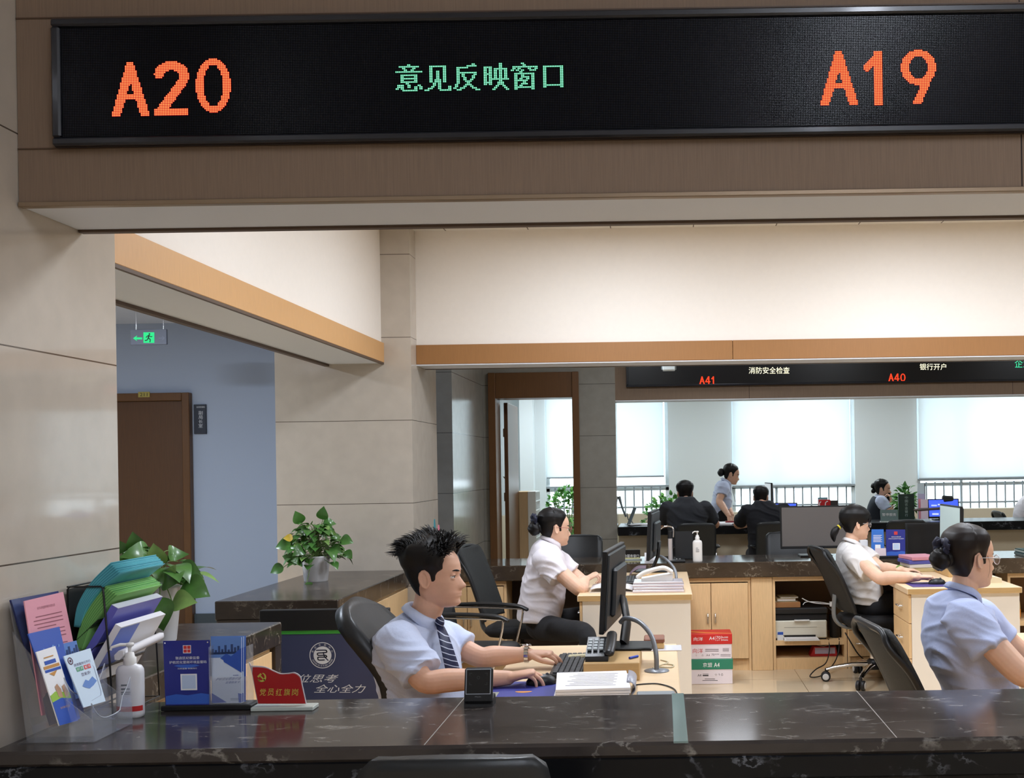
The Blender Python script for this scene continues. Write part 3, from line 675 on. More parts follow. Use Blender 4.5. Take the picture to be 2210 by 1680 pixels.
# ---------------------------------------------------------------- LED boards
m_ledf = M('led_frame_black', (26, 27, 34), .28, coat=.3)
m_led = M('led_face', (6, 6, 8), .3, spec=.25)
def dotface(m, pitch, org, amt):
    n, l = nt(m); b = n['Principled BSDF']; g = n.new('ShaderNodeNewGeometry'); mp = n.new('ShaderNodeVectorMath'); mp.operation = 'SUBTRACT'; l.new(g.outputs['Position'], mp.inputs[0]); mp.inputs[1].default_value = org
    s = n.new('ShaderNodeVectorMath'); s.operation = 'SCALE'; s.inputs[3].default_value = 1/pitch; l.new(mp.outputs[0], s.inputs[0])
    f = n.new('ShaderNodeVectorMath'); f.operation = 'FRACTION'; l.new(s.outputs[0], f.inputs[0]); d = n.new('ShaderNodeVectorMath'); d.operation = 'SUBTRACT'; l.new(f.outputs[0], d.inputs[0]); d.inputs[1].default_value = (.5, .5, .5)
    sp = n.new('ShaderNodeSeparateXYZ'); l.new(d.outputs[0], sp.inputs[0]); cb = n.new('ShaderNodeCombineXYZ'); l.new(sp.outputs[0], cb.inputs[0]); l.new(sp.outputs[2], cb.inputs[2])
    ln = n.new('ShaderNodeVectorMath'); ln.operation = 'LENGTH'; l.new(cb.outputs[0], ln.inputs[0]); q = n.new('ShaderNodeMath'); q.operation = 'LESS_THAN'; l.new(ln.outputs[1], q.inputs[0]); q.inputs[1].default_value = .30
    x = n.new('ShaderNodeMix'); x.data_type = 'RGBA'; l.new(q.outputs[0], x.inputs[0]); x.inputs[6].default_value = lin((3, 3, 4))+(1,); x.inputs[7].default_value = lin(amt)+(1,); l.new(x.outputs[2], b.inputs['Base Color'])
    r = n.new('ShaderNodeMapRange'); l.new(q.outputs[0], r.inputs[0]); r.inputs[3].default_value = .32; r.inputs[4].default_value = .22; l.new(r.outputs[0], b.inputs['Roughness'])
    r2 = n.new('ShaderNodeMapRange'); l.new(q.outputs[0], r2.inputs[0]); r2.inputs[3].default_value = .04; r2.inputs[4].default_value = .42; l.new(r2.outputs[0], b.inputs['Specular IOR Level'])
YL = 3.03; SL = FPX/YL
a0, a1 = P(107, 50, YL), P(116, 329, YL); lx0 = (a0.x+a1.x)/2; lz1, lz0 = 2.784, 2.437
PIT = .00463
dotface(m_led, PIT, (lx0+.03, 0, lz0+.03), (34, 35, 44))
led = thing('led_board', 'long black LED display board on the front beam with red A20 and A19 numbers', 'display', (2.5, 3.03, lz0))
lxr = 5.2
MB().box((lx0, YL+.012, lz0), (lxr, 3.056, lz1)).build('housing', m_ledf, led)
for nm, lo, hi in (('frame_rail', (lx0, YL-.006, lz0), (lxr, YL+.012, lz0+.022)), ('frame_rail', (lx0, YL-.006, lz1-.022), (lxr, YL+.012, lz1)), ('frame_rail', (lx0, YL-.006, lz0+.022), (lx0+.024, YL+.012, lz1-.022))):
    MB().box(lo, hi, .005).build(nm, m_ledf, led)
MB().box((lx0+.024, YL+.006, lz0+.022), (lxr, YL+.012, lz1-.022)).build('led_face', m_led, led)
GL = {'意': "7-8|2-13|4-5,10-11|5-6,9-10|0-15||3-12|3-4,11-12|3-12|3-4,11-12|3-12|6-7|1-4,7-8,13-14|1-4,7-8,11-12,14-15|0-1,3-4,11-12,14-15|4-12",
 '见': "|3-12|3-4,11-12|3-4,11-12|3-4,7-8,11-12|3-4,7-8,11-12|3-4,7-8,11-12|3-4,7-8,11-12|3-4,7-8,11-12|3-4,6-9,11-12|3-4,6-9,11-12|5-6,8-9|5-6,8-9|4-5,8-9,14-15|2-4,8-9,14-15|0-2,9-15",
 '反': "11-12|8-13|2-8|2-3|2-3|2-13|2-3,5-6,12-13|2-3,5-6,11-12|2-3,6-7,11-12|2-3,6-7,10-11|2-3,7-10|2-3,8-9|1-2,7-10|1-2,6-7,10-11|0-1,4-6,11-13|2-4,13-15",
 '映': "10-11|10-11|1-5,10-11|1-2,4-5,7-14|1-2,4-5,7-8,10-11,13-14|1-2,4-5,7-8,10-11,13-14|1-5,7-8,10-11,13-14|1-2,4-5,7-8,10-11,13-14|1-2,4-5,7-8,10-11,13-14|1-2,4-15|1-2,4-5,10-11|1-5,9-12|1-2,4-5,9-12|8-9,12-13|7-8,13-14|6-7,14-15",
 '窗': "6-7|7-8|1-15|1-2,4-5,10-11,14-15|0-1,3-4,6-7,11-14|5-6|2-13|2-3,6-7,12-13|2-3,6-10,12-13|2-3,5-6,9-10,12-13|2-9,12-13|2-3,7-8,12-13|2-3,6-9,12-13|2-3,5-6,12-13|2-13|2-3,12-13",
 '口': "||2-13|2-3,12-13|2-3,12-13|2-3,12-13|2-3,12-13|2-3,12-13|2-3,12-13|2-3,12-13|2-3,12-13|2-3,12-13|2-3,12-13|2-13|2-3,12-13|"}
def led_dots(mb, dots, o, pitch, y, r=.40):
    for (i, j) in dots:
        c = V((o.x+i*pitch, y, o.z-j*pitch)); h = pitch*r
        mb.add([c+V((h*math.cos(math.pi*k/4), 0, h*math.sin(math.pi*k/4))) for k in range(8)], [tuple(range(8))])
m_gled = glow('green_led', (150, 255, 205), 1.35); m_rled = glow('red_led', (255, 172, 96), 1.35); m_rled2 = glow('red_led_base', (250, 34, 44), .80); m_gled2 = glow('green_led_base', (0, 120, 66), .30)
b = MB(); pg = 3.67/SL; yl = YL+.0052
b2 = MB()
o = P(853.6, 139.5+ .0, YL)
for k, ch in enumerate('意见反映窗口'):
    ds = []
    for j, row in enumerate(GL[ch].split('|')):
        for seg in row.split(','):
            if seg: a, e = map(int, seg.split('-')); ds += [(i, j) for i in range(a, e+1)]
    ok = V((o.x+k*17*pg, 0, o.z)); led_dots(b, ds, ok, pg, yl, .41); led_dots(b2, ds, ok, pg, yl+.0004, .70)
b.build('green_text', m_gled, led); b2.build('green_text_glow', m_gled2, led)
def seg_d(px, py, a, c):
    vx, vy = c[0]-a[0], c[1]-a[1]; t = max(0, min(1, ((px-a[0])*vx+(py-a[1])*vy)/(vx*vx+vy*vy+1e-9))); return math.hypot(px-a[0]-t*vx, py-a[1]-t*vy)
def arc(cx, cy, rx, ry, a0, a1, n=24): return [(cx+rx*math.cos(R(a0+(a1-a0)*k/n)), cy-ry*math.sin(R(a0+(a1-a0)*k/n))) for k in range(n+1)]
def lit_A(x, y):
    if y < 0 or y > 31: return False
    l = 9.6-y*.30; r = 13.5+y*.30
    if x < l-.0 or x > r: return False
    il = l+5.3; ir = r-5.3
    if y < 9: return True
    return not (il < x < ir) or 19 <= y <= 21.5
def poly_lit(pts, w_): return lambda x, y: any(seg_d(x, y, a, c) <= w_ for a, c in zip(pts[:-1], pts[1:])) and 0 <= y <= 31
two = poly_lit(arc(10, 8.5, 7.6, 6.4, 165, -25)+[(3.2, 29.2)], 2.75)
def lit_2(x, y): return two(x, y) and x >= 0 or (28 <= y <= 31 and 0 <= x <= 19.5)
def lit_0(x, y): return ((x-10)/10.3)**2+((y-15.5)/16.2)**2 <= 1 and ((x-10)/5.6)**2+((y-15.5)/12.4)**2 > 1
def lit_1(x, y): return 5.8 <= x <= 10.4 and 0 <= y <= 31 or (seg_d(x, y, (1.6, 9.0), (7.5, 3.4)) <= 2.3 and x >= 0)
def lit_9(x, y): return ((x-10)/10.3)**2+((y-10)/10.4)**2 <= 1 and ((x-10)/5.6)**2+((y-10)/6.6)**2 > 1 or (15 <= y <= 31 and seg_d(x, y, (16.5, 14), (8.2, 33)) <= 2.35)
def lit_4(x, y): return (12 <= x <= 16 and 0 <= y <= 31) or (seg_d(x, y, (13, 1), (1.5, 21)) <= 2.2 and y >= 0) or (20 <= y <= 23.5 and 0 <= x <= 20)
DIG = {'A': (lit_A, 23), '2': (lit_2, 20), '0': (lit_0, 20), '1': (lit_1, 11), '9': (lit_9, 20), '4': (lit_4, 20)}
rb, rb2 = MB(), MB(); pr = 3.66/SL
for body, xs, yt in (('A20', (236, 331, 421), (135, 133, 127)), ('A19', (1768, 1866, 1946), (111, 111, 108))):
    for ch, x, y in zip(body, xs, yt):
        f, wd = DIG[ch]; ds = [(i, j) for j in range(32) for i in range(wd+2) if f(i, j)]
        o = P(x, y, YL); led_dots(rb, ds, o, pr, yl, .36); led_dots(rb2, ds, o, pr, yl+.0004, .62)
rb.build('red_numbers', m_rled, led); rb2.build('red_numbers_glow', m_rled2, led)

# far LED board
YB = 12.62; SB = FPX/YB
bx0 = P(1351, 800, YB).x
led2 = thing('led_board', 'far black LED display board above the windows with red A41 and A40 numbers', 'display', (3, YB, 2.43))
bz0 = P(1351, 836, YB).z; bz1 = bz0+.40
MB().box((bx0, YB+.012, bz0), (7.5, 12.659, bz1)).build('housing', m_ledf, led2)
for lo, hi in (((bx0, YB-.006, bz0), (7.5, YB+.012, bz0+.022)), ((bx0, YB-.006, bz1-.022), (7.5, YB+.012, bz1)), ((bx0, YB-.006, bz0+.022), (bx0+.024, YB+.012, bz1-.022))): MB().box(lo, hi, .005).build('frame_rail', m_ledf, led2)
MB().box((bx0+.024, YB+.006, bz0+.022), (7.5, YB+.012, bz1-.022)).build('led_face', M('led_face_far', (12, 12, 15), .35), led2)
b = MB()
for body, x, y0 in (('A41', 1509, 813), ('A40', 1917, 807)):
    xx = x
    for ch in body:
        f, wd = DIG[ch]; ds = [(i, j) for j in range(32) for i in range(wd+2) if f(i, j)]; pt = .53/SB
        led_dots(b, ds, P(xx, y0, YB), pt, YB+.004, .6); xx += 13.2
b.build('red_numbers', glow('red_led_far', (255, 70, 40), 1.4), led2)
b = MB(); wpx(b, '消防安全检查', 1616, 792.5, 1704, 807, YB+.004); wpx(b, '银行开户', 1985, 785, 2042, 799, YB+.004); b.build('cream_text', glow('cream_led', (255, 250, 215), 1.6), led2)
b = MB(); wpx(b, '企业开办', 2190, 776, 2262, 794, YB+.004); wpx(b, '综合受理', 1640, 770, 1684, 787, YB+.004); b.build('green_text', glow('green_led_far', (70, 235, 170), 1.2), led2)

# exit sign hanging in the passage
YE = 9.6
ex = thing('exit_sign', 'hanging green and grey exit sign with running figure and arrow', 'sign', P(322, 728, YE))
p0, p1 = P(283, 743, YE), P(361, 743, YE); zt = P(322, 711.5, YE).z; zb = P(322, 744.5, YE).z
MB().box((p0.x, YE-.012, zb), (p1.x, YE+.012, zt), .003).build('housing', M('sign_grey', (120, 126, 144), .45), ex)
for px in (294, 353):
    x = P(px, 700, YE).x; MB().tube([(x, YE, zt-.002), (x, YE, 3.05)], .005, 8).build('hanger_rod', m_chrome, ex)
m_exg = glow('exit_green', (60, 240, 150), 1.0); m_exd = M('exit_dark', (20, 60, 44), .5)
b = MB(); y = YE-.0125
def q4(mb, x0, y0, x1, y1, d): mb.quad(P(x0, y1, d), P(x1, y1, d), P(x1, y0, d), P(x0, y0, d))
q4(b, 309.5, 717.5, 333, 740.5, y)
b.add([P(*t, y) for t in ((287, 730.5), (296.5, 724), (294, 728.6), (307, 728.6), (307, 733), (294, 733), (296.5, 737))], [tuple(range(7))])
b.build('lit_panel', m_exg, ex)
b = MB(); y -= .0006
b.add([P(322.5+1.9*math.cos(k*.785), 721.3+1.9*math.sin(k*.785), y) for k in range(8)], [tuple(range(8))])
def lim(mb, pts, wd, d):
    for a, c in zip(pts[:-1], pts[1:]):
        dx, dy = c[0]-a[0], c[1]-a[1]; L_ = math.hypot(dx, dy); nx, ny = -dy/L_*wd, dx/L_*wd
        mb.quad(P(a[0]+nx, a[1]+ny, d), P(c[0]+nx, c[1]+ny, d), P(c[0]-nx, c[1]-ny, d), P(a[0]-nx, a[1]-ny, d))
lim(b, [(321.5, 723.5), (320, 730)], 1.6, y); lim(b, [(321.5, 724.5), (326, 727.5), (328.5, 726)], .9, y); lim(b, [(321, 724.5), (316.5, 726.5), (315.5, 729.5)], .9, y)
lim(b, [(320, 730), (324.5, 733), (323.5, 739)], 1.1, y); lim(b, [(320, 730), (317.5, 734.5), (312.5, 735.5)], 1.1, y)
b.build('running_figure', m_exd, ex)
b = MB(); lim(b, [(342, 730), (354, 730)], .7, YE-.0126); lim(b, [(350, 726), (355, 730), (350, 734)], .7, YE-.0126); b.build('unlit_arrow', M('sign_arrow_grey', (140, 148, 172), .5), ex)
# plates on and by the office door
YW = 11.2
pl = thing('door_plate', 'small gold number plate on the top of the dark door frame', 'sign', P(310, 852, 11.11))
MB().box(*[(P(297.5, 857.5, 11.1).x, 11.108, P(310, 857.5, 11.1).z), (P(322, 857.5, 11.1).x, 11.119, P(310, 846, 11.1).z)]).build('plate', M('gold_plate', (176, 160, 84), .4, .3), pl)
b = MB(); wpx(b, '211', 302, 848.5, 318, 855.5, 11.1075); b.build('lettering', M('dark_print', (34, 30, 26), .6), pl)
pl = thing('room_sign', 'dark upright room sign plate on the pale blue wall beside the door', 'sign', P(433, 905, 11.19))
MB().box((P(420.5, 937, YW).x, 11.178, P(433, 937, YW).z), (P(447, 937, YW).x, 11.199, P(433, 873.5, YW).z), .002).build('plate', M('slate_plate', (44, 48, 60), .4), pl)
b = MB()
for k, ch in enumerate('副局长室'): wpx(b, ch, 428.5, 887.5+9.3*k, 437.5, 895.5+9.3*k, 11.1775)
b2_ = MB(); wpx(b2_, '监督管理科', 424, 877, 442.5, 881, 11.1775); b2_.build('small_lettering', M('pale_print', (206, 210, 216), .6), pl); b.build('lettering', M('pale_print', (206, 210, 216), .6), pl)
# little ceiling box ahead of the far board
cb = thing('ceiling_sensor', 'small white box fixture hanging below the corridor ceiling before the far display', 'fixture', P(1443, 795, 10.9))
p = P(1430, 801, 10.9); q = P(1457, 801, 10.9); z0 = P(1443, 800.5, 10.9).z
MB().box((p.x, 10.85, z0), (q.x, 10.95, z0+.09), .006).build('housing', M('fixture_white', (226, 234, 236), .4), cb)
MB().tube([((p.x+q.x)/2, 10.9, z0+.09), ((p.x+q.x)/2, 10.9, 3.27)], .012, 8).build('drop_rod', m_chrome, cb)
for px in (1429, 1458): MB().box((P(px, 798, 10.9).x-.008, 10.86, z0+.012), (P(px, 798, 10.9).x+.008, 10.94, z0+.1), .002).build('bracket', M('fixture_grey', (120, 130, 134), .4), cb)
# ---------------------------------------------------------------- monitors and desk things
m_bez = M('monitor_black', (22, 23, 25), .4)
m_back = M('monitor_back_grey', (46, 50, 54), .38)
m_off = M('screen_off_sheen', (104, 99, 96), .32)  # switched-off screen with its pale reflection put into the base colour
m_offb = M('screen_off_black', (18, 17, 17), .3)
m_paper = M('white_paper', (232, 230, 232), .7)
m_whp = M('white_plastic', (228, 226, 222), .4)
m_ink = M('ink_grey', (130, 126, 130), .8)
UP = V((0, 0, 1))
def frame3(n):
    n = V(n).normalized(); wd = V((-n.y, n.x, 0)).normalized(); return wd, n, n.cross(wd)*-1 if False else wd.cross(n)*-1
def monitor(label, c, n, W_, H_, base_c, scr, tilt=0., cat='monitor', group=None, base=(.10, .11), neck=True, back=m_back):
    "c panel centre, n direction the screen looks (horizontal), base_c centre of the foot"
    c, n = V(c), V(n).normalized(); wd = V((n.y, -n.x, 0)); nn = (n*math.cos(tilt)+UP*math.sin(tilt)); up = UP*math.cos(tilt)-n*math.sin(tilt)
    t = thing('monitor', label, cat, base_c, group)
    b = MB(); b.obox(c, (wd, nn, up), (W_/2, .010, H_/2), .003); b.cur = 1
    b.obox(c-nn*.012, (wd, nn, up), (W_/2-.012, .006, H_/2-.012), .005); b.obox(c-nn*.026-up*.01, (wd, nn, up), (W_/2*.62, .012, H_/2*.6), .01)
    b.build('housing', [m_bez, back], t)
    MB().obox(c+nn*.0105+up*.004, (wd, nn, up), (W_/2-.012, .0008, H_/2-.016)).build('screen', scr, t)
    if neck:
        p = c-nn*.035-up*.05; q = V(base_c)+UP*.012
        MB().tube([p+nn*.012, p-nn*.012, (p+q)/2-n*.02, q], [(.035, .010), (.035, .012), (.034, .012), (.036, .012)], 12, up=wd).build('stand_neck', m_bez, t)
        MB().obox(V(base_c)+UP*.006, (wd, n, UP), (base[0], base[1], .006), .004).build('stand_base', m_bez, t)
    return t
def pump_bottle(label, x, y, z, h, r, body, red=None, group=None, lab=True, square=.0):
    t = thing('sanitizer_bottle', label, 'bottle', (x, y, z), group); k = h/.205
    b = MB(); rs = []
    for rr, zz in ((.86, 0), (.98, .004), (1., .012), (1., .128), (.97, .138), (.82, .148), (.48, .152), (.44, .156)):
        rs.append([V((x+r*rr*math.copysign(abs(math.cos(a))**.8, math.cos(a)), y+r*.72*rr*math.copysign(abs(math.sin(a))**.8, math.sin(a)), z+zz*k)) for a in [2*math.pi*j/32 for j in range(32)]])
    b.rings(rs); b.build('body', body, t)
    MB().lathe((x, y, z+.150*k), [(.44*r, 0), (.46*r, .002), (.46*r, .022*k), (.36*r, .024*k), (.30*r, .036*k), (.13*r, .037*k)], 20).build('collar', m_whp, t)
    b = MB(); b.lathe((x, y, z+.186*k), [(.13*r, 0), (.12*r, .012*k), (.15*r, .016*k), (.30*r, .020*k), (.34*r, .024*k), (.28*r, .028*k), (.1*r, .029*k)], 16)
    b.tube([(x, y, z+.209*k), (x-.5*r, y-.02, z+.212*k), (x-.95*r, y-.035, z+.207*k), (x-1.0*r, y-.037, z+.199*k)], [.12*r, .13*r, .11*r, .09*r], 8); b.build('pump', m_whp, t)
    def band(nm, z0, z1, mat, a0=-150, a1=-30, e=1.012):
        g = [[V((x+r*e*math.copysign(abs(math.cos(a))**.8, math.cos(a)), y+r*.72*e*math.copysign(abs(math.sin(a))**.8, math.sin(a)), zz)) for a in [R(a0+(a1-a0)*j/16) for j in range(17)]] for zz in (z+z0*k, z+z1*k)]
        MB().sheet(g).build(nm, mat, t)
    if red: band('red_band', .020, .035, M('red_print', (196, 44, 44), .5), -172, -8)
    if lab:
        b = MB(); yy = y-r*.745
        for (z0, z1, w0, w1) in ((.095, .099, -.35, .1), (.084, .088, -.35, .3), (.076, .078, -.35, .35), (.071, .073, -.35, .3)): b.box((x+w0*r, yy-.0004, z+z0*k), (x+w1*r, yy+.001, z+z1*k))
        b.build('label_print', M('label_grey', (120, 124, 130), .7), t)
    return t
def card(name, label, cat, cor, th, mat, group=None, parent=None, bend=0.):
    "thin sheet from four world corners TL TR BR BL"
    tl, tr, br, bl = [V(p) for p in cor]; n = (tr-tl).cross(bl-tl).normalized(); e_ = V((0, 0, HC)); r_ = br-e_; br = e_+r_*((tl-e_).dot(n)/r_.dot(n)); cor[2] = br
    if n.dot(V((0, 0, HC))-tl) > 0: n = -n
    b = MB(); b.prism([tl, tr, br, bl], n*th)
    if parent is not None: return solid(b.build(name, mat, parent))
    o = b.build(name, mat, None, (bl+br)/2); solid(o); return tag(o, label, cat, group)
def on(cor, x, y, off=.0006):
    "point on the card at fractions x (right) y (down), lifted towards the viewer"
    tl, tr, br, bl = [V(p) for p in cor]; n = (tr-tl).cross(bl-tl).normalized(); n = -n if n.dot(V((0, 0, HC))-tl) < 0 else n
    return (tl*(1-x)+tr*x)*(1-y)+(bl*(1-x)+br*x)*y+n*off
def patch(mb, cor, x0, y0, x1, y1, off=.0006): mb.quad(on(cor, x0, y1, off), on(cor, x1, y1, off), on(cor, x1, y0, off), on(cor, x0, y0, off))
def polyp(mb, cor, pts, off=.0006): mb.add([on(cor, x, y, off) for x, y in pts], [tuple(range(len(pts)))])
def wcard(mb, cor, body, x0, y0, x1, y1, off=.0008, shear=0.): o = on(cor, x0, y1, off); write(mb, body, o, on(cor, x1, y1, off)-o, on(cor, x0, y0, off)-o, shear)
m_navy = M('navy_print_card', (34, 42, 130), .4); m_royal = M('royal_blue_print', (44, 84, 176), .4); m_pale = M('pale_blue_print', (206, 216, 232), .5)
m_sky = M('sky_print', (98, 136, 200), .45); m_city = M('city_print', (44, 66, 112), .5); m_pwhite = M('print_white', (236, 236, 238), .5); m_pred = M('print_red', (206, 56, 52), .5); m_pgreen = M('print_green', (70, 150, 110), .5)

# --- the man's desk
ZD = .75
rs_ = MB(); r0 = PZ(1259, 1472, ZD); r1 = PZ(1380, 1474, ZD)
o = rs_.box((r0.x, 4.09, ZD), (r1.x, 4.56, ZD+.066), .003).build('monitor_riser', m_edge, None, (r0.x, 4.3, ZD)); tag(o, 'pale wooden riser block under the black monitor in front of the typing man', 'riser')
pa, pb, pc, pd_ = P(1303, 1194, 4.32), P(1300, 1373, 4.32), P(1344, 1326, 4.86), P(1335, 1169, 4.86)
cen = (pa+pb+pc+pd_)/4; wd = ((pc+pd_)/2-(pa+pb)/2); n_ = V((-wd.y, wd.x, 0)).normalized()
monitor('black monitor seen from behind on the wooden riser before the typing man', cen, n_, wd.length, .325, (-.165, 4.44, ZD+.066), m_offb, .06, base=(.09, .12))
def keyboard(label, c, ax, L_, W_, z, parent=None):
    ax = V(ax).normalized(); w_ = V((-ax.y, ax.x, 0)); t = thing('keyboard', label, 'keyboard', (c[0], c[1], z))
    cc = V((c[0], c[1], z)); b = MB(); b.obox(cc+UP*.009, (ax, w_, UP), (L_/2, W_/2, .009), .004); b.build('case', m_black, t)
    k = MB(); m_key = M('key_caps', (52, 53, 56), .5)
    for r_ in range(5):
        nn = 18
        for q in range(nn):
            if q in (13, 14) and r_ < 1: continue
            k.obox(cc+ax*((q+.5)/nn-.5)*(L_*.95)+w_*((r_+.5)/5.4-.48)*(W_*.9)+UP*.0205, (ax, w_, UP), (L_*.95/nn*.43, W_*.9/5.4*.42, .003), .0015)
    k.build('keys', m_key, t); return t
keyboard('black keyboard under the typing man\'s far hand beside the wooden riser', (-.375, 4.37), (0, 1, 0), .45, .125, ZD)
def mouse(label, x, y, z, rz):
    t = thing('computer_mouse', label, 'mouse', (x, y, z)); u = V((math.cos(rz), math.sin(rz), 0)); w_ = V((-u.y, u.x, 0)); b = MB(); rs = []
    for f, hz in ((1, .0), (1.03, .006), (.98, .014), (.85, .024), (.6, .032), (.25, .036)):
        rs.append([V((x, y, z+hz))+u*(.055*f*math.cos(a))+w_*(.031*f*math.sin(a)) for a in [2*math.pi*j/24 for j in range(24)]])
    b.rings(rs); b.build('body', m_black, t); MB().tube([V((x, y, z+.0335))+u*.022-w_*.004, V((x, y, z+.0335))+u*.022+w_*.004], .007, 10).build('wheel', M('grey_plastic', (90, 92, 96), .5), t); return t
mp = MB(); q = [PZ(1062, 1503, ZD), PZ(1193, 1504, ZD), PZ(1202, 1484, ZD), PZ(1090, 1484, ZD)]
mpo = mp.prism([V((-.625, 3.78, ZD)), V((-.385, 3.78, ZD)), V((-.385, 4.09, ZD)), V((-.625, 4.09, ZD))], UP*.003).build('mouse_pad', M('indigo_mouse_pad', (54, 58, 140), .6), None, (-.5, 3.9, ZD)); tag(mpo, 'indigo mouse pad with a flame print under the man\'s near hand', 'mouse pad'); solid(mpo)
b = MB(); b.add([V((-.50+.03*math.cos(a), 3.90+.012*math.sin(a)+.004*math.cos(2*a), ZD+.0036)) for a in [2*math.pi*k/14 for k in range(14)]], [tuple(range(14))]); b.build('flame_print', M('flame_orange', (226, 150, 50), .6), mpo)
b = MB(); b.box((-.61, 3.80, ZD+.0034), (-.585, 3.90, ZD+.0036)); b.build('pad_print', M('pad_print_grey', (150, 150, 140), .6), mpo)
mouse('black mouse under the man\'s near hand on the indigo pad', -.452, 4.035, ZD+.003, R(12))
b = MB()
for k in range(5): b.obox((-.255+.003*(k % 2), 3.86, ZD+.005+.010*k), (V((1, .02*k, 0)).normalized(), V((-.02*k, 1, 0)).normalized(), UP), (.125, .155, .0045), .001)
o = b.build('paper_stack', m_paper, None, (-.255, 3.86, ZD)); tag(o, 'thick stack of printed white sheets beside the mouse pad on the man\'s desk', 'papers')
m_txt = M('faint_print', (196, 192, 198), .8)
b = MB()
for k in range(9): b.box((-.34+.012*(k % 3), 3.76+.026*k, ZD+.0502), (-.17-.01*(k % 2), 3.764+.026*k, ZD+.0506))
b.build('print_lines', m_txt, o)
b = MB(); b.sheet([[(-.128+.03*math.cos(a)-.006, y, ZD+.028+.026*math.sin(a)) for a in [R(-60+15*k) for k in range(11)]] for y in (3.80, 3.90, 4.01)], .0015); o = b.build('plastic_folder', M('grey_clear_film', (170, 172, 184), .25), None, (-.128, 3.9, ZD)); tag(o, 'curled grey plastic folder at the edge of the printed sheet stack', 'folder'); solid(o)
# desk telephone
t = thing('desk_phone', 'black desk telephone on the wooden riser beside the monitor foot', 'telephone', (-.245, 4.24, ZD+.066))
b = MB(); zq = ZD+.066; b.prism([V((-.298, 4.12, zq)), V((-.298, 4.36, zq)), V((-.298, 4.36, zq+.03)), V((-.298, 4.30, zq+.065)), V((-.298, 4.12, zq+.02))], V((.085, 0, 0))); b.build('body', m_black, t)
b = MB()
for i in range(4):
    for j in range(4): b.obox((-.285+.022*i, 4.17+.028*j, zq+.040+.0062*j), (V((1, 0, 0)), V((0, .97, .24)), V((0, -.24, .97))), (.008, .009, .004), .002)
b.build('keypad', M('phone_keys', (150, 156, 158), .5), t)
MB().tube(catmull([(-.21, 4.13, zq+.03), (-.205, 4.18, zq+.05), (-.205, 4.28, zq+.075), (-.21, 4.35, zq+.06)], 5), [(.020, .014)]*16, 10, up=(1, 0, 0), round_=True).build('handset', m_black, t)
hx = [V((-.31-.09*s+.012*math.cos(s*160), 4.52+.012*math.sin(s*160)-.02*s, ZD+.016+.012*math.sin(s*160+1.5))) for s in [k/260 for k in range(261)]]
MB().tube(hx, .0028, 6).build('coil_cord', M('ivory_cord', (222, 212, 176), .5), t)
o = MB().tube([(-.135, 4.16, zq+.005), (-.105, 4.20, zq+.005)], .005, 8).build('pen', M('blue_pen', (40, 70, 180), .35), None, (-.12, 4.18, zq)); tag(o, 'blue pen lying on the wooden riser by the monitor foot', 'pen')
t = thing('gooseneck_stand', 'grey bent gooseneck cable stand with a round foot beside the wooden riser', 'cable stand', (-.035, 4.27, ZD))
m_gn = M('grey_gooseneck', (132, 136, 142), .35, .3)
MB().lathe((-.035, 4.27, ZD), [(.048, 0), (.048, .004), (.012, .008)], 24).build('foot', m_gn, t)
MB().tube(catmull([(-.035, 4.27, ZD+.006), (-.037, 4.28, ZD+.07), (-.055, 4.32, ZD+.13), (-.10, 4.37, ZD+.175), (-.155, 4.42, ZD+.185), (-.178, 4.44, ZD+.165)], 6), .0095, 10).build('neck', m_gn, t)
q0 = PZ(1411, 1404, ZD)
t = thing('card_box', 'small brown leather card box on a clear bag behind the gooseneck stand', 'box', (q0.x, q0.y+.05, ZD))
b = MB(); b.box((q0.x-.04, q0.y, ZD+.006), (q0.x+.045, q0.y+.11, ZD+.03), .003); b.build('base', M('tan_card', (214, 178, 120), .6), t)
MB().box((q0.x-.042, q0.y-.002, ZD+.03), (q0.x+.047, q0.y+.112, ZD+.05), .005).build('lid', M('brown_leather', (134, 84, 62), .45), t)
o = MB().box((q0.x-.055, q0.y-.03, ZD), (q0.x+.12, q0.y+.10, ZD+.005), .002).build('plastic_bag', M('clear_bag', (222, 220, 226), .15), None, (q0.x, q0.y, ZD)); tag(o, 'flat clear plastic bag under the brown card box on the man\'s desk', 'bag')
b = MB(); b.tube(catmull([(-.02, 4.5, ZD+.003), (.01, 4.44, ZD+.003), (-.03, 4.36, ZD+.003), (.02, 4.33, ZD+.003), (.03, 4.38, ZD+.003), (-.01, 4.40, ZD+.003), (-.05, 4.32, ZD+.003)], 6), .0026, 6); o = b.build('cable', M('ivory_cable', (200, 190, 160), .5), None, (0, 4.4, ZD)); tag(o, 'thin pale cable looped on the man\'s desk near the gooseneck stand', 'cable')
b = MB(); b.tube(catmull([(-.115, 3.99, ZD+.003), (-.07, 4.01, ZD+.003), (-.02, 4.0, ZD+.003), (.03, 3.9, ZD+.003), (.04, 3.7, ZD+.003), (.035, 3.52, ZD+.003)], 6), .0026, 6); o = b.build('cable', m_black, None, (0, 3.9, ZD)); tag(o, 'thin black cable curving from the plastic folder toward the counter', 'cable')
o = MB().box((-.10, 3.56, ZD), (.03, 3.80, ZD+.02), .004).build('document_tray', M('grey_tray', (128, 134, 138), .5), None, (-.04, 3.7, ZD)); tag(o, 'low grey tray on the man\'s desk just behind the front counter', 'tray')

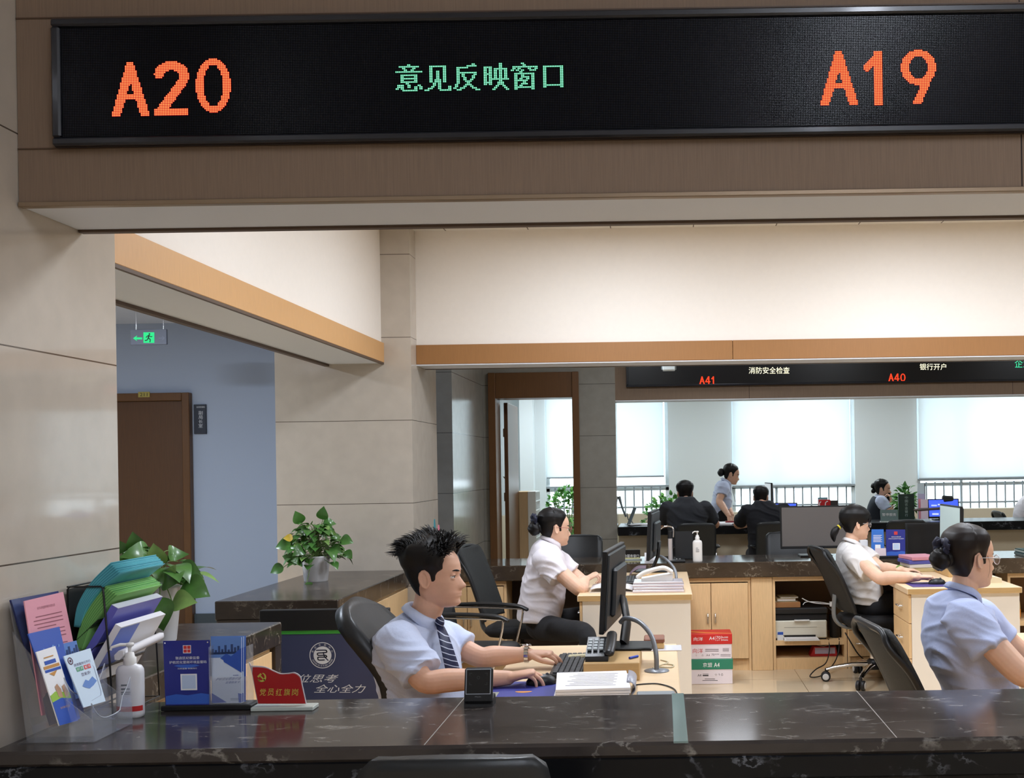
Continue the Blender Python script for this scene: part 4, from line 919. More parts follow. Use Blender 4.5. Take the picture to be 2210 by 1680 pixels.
# --- front counter, public side
t = thing('face_scanner', 'small black face scanner on a wedge foot on the front counter', 'scanner', (-.5625, 3.35, ZC))
sx0, sx1 = -.606, -.520; tl_ = .26
b = MB(); b.prism([V((sx0, 3.33, ZC)), V((sx0, 3.40, ZC)), V((sx0, 3.385, ZC+.03)), V((sx0, 3.362, ZC+.03)), V((sx0, 3.337, ZC+.022))], V((sx1-sx0, 0, 0))); b.build('foot', m_blackm, t); solid(t.children[0])
nn = V((0, -math.cos(tl_), math.sin(tl_))); up_ = V((0, math.sin(tl_), math.cos(tl_))); c_ = V((-.563, 3.345, ZC+.062))
MB().obox(c_, (V((1, 0, 0)), nn, up_), (.0425, .009, .053), .006).build('body', m_blackm, t)
b = MB(); f0 = c_+nn*.0094+up_*.010
b.obox(f0, (V((1, 0, 0)), nn, up_), (.0375, .0006, .0375), .0005); b.build('screen_rim', M('silver_rim', (178, 186, 198), .3, .5), t)
MB().obox(f0+nn*.0006, (V((1, 0, 0)), nn, up_), (.0352, .0006, .0352)).build('screen', m_offb, t)
b = MB(); m_gm = M('dark_marks', (62, 64, 66), .5)
for sxx in (-1, 1):
    for szz in (-1, 1):
        k = f0+nn*.0014+V((1, 0, 0))*.026*sxx+up_*(.017*szz+.008); b.obox(k-V((1, 0, 0))*.003*sxx, (V((1, 0, 0)), nn, up_), (.004, .0001, .0006)); b.obox(k-up_*.003*szz, (V((1, 0, 0)), nn, up_), (.0006, .0001, .004))
b.build('corner_marks', m_gm, t)
b = MB(); disc(b, f0+nn*.0014+up_*.012, .0035, .0048, 24, (V((1, 0, 0)), up_)); b.build('camera_ring', m_gm, t)
b = MB(); o_ = c_+nn*.0094-up_*.036-V((1, 0, 0))*.009; write(b, 'Miaxis', o_, V((.018, 0, 0)), up_*.003); b.build('lettering', M('grey_lettering', (140, 142, 146), .5), t)

# blue QR-board holder with folded brochures
YQ = 3.345
t = thing('brochure_holder', 'black-based acrylic stand with blue notice board on the front counter', 'brochure holder', (-1.38, 3.36, ZC))
pL, pR = P(350, 1530, YQ).x, P(545, 1530, YQ).x
MB().box((pL, YQ-.012, ZC), (pR, YQ+.065, ZC+.016), .003).build('base', m_blackm, t)
cor = [P(352, 1384, YQ+.03), P(452, 1382, YQ+.03), P(454.5, 1526, YQ), P(357, 1526, YQ)]
cor[2].z = cor[3].z = ZC+.016; bd = card('notice_board', '', '', cor, .004, m_navy, parent=t); grad = None
b = MB(); polyp(b, cor, [(.02, .86), (.25, .83), (.5, .85), (.8, .82), (.98, .84), (.98, .985), (.02, .985)]); polyp(b, cor, [(.30, .375), (.7, .375), (.78, .395), (.5, .44), (.22, .395)]); b.build('blue_glow_print', M('azure_print', (52, 96, 190), .4), bd)
b = MB(); patch(b, cor, .425, .075, .60, .20, .0007); patch(b, cor, .355, .52, .715, .772, .0007); b.build('white_print', m_pwhite, bd)
b = MB()
for i in (0, 1):
    for j in (0, 1): patch(b, cor, .438+.08*i, .083+.057*j, .508+.08*i, .133+.057*j, .0010)
b.build('red_seal', m_pred, bd)
b = MB(); patch(b, cor, .385, .54, .685, .75, .0010); b.build('pale_square', M('pale_blue_square', (190, 206, 230), .5), bd)
b = MB(); wcard(b, cor, '张店区纪委监委', .26, .25, .78, .295); wcard(b, cor, '护航优化营商环境监督码', .12, .315, .93, .36); wcard(b, cor, '扫码监督 你我同行', .30, .425, .72, .448); b.build('lettering', m_pwhite, bd)
b = MB()
for x in (.04, .96): disc(b, on(cor, x, .035, .0008), 0, .0022, 12, (V((1, 0, 0)), UP))
b.build('fixing_pins', m_chrome, bd)
m_ac = m_clear
b = MB(); b.box((P(453, 1500, YQ).x, YQ-.004, ZC+.016), (P(534, 1500, YQ).x, YQ-.001, ZC+.10)); b.box((P(534, 1500, YQ).x, YQ-.004, ZC+.016), (P(536, 1500, YQ).x, YQ+.045, ZC+.19)); b.box((P(452.6, 1500, YQ).x, YQ-.004, ZC+.016), (P(454.3, 1500, YQ).x, YQ+.045, ZC+.19)); b.build('acrylic_pocket', m_ac, t)
for k in range(3):
    dy = .007+.009*k; sx = 7.5*(2-k)
    cor = [P(455+(12 if k < 2 else 0)+sx*.0, 1377-2.5*k+2, YQ+dy+.028), P(521+4.5*(k), 1376-1.5*k, YQ+dy+.028), P(522+4.0*(k), 1524, YQ+dy), P(457+(12 if k < 2 else 0), 1524, YQ+dy)]
    if k == 0: cor[0] = P(455, 1379, YQ+dy+.028); cor[3] = P(458, 1524, YQ+dy)
    cor[2].z = cor[3].z = ZC+.018
    br = card('brochure', ('front brochure with a skyline and blue panels in the acrylic pocket', 'second brochure behind the skyline brochure in the acrylic pocket', 'rearmost brochure behind the skyline brochure in the acrylic pocket')[k], 'brochure', cor, .003, m_pale if k < 2 else m_royal, 'brochures in the acrylic pocket')
    b = MB(); polyp(b, cor, [(0, 0), (1, 0), (1, .30), (0, .30)], .0005); b.build('sky_print', m_sky, br)
    b = MB(); polyp(b, cor, [(1, .16), (1, .54), (.42, .37), (.40, .34), (.30, .31), (.5, .24), (.66, .285)], .0009); polyp(b, cor, [(0, .84), (.5, .985), (0, .995)], .0009); polyp(b, cor, [(.88, .85), (1, .86), (1, .99), (.9, .99)], .0009); b.build('blue_panels', m_royal, br)
    if k == 0:
        b = MB()
        for i in range(9):
            x = .02+.105*i; hgt = (.06, .04, .10, .05, .11, .04, .12, .07, .09)[i]; patch(b, cor, x, .22-hgt, x+.075, .245, .0007)
        patch(b, cor, 0, .215, 1, .25, .0007); b.build('skyline_print', m_city, br)
        b = MB(); wcard(b, cor, '护航优化营商环境', .12, .605, .93, .65, shear=.1); wcard(b, cor, '监督联系卡', .45, .665, .92, .70, shear=.1); wcard(b, cor, '张店区', .72, .567, .90, .588); b.build('lettering', M('blue_lettering', (50, 76, 150), .5), br)
        b = MB()
        for y in (.925, .945): patch(b, cor, .62, y, .95, y+.01)
        b.build('small_print', M('grey_print', (150, 160, 180), .6), br)
# red flag plaque
YR = 3.34
t = thing('flag_plaque', 'red wavy flag shaped plaque with gold lettering on a clear base', 'plaque', (P(605, 1530, YR).x, YR, ZC))
gb = [P(541, 1528, YR-.025), P(676, 1528, YR-.025)]
MB().box((gb[0].x, YR-.028, ZC), (gb[1].x, YR+.030, ZC+.012), .002).build('base', M('clear_base', (196, 204, 198), .12, coat=.4), t)
out = catmull([(541, 1438), (560, 1438.5), (575, 1441), (590, 1448), (605, 1454), (622, 1453.5), (636, 1452.5), (648, 1461), (652, 1478), (661, 1520)], 5)+[(556, 1520)]+catmull([(549, 1484), (543, 1452), (537.5, 1434), (536.5, 1430), (541, 1436)], 3)
def plate(pts, d, th, nm, mt, par, zmin=None):
    w_ = [P(x, y, d) for x, y in pts]
    if zmin:
        for p in w_: p.z = max(p.z, zmin)
    b = MB().prism(w_, V((0, th, 0))); return solid(b.build(nm, mt, par))
plate(out, YR, .005, 'clear_rim', M('clear_rim', (190, 182, 186), .2), t, ZC+.012)
cx_, cy_ = 600, 1480
inn = [(cx_+(x-cx_)*.968, cy_+(y-cy_)*.955+1) for x, y in out if x > 542]
fl = plate(inn, YR-.0018, .0016, 'flag_face', M('flag_red', (172, 30, 34), .35), t, ZC+.012)
b = MB(); y_ = YR-.0022
for k, ch in enumerate('党员红旗岗'): wpx(b, ch, 560+17.4*k, 1487, 573+17.4*k, 1502, y_, .12)
b.build('lettering', M('gold_print', (206, 196, 84), .4), fl)
b = MB()   # hammer and sickle emblem
oa = arc(565, 1462.5, 9.5, 10, 75, -150, 20); ia = arc(563.5, 1461.5, 7.5, 7.6, -150, 75, 20); b.add([P(*p, y_) for p in oa+ia], [(i, i+1, 41-i-1, 41-i) for i in range(20)])
lim(b, [(561, 1459), (572, 1470)], 1.4, y_); lim(b, [(556.5, 1462), (563.5, 1455)], 2.1, y_); lim(b, [(557.5, 1468), (561, 1471.5)], 1.2, y_)
b.build('emblem', M('gold_print', (206, 196, 84), .4), fl)
# sanitiser on the front counter
pump_bottle('white pump bottle of hand sanitiser with a red band on the front counter', -1.575, 3.27, ZC, .208, .0385, M('frosted_white', (226, 226, 230), .35), red=True)

# acrylic leaflet rack against the near pillar
t = thing('leaflet_rack', 'clear acrylic tiered leaflet rack against the near stone pillar on the front counter', 'leaflet rack', (-1.62, 3.06, ZC))
b = MB(); b.box((-1.725, 2.955, ZC), (-1.525, 3.175, ZC+.003)); b.build('base', m_clear, t)
MB().prism([V((-1.742, 2.955, ZC+.37)), V((-1.742, 3.16, ZC+.37)), V((-1.68, 3.16, ZC+.003)), V((-1.68, 2.955, ZC+.003))], V((.003, 0, 0))).build('back_panel', m_clear, t)
b = MB(); pr_ = [V((-1.530, 2.957+.215*i/14, ZC+.05+.055*(abs(i/14*2-1)**3)+(.03 if i > 10 else 0))) for i in range(15)]; b.prism(pr_+[V((-1.525, 3.172, ZC+.003)), V((-1.525, 2.957, ZC+.003))], V((.003, 0, 0))); b.build('front_pocket', m_clear, t)
b = MB(); pr_ = [V((-1.602, 2.957+.215*i/14, ZC+.115+.06*(abs(i/14*2-1)**3))) for i in range(15)]; b.prism(pr_+[V((-1.585, 3.172, ZC+.003)), V((-1.585, 2.957, ZC+.003))], V((.003, 0, 0))); b.build('middle_pocket', m_clear, t)
for y in (2.955, 3.172): MB().prism([V((-1.735, y, ZC+.30)), V((-1.60, y, ZC+.12)), V((-1.525, y, ZC+.06)), V((-1.525, y, ZC+.003)), V((-1.70, y, ZC+.003))], V((0, .003, 0))).build('side_panel', m_clear, t)
MB().box((-1.60, 3.06, ZC+.003), (-1.528, 3.063, ZC+.07)).build('divider', m_clear, t)
G = 'leaflets in the acrylic rack'
cor = [P(24, 1295, 2.965), P(126, 1276, 3.165), P(182, 1540, 3.165), P(111, 1566, 2.965)]
o = card('folder', 'navy folder at the back of the acrylic leaflet rack', 'folder', cor, .006, M('navy_folder', (36, 46, 104), .35))
b = MB(); e_ = [P(22, 1296, 2.96), P(40, 1291, 2.99), P(98, 1500, 2.985), P(80, 1490, 2.955)]; b.quad(*[v+V((.004, -.002, 0)) for v in e_]); b.build('film_sleeve', M('film_blue', (62, 78, 120), .2), o)
cor = [P(52.4, 1297.9, 2.95), P(136.2, 1278.2, 3.14), P(187, 1528, 3.14), P(91, 1545, 2.95)]
o = card('leaflet', 'pink printed sheet, tallest in the acrylic leaflet rack', 'leaflet', cor, .003, M('pink_paper', (226, 158, 172), .6), G)
b = MB(); m_pt = M('pink_print', (150, 92, 104), .8)
wcard(b, cor, '关于公布监督举报方式的公告', .27, .075, .72, .10)
for k in range(10): patch(b, cor, .14+(.06 if k % 3 == 0 else 0), .155+.032*k, .86-(.2 if k % 4 == 3 else 0), .163+.032*k)
b.build('print_lines', m_pt, o)
cor = [P(60.8, 1368.6, 2.925), P(128.3, 1352.9, 3.06), P(173, 1552, 3.06), P(131, 1565, 2.925)]
o = card('leaflet', 'royal blue brochure with a planet drawing in the acrylic leaflet rack', 'leaflet', cor, .003, m_royal, G)
b = MB(); 
for x, y, r_ in ((.60, .22, .012), (.70, .55, .012), (.82, .20, .005), (.30, .20, .004)): b.add([on(cor, x, y, .0008)+V((0, .8, 0)).normalized()*r_*math.cos(a)*.5+UP*r_*math.sin(a) for a in [2*math.pi*k/18 for k in range(18)]], [tuple(range(18))])
b.build('planet_print', M('light_blue_print', (136, 176, 226), .5), o)
cor = [P(78, 1407.9, 2.905), P(119.2, 1394.8, 2.99), P(168, 1556, 2.99), P(128.3, 1567, 2.905)]
o = card('leaflet', 'white and blue slim leaflet with a landscape at the front of the acrylic rack', 'leaflet', cor, .003, m_pwhite, G)
b = MB(); polyp(b, cor, [(0, .60), (.3, .56), (1, .62), (1, .74), (0, .70)], .0007); b.build('green_print', M('lawn_print', (150, 190, 70), .5), o)
b = MB(); polyp(b, cor, [(0, .69), (.5, .66), (1, .70), (1, 1), (0, 1)], .0009); patch(b, cor, .12, .265, .95, .30, .0009); patch(b, cor, .22, .15, .80, .2, .0009); b.build('blue_print', m_royal, o)
b = MB(); patch(b, cor, .10, .215, .92, .255, .0009); polyp(b, cor, [(.28, .32), (.72, .30), (.5, .365)], .0009); patch(b, cor, .25, .10, .75, .115, .0009); b.build('ochre_print', M('ochre_print', (196, 140, 70), .5), o)
b = MB(); polyp(b, cor, [(.35, .50), (.50, .47), (.62, .55), (.6, .66), (.4, .64)], .0011); polyp(b, cor, [(.7, .52), (.85, .5), (.95, .6), (.9, .67), (.72, .66)], .0011); wcard(b, cor, '信访事项办理', .3, .77, .8, .80, .0012); b.build('tan_print', M('tan_print', (190, 150, 120), .6), o)
cor = [P(132.3, 1390.8, 3.06), P(165, 1383, 3.13), P(190, 1500, 3.13), P(157, 1512, 3.06)]
o = card('leaflet', 'small skyline leaflet peeping out behind the pale blue leaflet with the emblem', 'leaflet', cor, .002, m_sky, G)
b = MB()
for i in range(6): patch(b, cor, .04+.16*i, .17-.05*(i % 3), .16+.16*i, .25, .0007)
b.build('skyline_print', m_city, o)
cor = [P(137.5, 1417, 3.0), P(195.1, 1399.5, 3.12), P(228, 1514, 3.12), P(181, 1528, 3.0)]
o = card('leaflet', 'pale blue leaflet with round emblem and red and green tabs in the acrylic rack', 'leaflet', cor, .003, M('ice_blue_print', (204, 222, 238), .5), G)
b = MB(); wcard(b, cor, '政务服务行不行', .22, .19, .86, .245); wcard(b, cor, '您来评!', .36, .385, .73, .45); b.build('lettering', M('plum_lettering', (70, 44, 90), .6), o)
b = MB(); patch(b, cor, .25, .265, .37, .345); patch(b, cor, .39, .265, .51, .345); b.build('green_tabs', m_pgreen, o)
b = MB(); patch(b, cor, .55, .265, .67, .345); patch(b, cor, .69, .265, .81, .345); b.build('red_tabs', m_pred, o)
b = MB(); wcard(b, cor, '好', .27, .28, .35, .33, .001); wcard(b, cor, '评', .41, .28, .49, .33, .001); wcard(b, cor, '差', .57, .28, .65, .33, .001); wcard(b, cor, '评', .71, .28, .79, .33, .001); b.build('tab_lettering', m_pwhite, o)
b = MB(); cc = on(cor, .15, .12, .0008); ex_ = (on(cor, 1, .1)-on(cor, 0, .1)).normalized(); ey_ = (on(cor, .1, 0)-on(cor, .1, 1)).normalized()
disc(b, cc, .0075, .0105, 24, (ex_, ey_)); disc(b, cc, 0, .004, 16, (ex_, ey_)); b.build('emblem', M('maroon_print', (90, 50, 70), .6), o)
b = MB(); polyp(b, cor, [(.25, .62), (.45, .52), (.55, .56), (.75, .50), (.88, .60), (.7, .66), (.5, .70), (.35, .66)], .0007); b.build('blue_splash', m_sky, o)
b = MB(); stroke_ = [(.86, .30), (.92, .34), (.92, .80), (.86, .87), (.40, .92)]
for (xa_, ya_), (xb_, yb_) in zip(stroke_[:-1], stroke_[1:]): b.add([on(cor, xa_-.008, ya_, .0008), on(cor, xa_+.008, ya_+.004, .0008), on(cor, xb_+.008, yb_+.004, .0008), on(cor, xb_-.008, yb_, .0008)], [(0, 1, 2, 3)])
b.build('phone_outline', M('grey_print', (150, 160, 180), .6), o)

for pz in ((-1.5285, ZC+.05, .055, .03), (-1.6005, ZC+.115, .06, 0)):
    MB().tube([(pz[0], 2.957+.215*i/14, pz[1]+pz[2]*(abs(i/14*2-1)**3)+(pz[3] if i > 10 else 0)) for i in range(15)], .0016, 6).build('pocket_rim_glint', M('acrylic_edge_glint', (206, 212, 222), .15, alpha=.75), t)  # light caught on the clear edges, put on as pale strips
# black wire file rack with leaning files
t = thing('file_rack', 'black wire tiered file rack holding leaning files beside the near stone pillar', 'file rack', (-1.68, 3.38, ZC))
m_wire = M('black_wire', (22, 22, 24), .4)
Y0, Y1 = 3.245, 3.545; yA, yB = Y0, Y1
b = MB()
for y in (Y0, Y1):
    b.tube([(-1.742, y, ZC), (-1.742, y, 1.205), (-1.735, y, 1.212), (-1.645, y, 1.212), (-1.638, y, 1.205), (-1.622, y, .99), (-1.615, y, ZC+.004), (-1.742, y, ZC+.004)], .0028, 6)
for (x, z) in ((-1.742, 1.212), (-1.638, 1.207), (-1.615, ZC+.004), (-1.742, ZC+.004)): b.tube([(x, Y0, z), (x, Y1, z)], .0028, 6)
b.build('wire_frame', m_wire, t)
m_mesh = M('black_wire_mesh', (30, 30, 32), .6, alpha=.72)
for z in (1.085, 1.015, .945):
    MB().prism([V((-1.739, Y0+.004, z-.045)), V((-1.737, Y0+.004, z-.045)), V((-1.655, Y0+.004, z+.028)), V((-1.657, Y0+.004, z+.030))], V((0, Y1-Y0-.008, 0))).build('mesh_pocket', m_mesh, t)
MB().box((-1.745, Y0, ZC+.02), (-1.743, Y1, 1.205)).build('mesh_back', m_mesh, t)
def bent_stack(name, label, cat, path, th, mats, n, grp, y0=3.25, y1=3.54, ridge=True):
    "n sheets bent along path (x, z), thickness th measured downwards-right"
    pts = catmull([(x, z, 0) for x, z in path], 6); b = MB(); o = None
    for k in range(n):
        f = k/max(1, n-1); g = []
        for (x, z, _) in pts:
            i = pts.index((x, z, _)); a, c = pts[max(i-1, 0)], pts[min(i+1, len(pts)-1)]; dx, dz = c[0]-a[0], c[1]-a[1]; L_ = math.hypot(dx, dz)
            nx, nz = dz/L_, -dx/L_; s = i/(len(pts)-1); off = th*(f)*(.45+.55*s); tr = (random.random()-.5)*.004*(s > .9)
            g.append([(x+nx*off+dx/L_*tr, y, z+nz*off+dz/L_*tr) for y in (y0, (y0+y1)/2, y1)])
        b.cur = k % len(mats); b.sheet(g, th/n*.55)
    o = b.build(name, mats, None, V((path[0][0], (y0+y1)/2, path[0][1]))); return tag(o, label, cat, grp)
m_cy = M('cyan_paper', (96, 184, 196), .6); m_cy2 = M('cyan_paper_dark', (60, 140, 156), .6); m_gr = M('green_paper', (136, 196, 110), .6); m_gr2 = M('green_paper_dark', (88, 150, 84), .6)
bent_stack('paper_file_stack', 'thick stack of cyan files leaning from the top pocket of the black wire rack', 'files', [(-1.728, 1.095), (-1.715, 1.16), (-1.675, 1.225), (-1.617, 1.281)], .040, [m_cy, m_cy2, m_cy], 18, None)
bent_stack('paper_file_stack', 'thick stack of green files leaning below the cyan files in the wire rack', 'files', [(-1.727, 1.03), (-1.708, 1.10), (-1.675, 1.16), (-1.632, 1.213)], .042, [m_gr, m_gr2, m_gr], 18, None)
def folder_box(name, label, p0, p1, th, mat, matt, y0=3.25, y1=3.54):
    d = V((p1[0]-p0[0], 0, p1[1]-p0[1])).normalized(); n = V((d.z, 0, -d.x)); a, c = V((p0[0], y0, p0[1])), V((p1[0], y0, p1[1]))
    o = MB().prism([a, c, c+n*th, a+n*th], V((0, y1-y0, 0))).build(name, mat, None, a); solid(o); tag(o, label, 'folder')
    MB().prism([c+d*.0004-n*0, c+d*.0015, c+d*.0015+n*th, c+d*.0004+n*th], V((0, y1-y0, 0))).build('top_edge', matt, o); return o
fo = folder_box('document_folder', 'violet blue folder with a grey top edge leaning in the wire rack', (-1.712, 1.0), (-1.617, 1.157), .022, M('violet_blue_folder', (104, 106, 196), .4), M('grey_edge', (190, 192, 204), .5))
fo = folder_box('document_folder', 'white and blue printed folder leaning lowest in the wire rack', (-1.706, .935), (-1.607, 1.10), .02, m_pwhite, m_pwhite)
b = MB(); d = V((.099, 0, .165)).normalized(); n = V((d.z, 0, -d.x)); p = V((-1.706, 0, .935))+n*.0204+d*.19
b.quad(p+V((0, 3.25, 0)), p+V((0, 3.37, 0)), p+V((0, 3.37, 0))-d*.12, p+V((0, 3.25, 0))-d*.18); b.build('blue_print', M('cornflower_print', (104, 128, 210), .5), fo)
o = MB().tube([(-1.60, 3.255, 1.008), (-1.60, 3.52, 1.022)], [(.018, .012), (.018, .012)], 6).build('rolled_paper', m_paper, None, (-1.6, 3.38, .99)); tag(o, 'folded white paper roll resting on the lowest pocket of the wire rack', 'paper')

# --- potted pothos
m_leaf = M('pothos_leaf', (70, 116, 52), .32, noise_=(14, .35, (1, 1, 1)), coat=.2); m_leaf2 = M('pothos_leaf_light', (120, 156, 84), .35, noise_=(14, .25, (1, 1, 1))); m_leafy = M('pothos_leaf_yellow', (206, 176, 60), .4)
m_stem = M('plant_stem', (110, 136, 74), .5); m_pot = M('white_ceramic', (226, 226, 228), .3); m_soil = M('potting_soil', (50, 40, 32), .9)
def leaf(mb, base, d, up, L_, W_, droop=.3, fold=.25):
    d = V(d).normalized(); s = d.cross(V(up)).normalized(); u = s.cross(d); rows = []
    for t, w_ in ((0, .05), (.03, .36), (.08, .62), (.14, .82), (.22, .96), (.32, 1.02), (.42, 1.0), (.52, .91), (.62, .77), (.72, .60), (.8, .44), (.87, .28), (.93, .15), (1.0, .01)):
        c = V(base)+d*(L_*t*(1-.12*droop*t))+u*(L_*(.10*math.sin(math.pi*t)-droop*t*t)); rows.append([c-s*W_*w_+u*W_*w_*fold, c-s*W_*w_*.5+u*W_*w_*fold*.35, c, c+s*W_*w_*.5+u*W_*w_*fold*.35, c+s*W_*w_+u*W_*w_*fold])
    mb.sheet(rows)
def pothos(name, label, x, y, z, pot, spread, hgt, n, seed, lsz, hang=0, extra=()):
    rd = random.Random(seed); t = thing(name, label, 'plant', (x, y, z))
    r0, r1, ph = pot
    MB().lathe((x, y, z), [(r0*.94, 0), (r0, .006), (r1, ph-.008), (r1*1.02, ph), (r1*.94, ph), (r1*.90, ph-.02)], 32, cap=(1, 1)).build('pot', m_pot, t)
    MB().lathe((x, y, z+ph-.024), [(r1*.92, 0), (r1*.5, .006), (.001, .008)], 24).build('soil', m_soil, t)
    f = MB(); s = MB(); c = V((x, y, z+ph))
    for k in range(n):
        a = rd.uniform(0, 2*math.pi); e = rd.uniform(-.28 if hang else .0, 1.0); e = e**.8 if e > 0 else e; rr = spread*(1-.70*max(0, e)**1.6)*rd.uniform(.5, 1.0); hz = hgt*e*rd.uniform(.75, 1.02)+.01
        tip = c+V((rr*math.cos(a), rr*math.sin(a), hz)); mid = c+V((rr*.35*math.cos(a), rr*.35*math.sin(a), hz*.72+.02))
        s.tube(catmull([c+V((.2*r1*math.cos(a), .2*r1*math.sin(a), -.015)), mid, tip], 5), .0022, 5)
        f.cur = 1 if rd.random() < .18 else 0
        out = V((math.cos(a), math.sin(a), rd.uniform(-.5, .35))); L_ = lsz*rd.uniform(.75, 1.15); leaf(f, tip, out, (0, 0, 1) if rd.random() < .75 else (rd.uniform(-1, 1), -1, .4), L_, L_*.40, rd.uniform(.1, .5), rd.uniform(.1, .35))
    for (px, py, d, dx, dz, L_, cl) in extra:
        tip = P(px, py, d); s.tube(catmull([c+V((0, 0, -.01)), (c+tip)/2+V((0, 0, .03)), tip], 5), .0024, 5); f.cur = cl; leaf(f, tip, (dx, -.25, dz), (0, -.85, .5), L_, L_*.44, .15, .15)
    f.build('foliage', [m_leaf, m_leaf2, m_leafy], t); s.build('stems', m_stem, t); return t
q = PZ(679, 1256, ZC); pothos('pothos_plant', 'bushy potted pothos in a white pot on the counter by the far stone pillar', q.x, q.y+.03, ZC, (.075, .09, .165), .19, .215, 120, 5, .088, 12,
    [(628, 1175, q.y-.1, -1, -.15, .10, 0), (612, 1225, q.y-.1, -1, -.35, .09, 0), (650, 1130, q.y, -.3, .8, .09, 0), (697, 1122, q.y, .1, .9, .09, 0), (735, 1165, q.y, 1, -.2, .09, 0), (745, 1190, q.y, .8, -.8, .07, 0), (632, 1163, q.y-.12, -.8, .1, .06, 2), (662, 1258, q.y-.14, .5, -1, .07, 0)])
q = PZ(331, 1391, ZC); pothos('pothos_plant', 'large leaved potted pothos in a tall white pot behind the wire file rack', q.x, q.y+.07, ZC, (.062, .085, .235), .15, .16, 30, 11, .12, 3,
    [(345, 1222, q.y, -.2, 1, .10, 1), (395, 1262, q.y-.02, 1, -.35, .13, 0), (372, 1300, q.y-.06, 1, .05, .11, 1), (380, 1232, q.y+.05, 1, -.25, .13, 0), (345, 1290, q.y-.08, .15, -1, .14, 0), (300, 1190, q.y+.1, -.1, .6, .09, 0), (272, 1205, q.y+.1, -.3, .8, .09, 0), (372, 1245, q.y-.03, .2, .5, .06, 1), (350, 1260, q.y-.04, .8, .2, .10, 0)])
# ---------------------------------------------------------------- things on and under the second counter
YC = 8.5
def book(label, c, h, col, rz=0., cat='book', name='book', group=None):
    u = V((math.cos(rz), math.sin(rz), 0)); w_ = V((-u.y, u.x, 0)); c = V(c); k = h[2]*.16
    b = MB(); b.obox(c+UP*k, (u, w_, UP), (h[0], h[1], k)); b.obox(c+UP*(2*h[2]-k), (u, w_, UP), (h[0], h[1], k)); b.obox(c-w_*(h[1]-k)+UP*h[2], (u, w_, UP), (h[0], k, h[2]-2*k)) if False else b.obox(c-u*(h[0]-k)+UP*h[2], (u, w_, UP), (k, h[1], h[2]-2*k))
    t = b.build(name, M('cover_%d_%d_%d' % col, col, .5), None, c); tag(t, label, cat, group)
    MB().obox(c+UP*h[2]+u*.002, (u, w_, UP), (h[0]-.004, h[1]-.004, h[2]-2*k-.0004)).build('pages', m_paper, t); return t
# window name stand
t = thing('name_stand', 'dark name stand with white lettering on the marble counter beside the woman with folded arms', 'sign', (P(1360, 1215, 8.62).x, 8.62, Z2))
a, c = P(1337, 1215, 8.62), P(1382, 1215, 8.62)
MB().box((a.x, 8.612, Z2), (c.x, 8.628, P(1360, 1187, 8.62).z), .002).build('plate', m_offb, t)
b = MB(); wpx(b, '综合服务窗口', 1340, 1197, 1379, 1205, 8.6115); b.build('lettering', m_wh, t)
MB().box((a.x, 8.60, Z2+.012), (c.x, 8.611, Z2+.016)).build('gold_line', M('gold_print', (206, 196, 84), .4), t)
MB().box((a.x-.01, 8.60, Z2), (c.x+.012, 8.66, Z2+.012), .002).build('base', M('clear_base', (196, 204, 198), .12, coat=.4), t)
cor = [P(1391, 1193.5, 8.56), P(1413, 1193.5, 8.56), P(1414, 1214, 8.53), P(1391, 1214, 8.53)]
o = card('notice_card', 'small white notice card standing beside the profile monitor on the marble counter', 'card', cor, .004, m_pwhite)
b = MB()
for k in range(4): patch(b, cor, .1, .55+.1*k, .85, .58+.1*k)
b.build('print_lines', m_ink, o)
# document camera
t = thing('document_camera', 'document camera with a silver pole and bent silver arm on the marble counter', 'camera', (P(1447, 1216, 8.34).x, 8.36, Z2))
x = P(1447, 1200, 8.34).x
MB().box((x-.03, 8.30, Z2), (x+.11, 8.45, Z2+.014), .005).build('base', m_black, t)
MB().tube([(x, 8.36, Z2+.01), (x, 8.36, P(1447, 1163, 8.36).z)], [(.019, .014)]*2, 12).build('pole', M('pale_aluminium', (204, 198, 198), .35, .4), t)
MB().tube([(x+.002, 8.37, Z2+.10), (x+.002, 8.37, P(1447, 1147, 8.36).z)], [(.022, .016)]*2, 10).build('sleeve', m_blackm, t)
MB().tube(catmull([P(1453, 1160, 8.36), P(1453, 1142, 8.36), P(1446, 1137, 8.36), P(1434, 1137, 8.36), P(1426, 1142, 8.36), P(1417, 1143, 8.36)], 5), .006, 8).build('arm', m_chrome, t)
MB().obox(P(1414, 1144, 8.36), (V((1, 0, 0)), V((0, 1, 0)), UP), (.022, .016, .012), .004).build('camera_head', m_black, t)
# black terminal, bottle
t = thing('display_terminal', 'black upright terminal between the silver pole and the second white pump bottle', 'terminal', (P(1477, 1214, 8.62).x, 8.62, Z2))
MB().obox(P(1476.5, 1181, 8.66), (V((1, 0, 0)), V((0, -.99, .12)).normalized(), V((0, .12, .99)).normalized()), (.074, .011, .122), .005).build('housing', m_bez, t)
MB().box((P(1456, 1200, 8.6).x, 8.57, Z2), (P(1499, 1200, 8.6).x, 8.71, Z2+.012), .004).build('base', m_bez, t)
b = MB()
for px in (1459, 1466): b.box((P(px, 1214, 8.568).x, 8.5685, Z2+.004), (P(px+3, 1214, 8.568).x, 8.5695, Z2+.008))
b.build('indicator_lights', m_wh, t)
pump_bottle('white pump bottle of sanitiser on the brown marble counter behind the closed cabinet', P(1506, 1217, 8.31).x, 8.335, Z2, .222, .036, m_whp, lab=True)
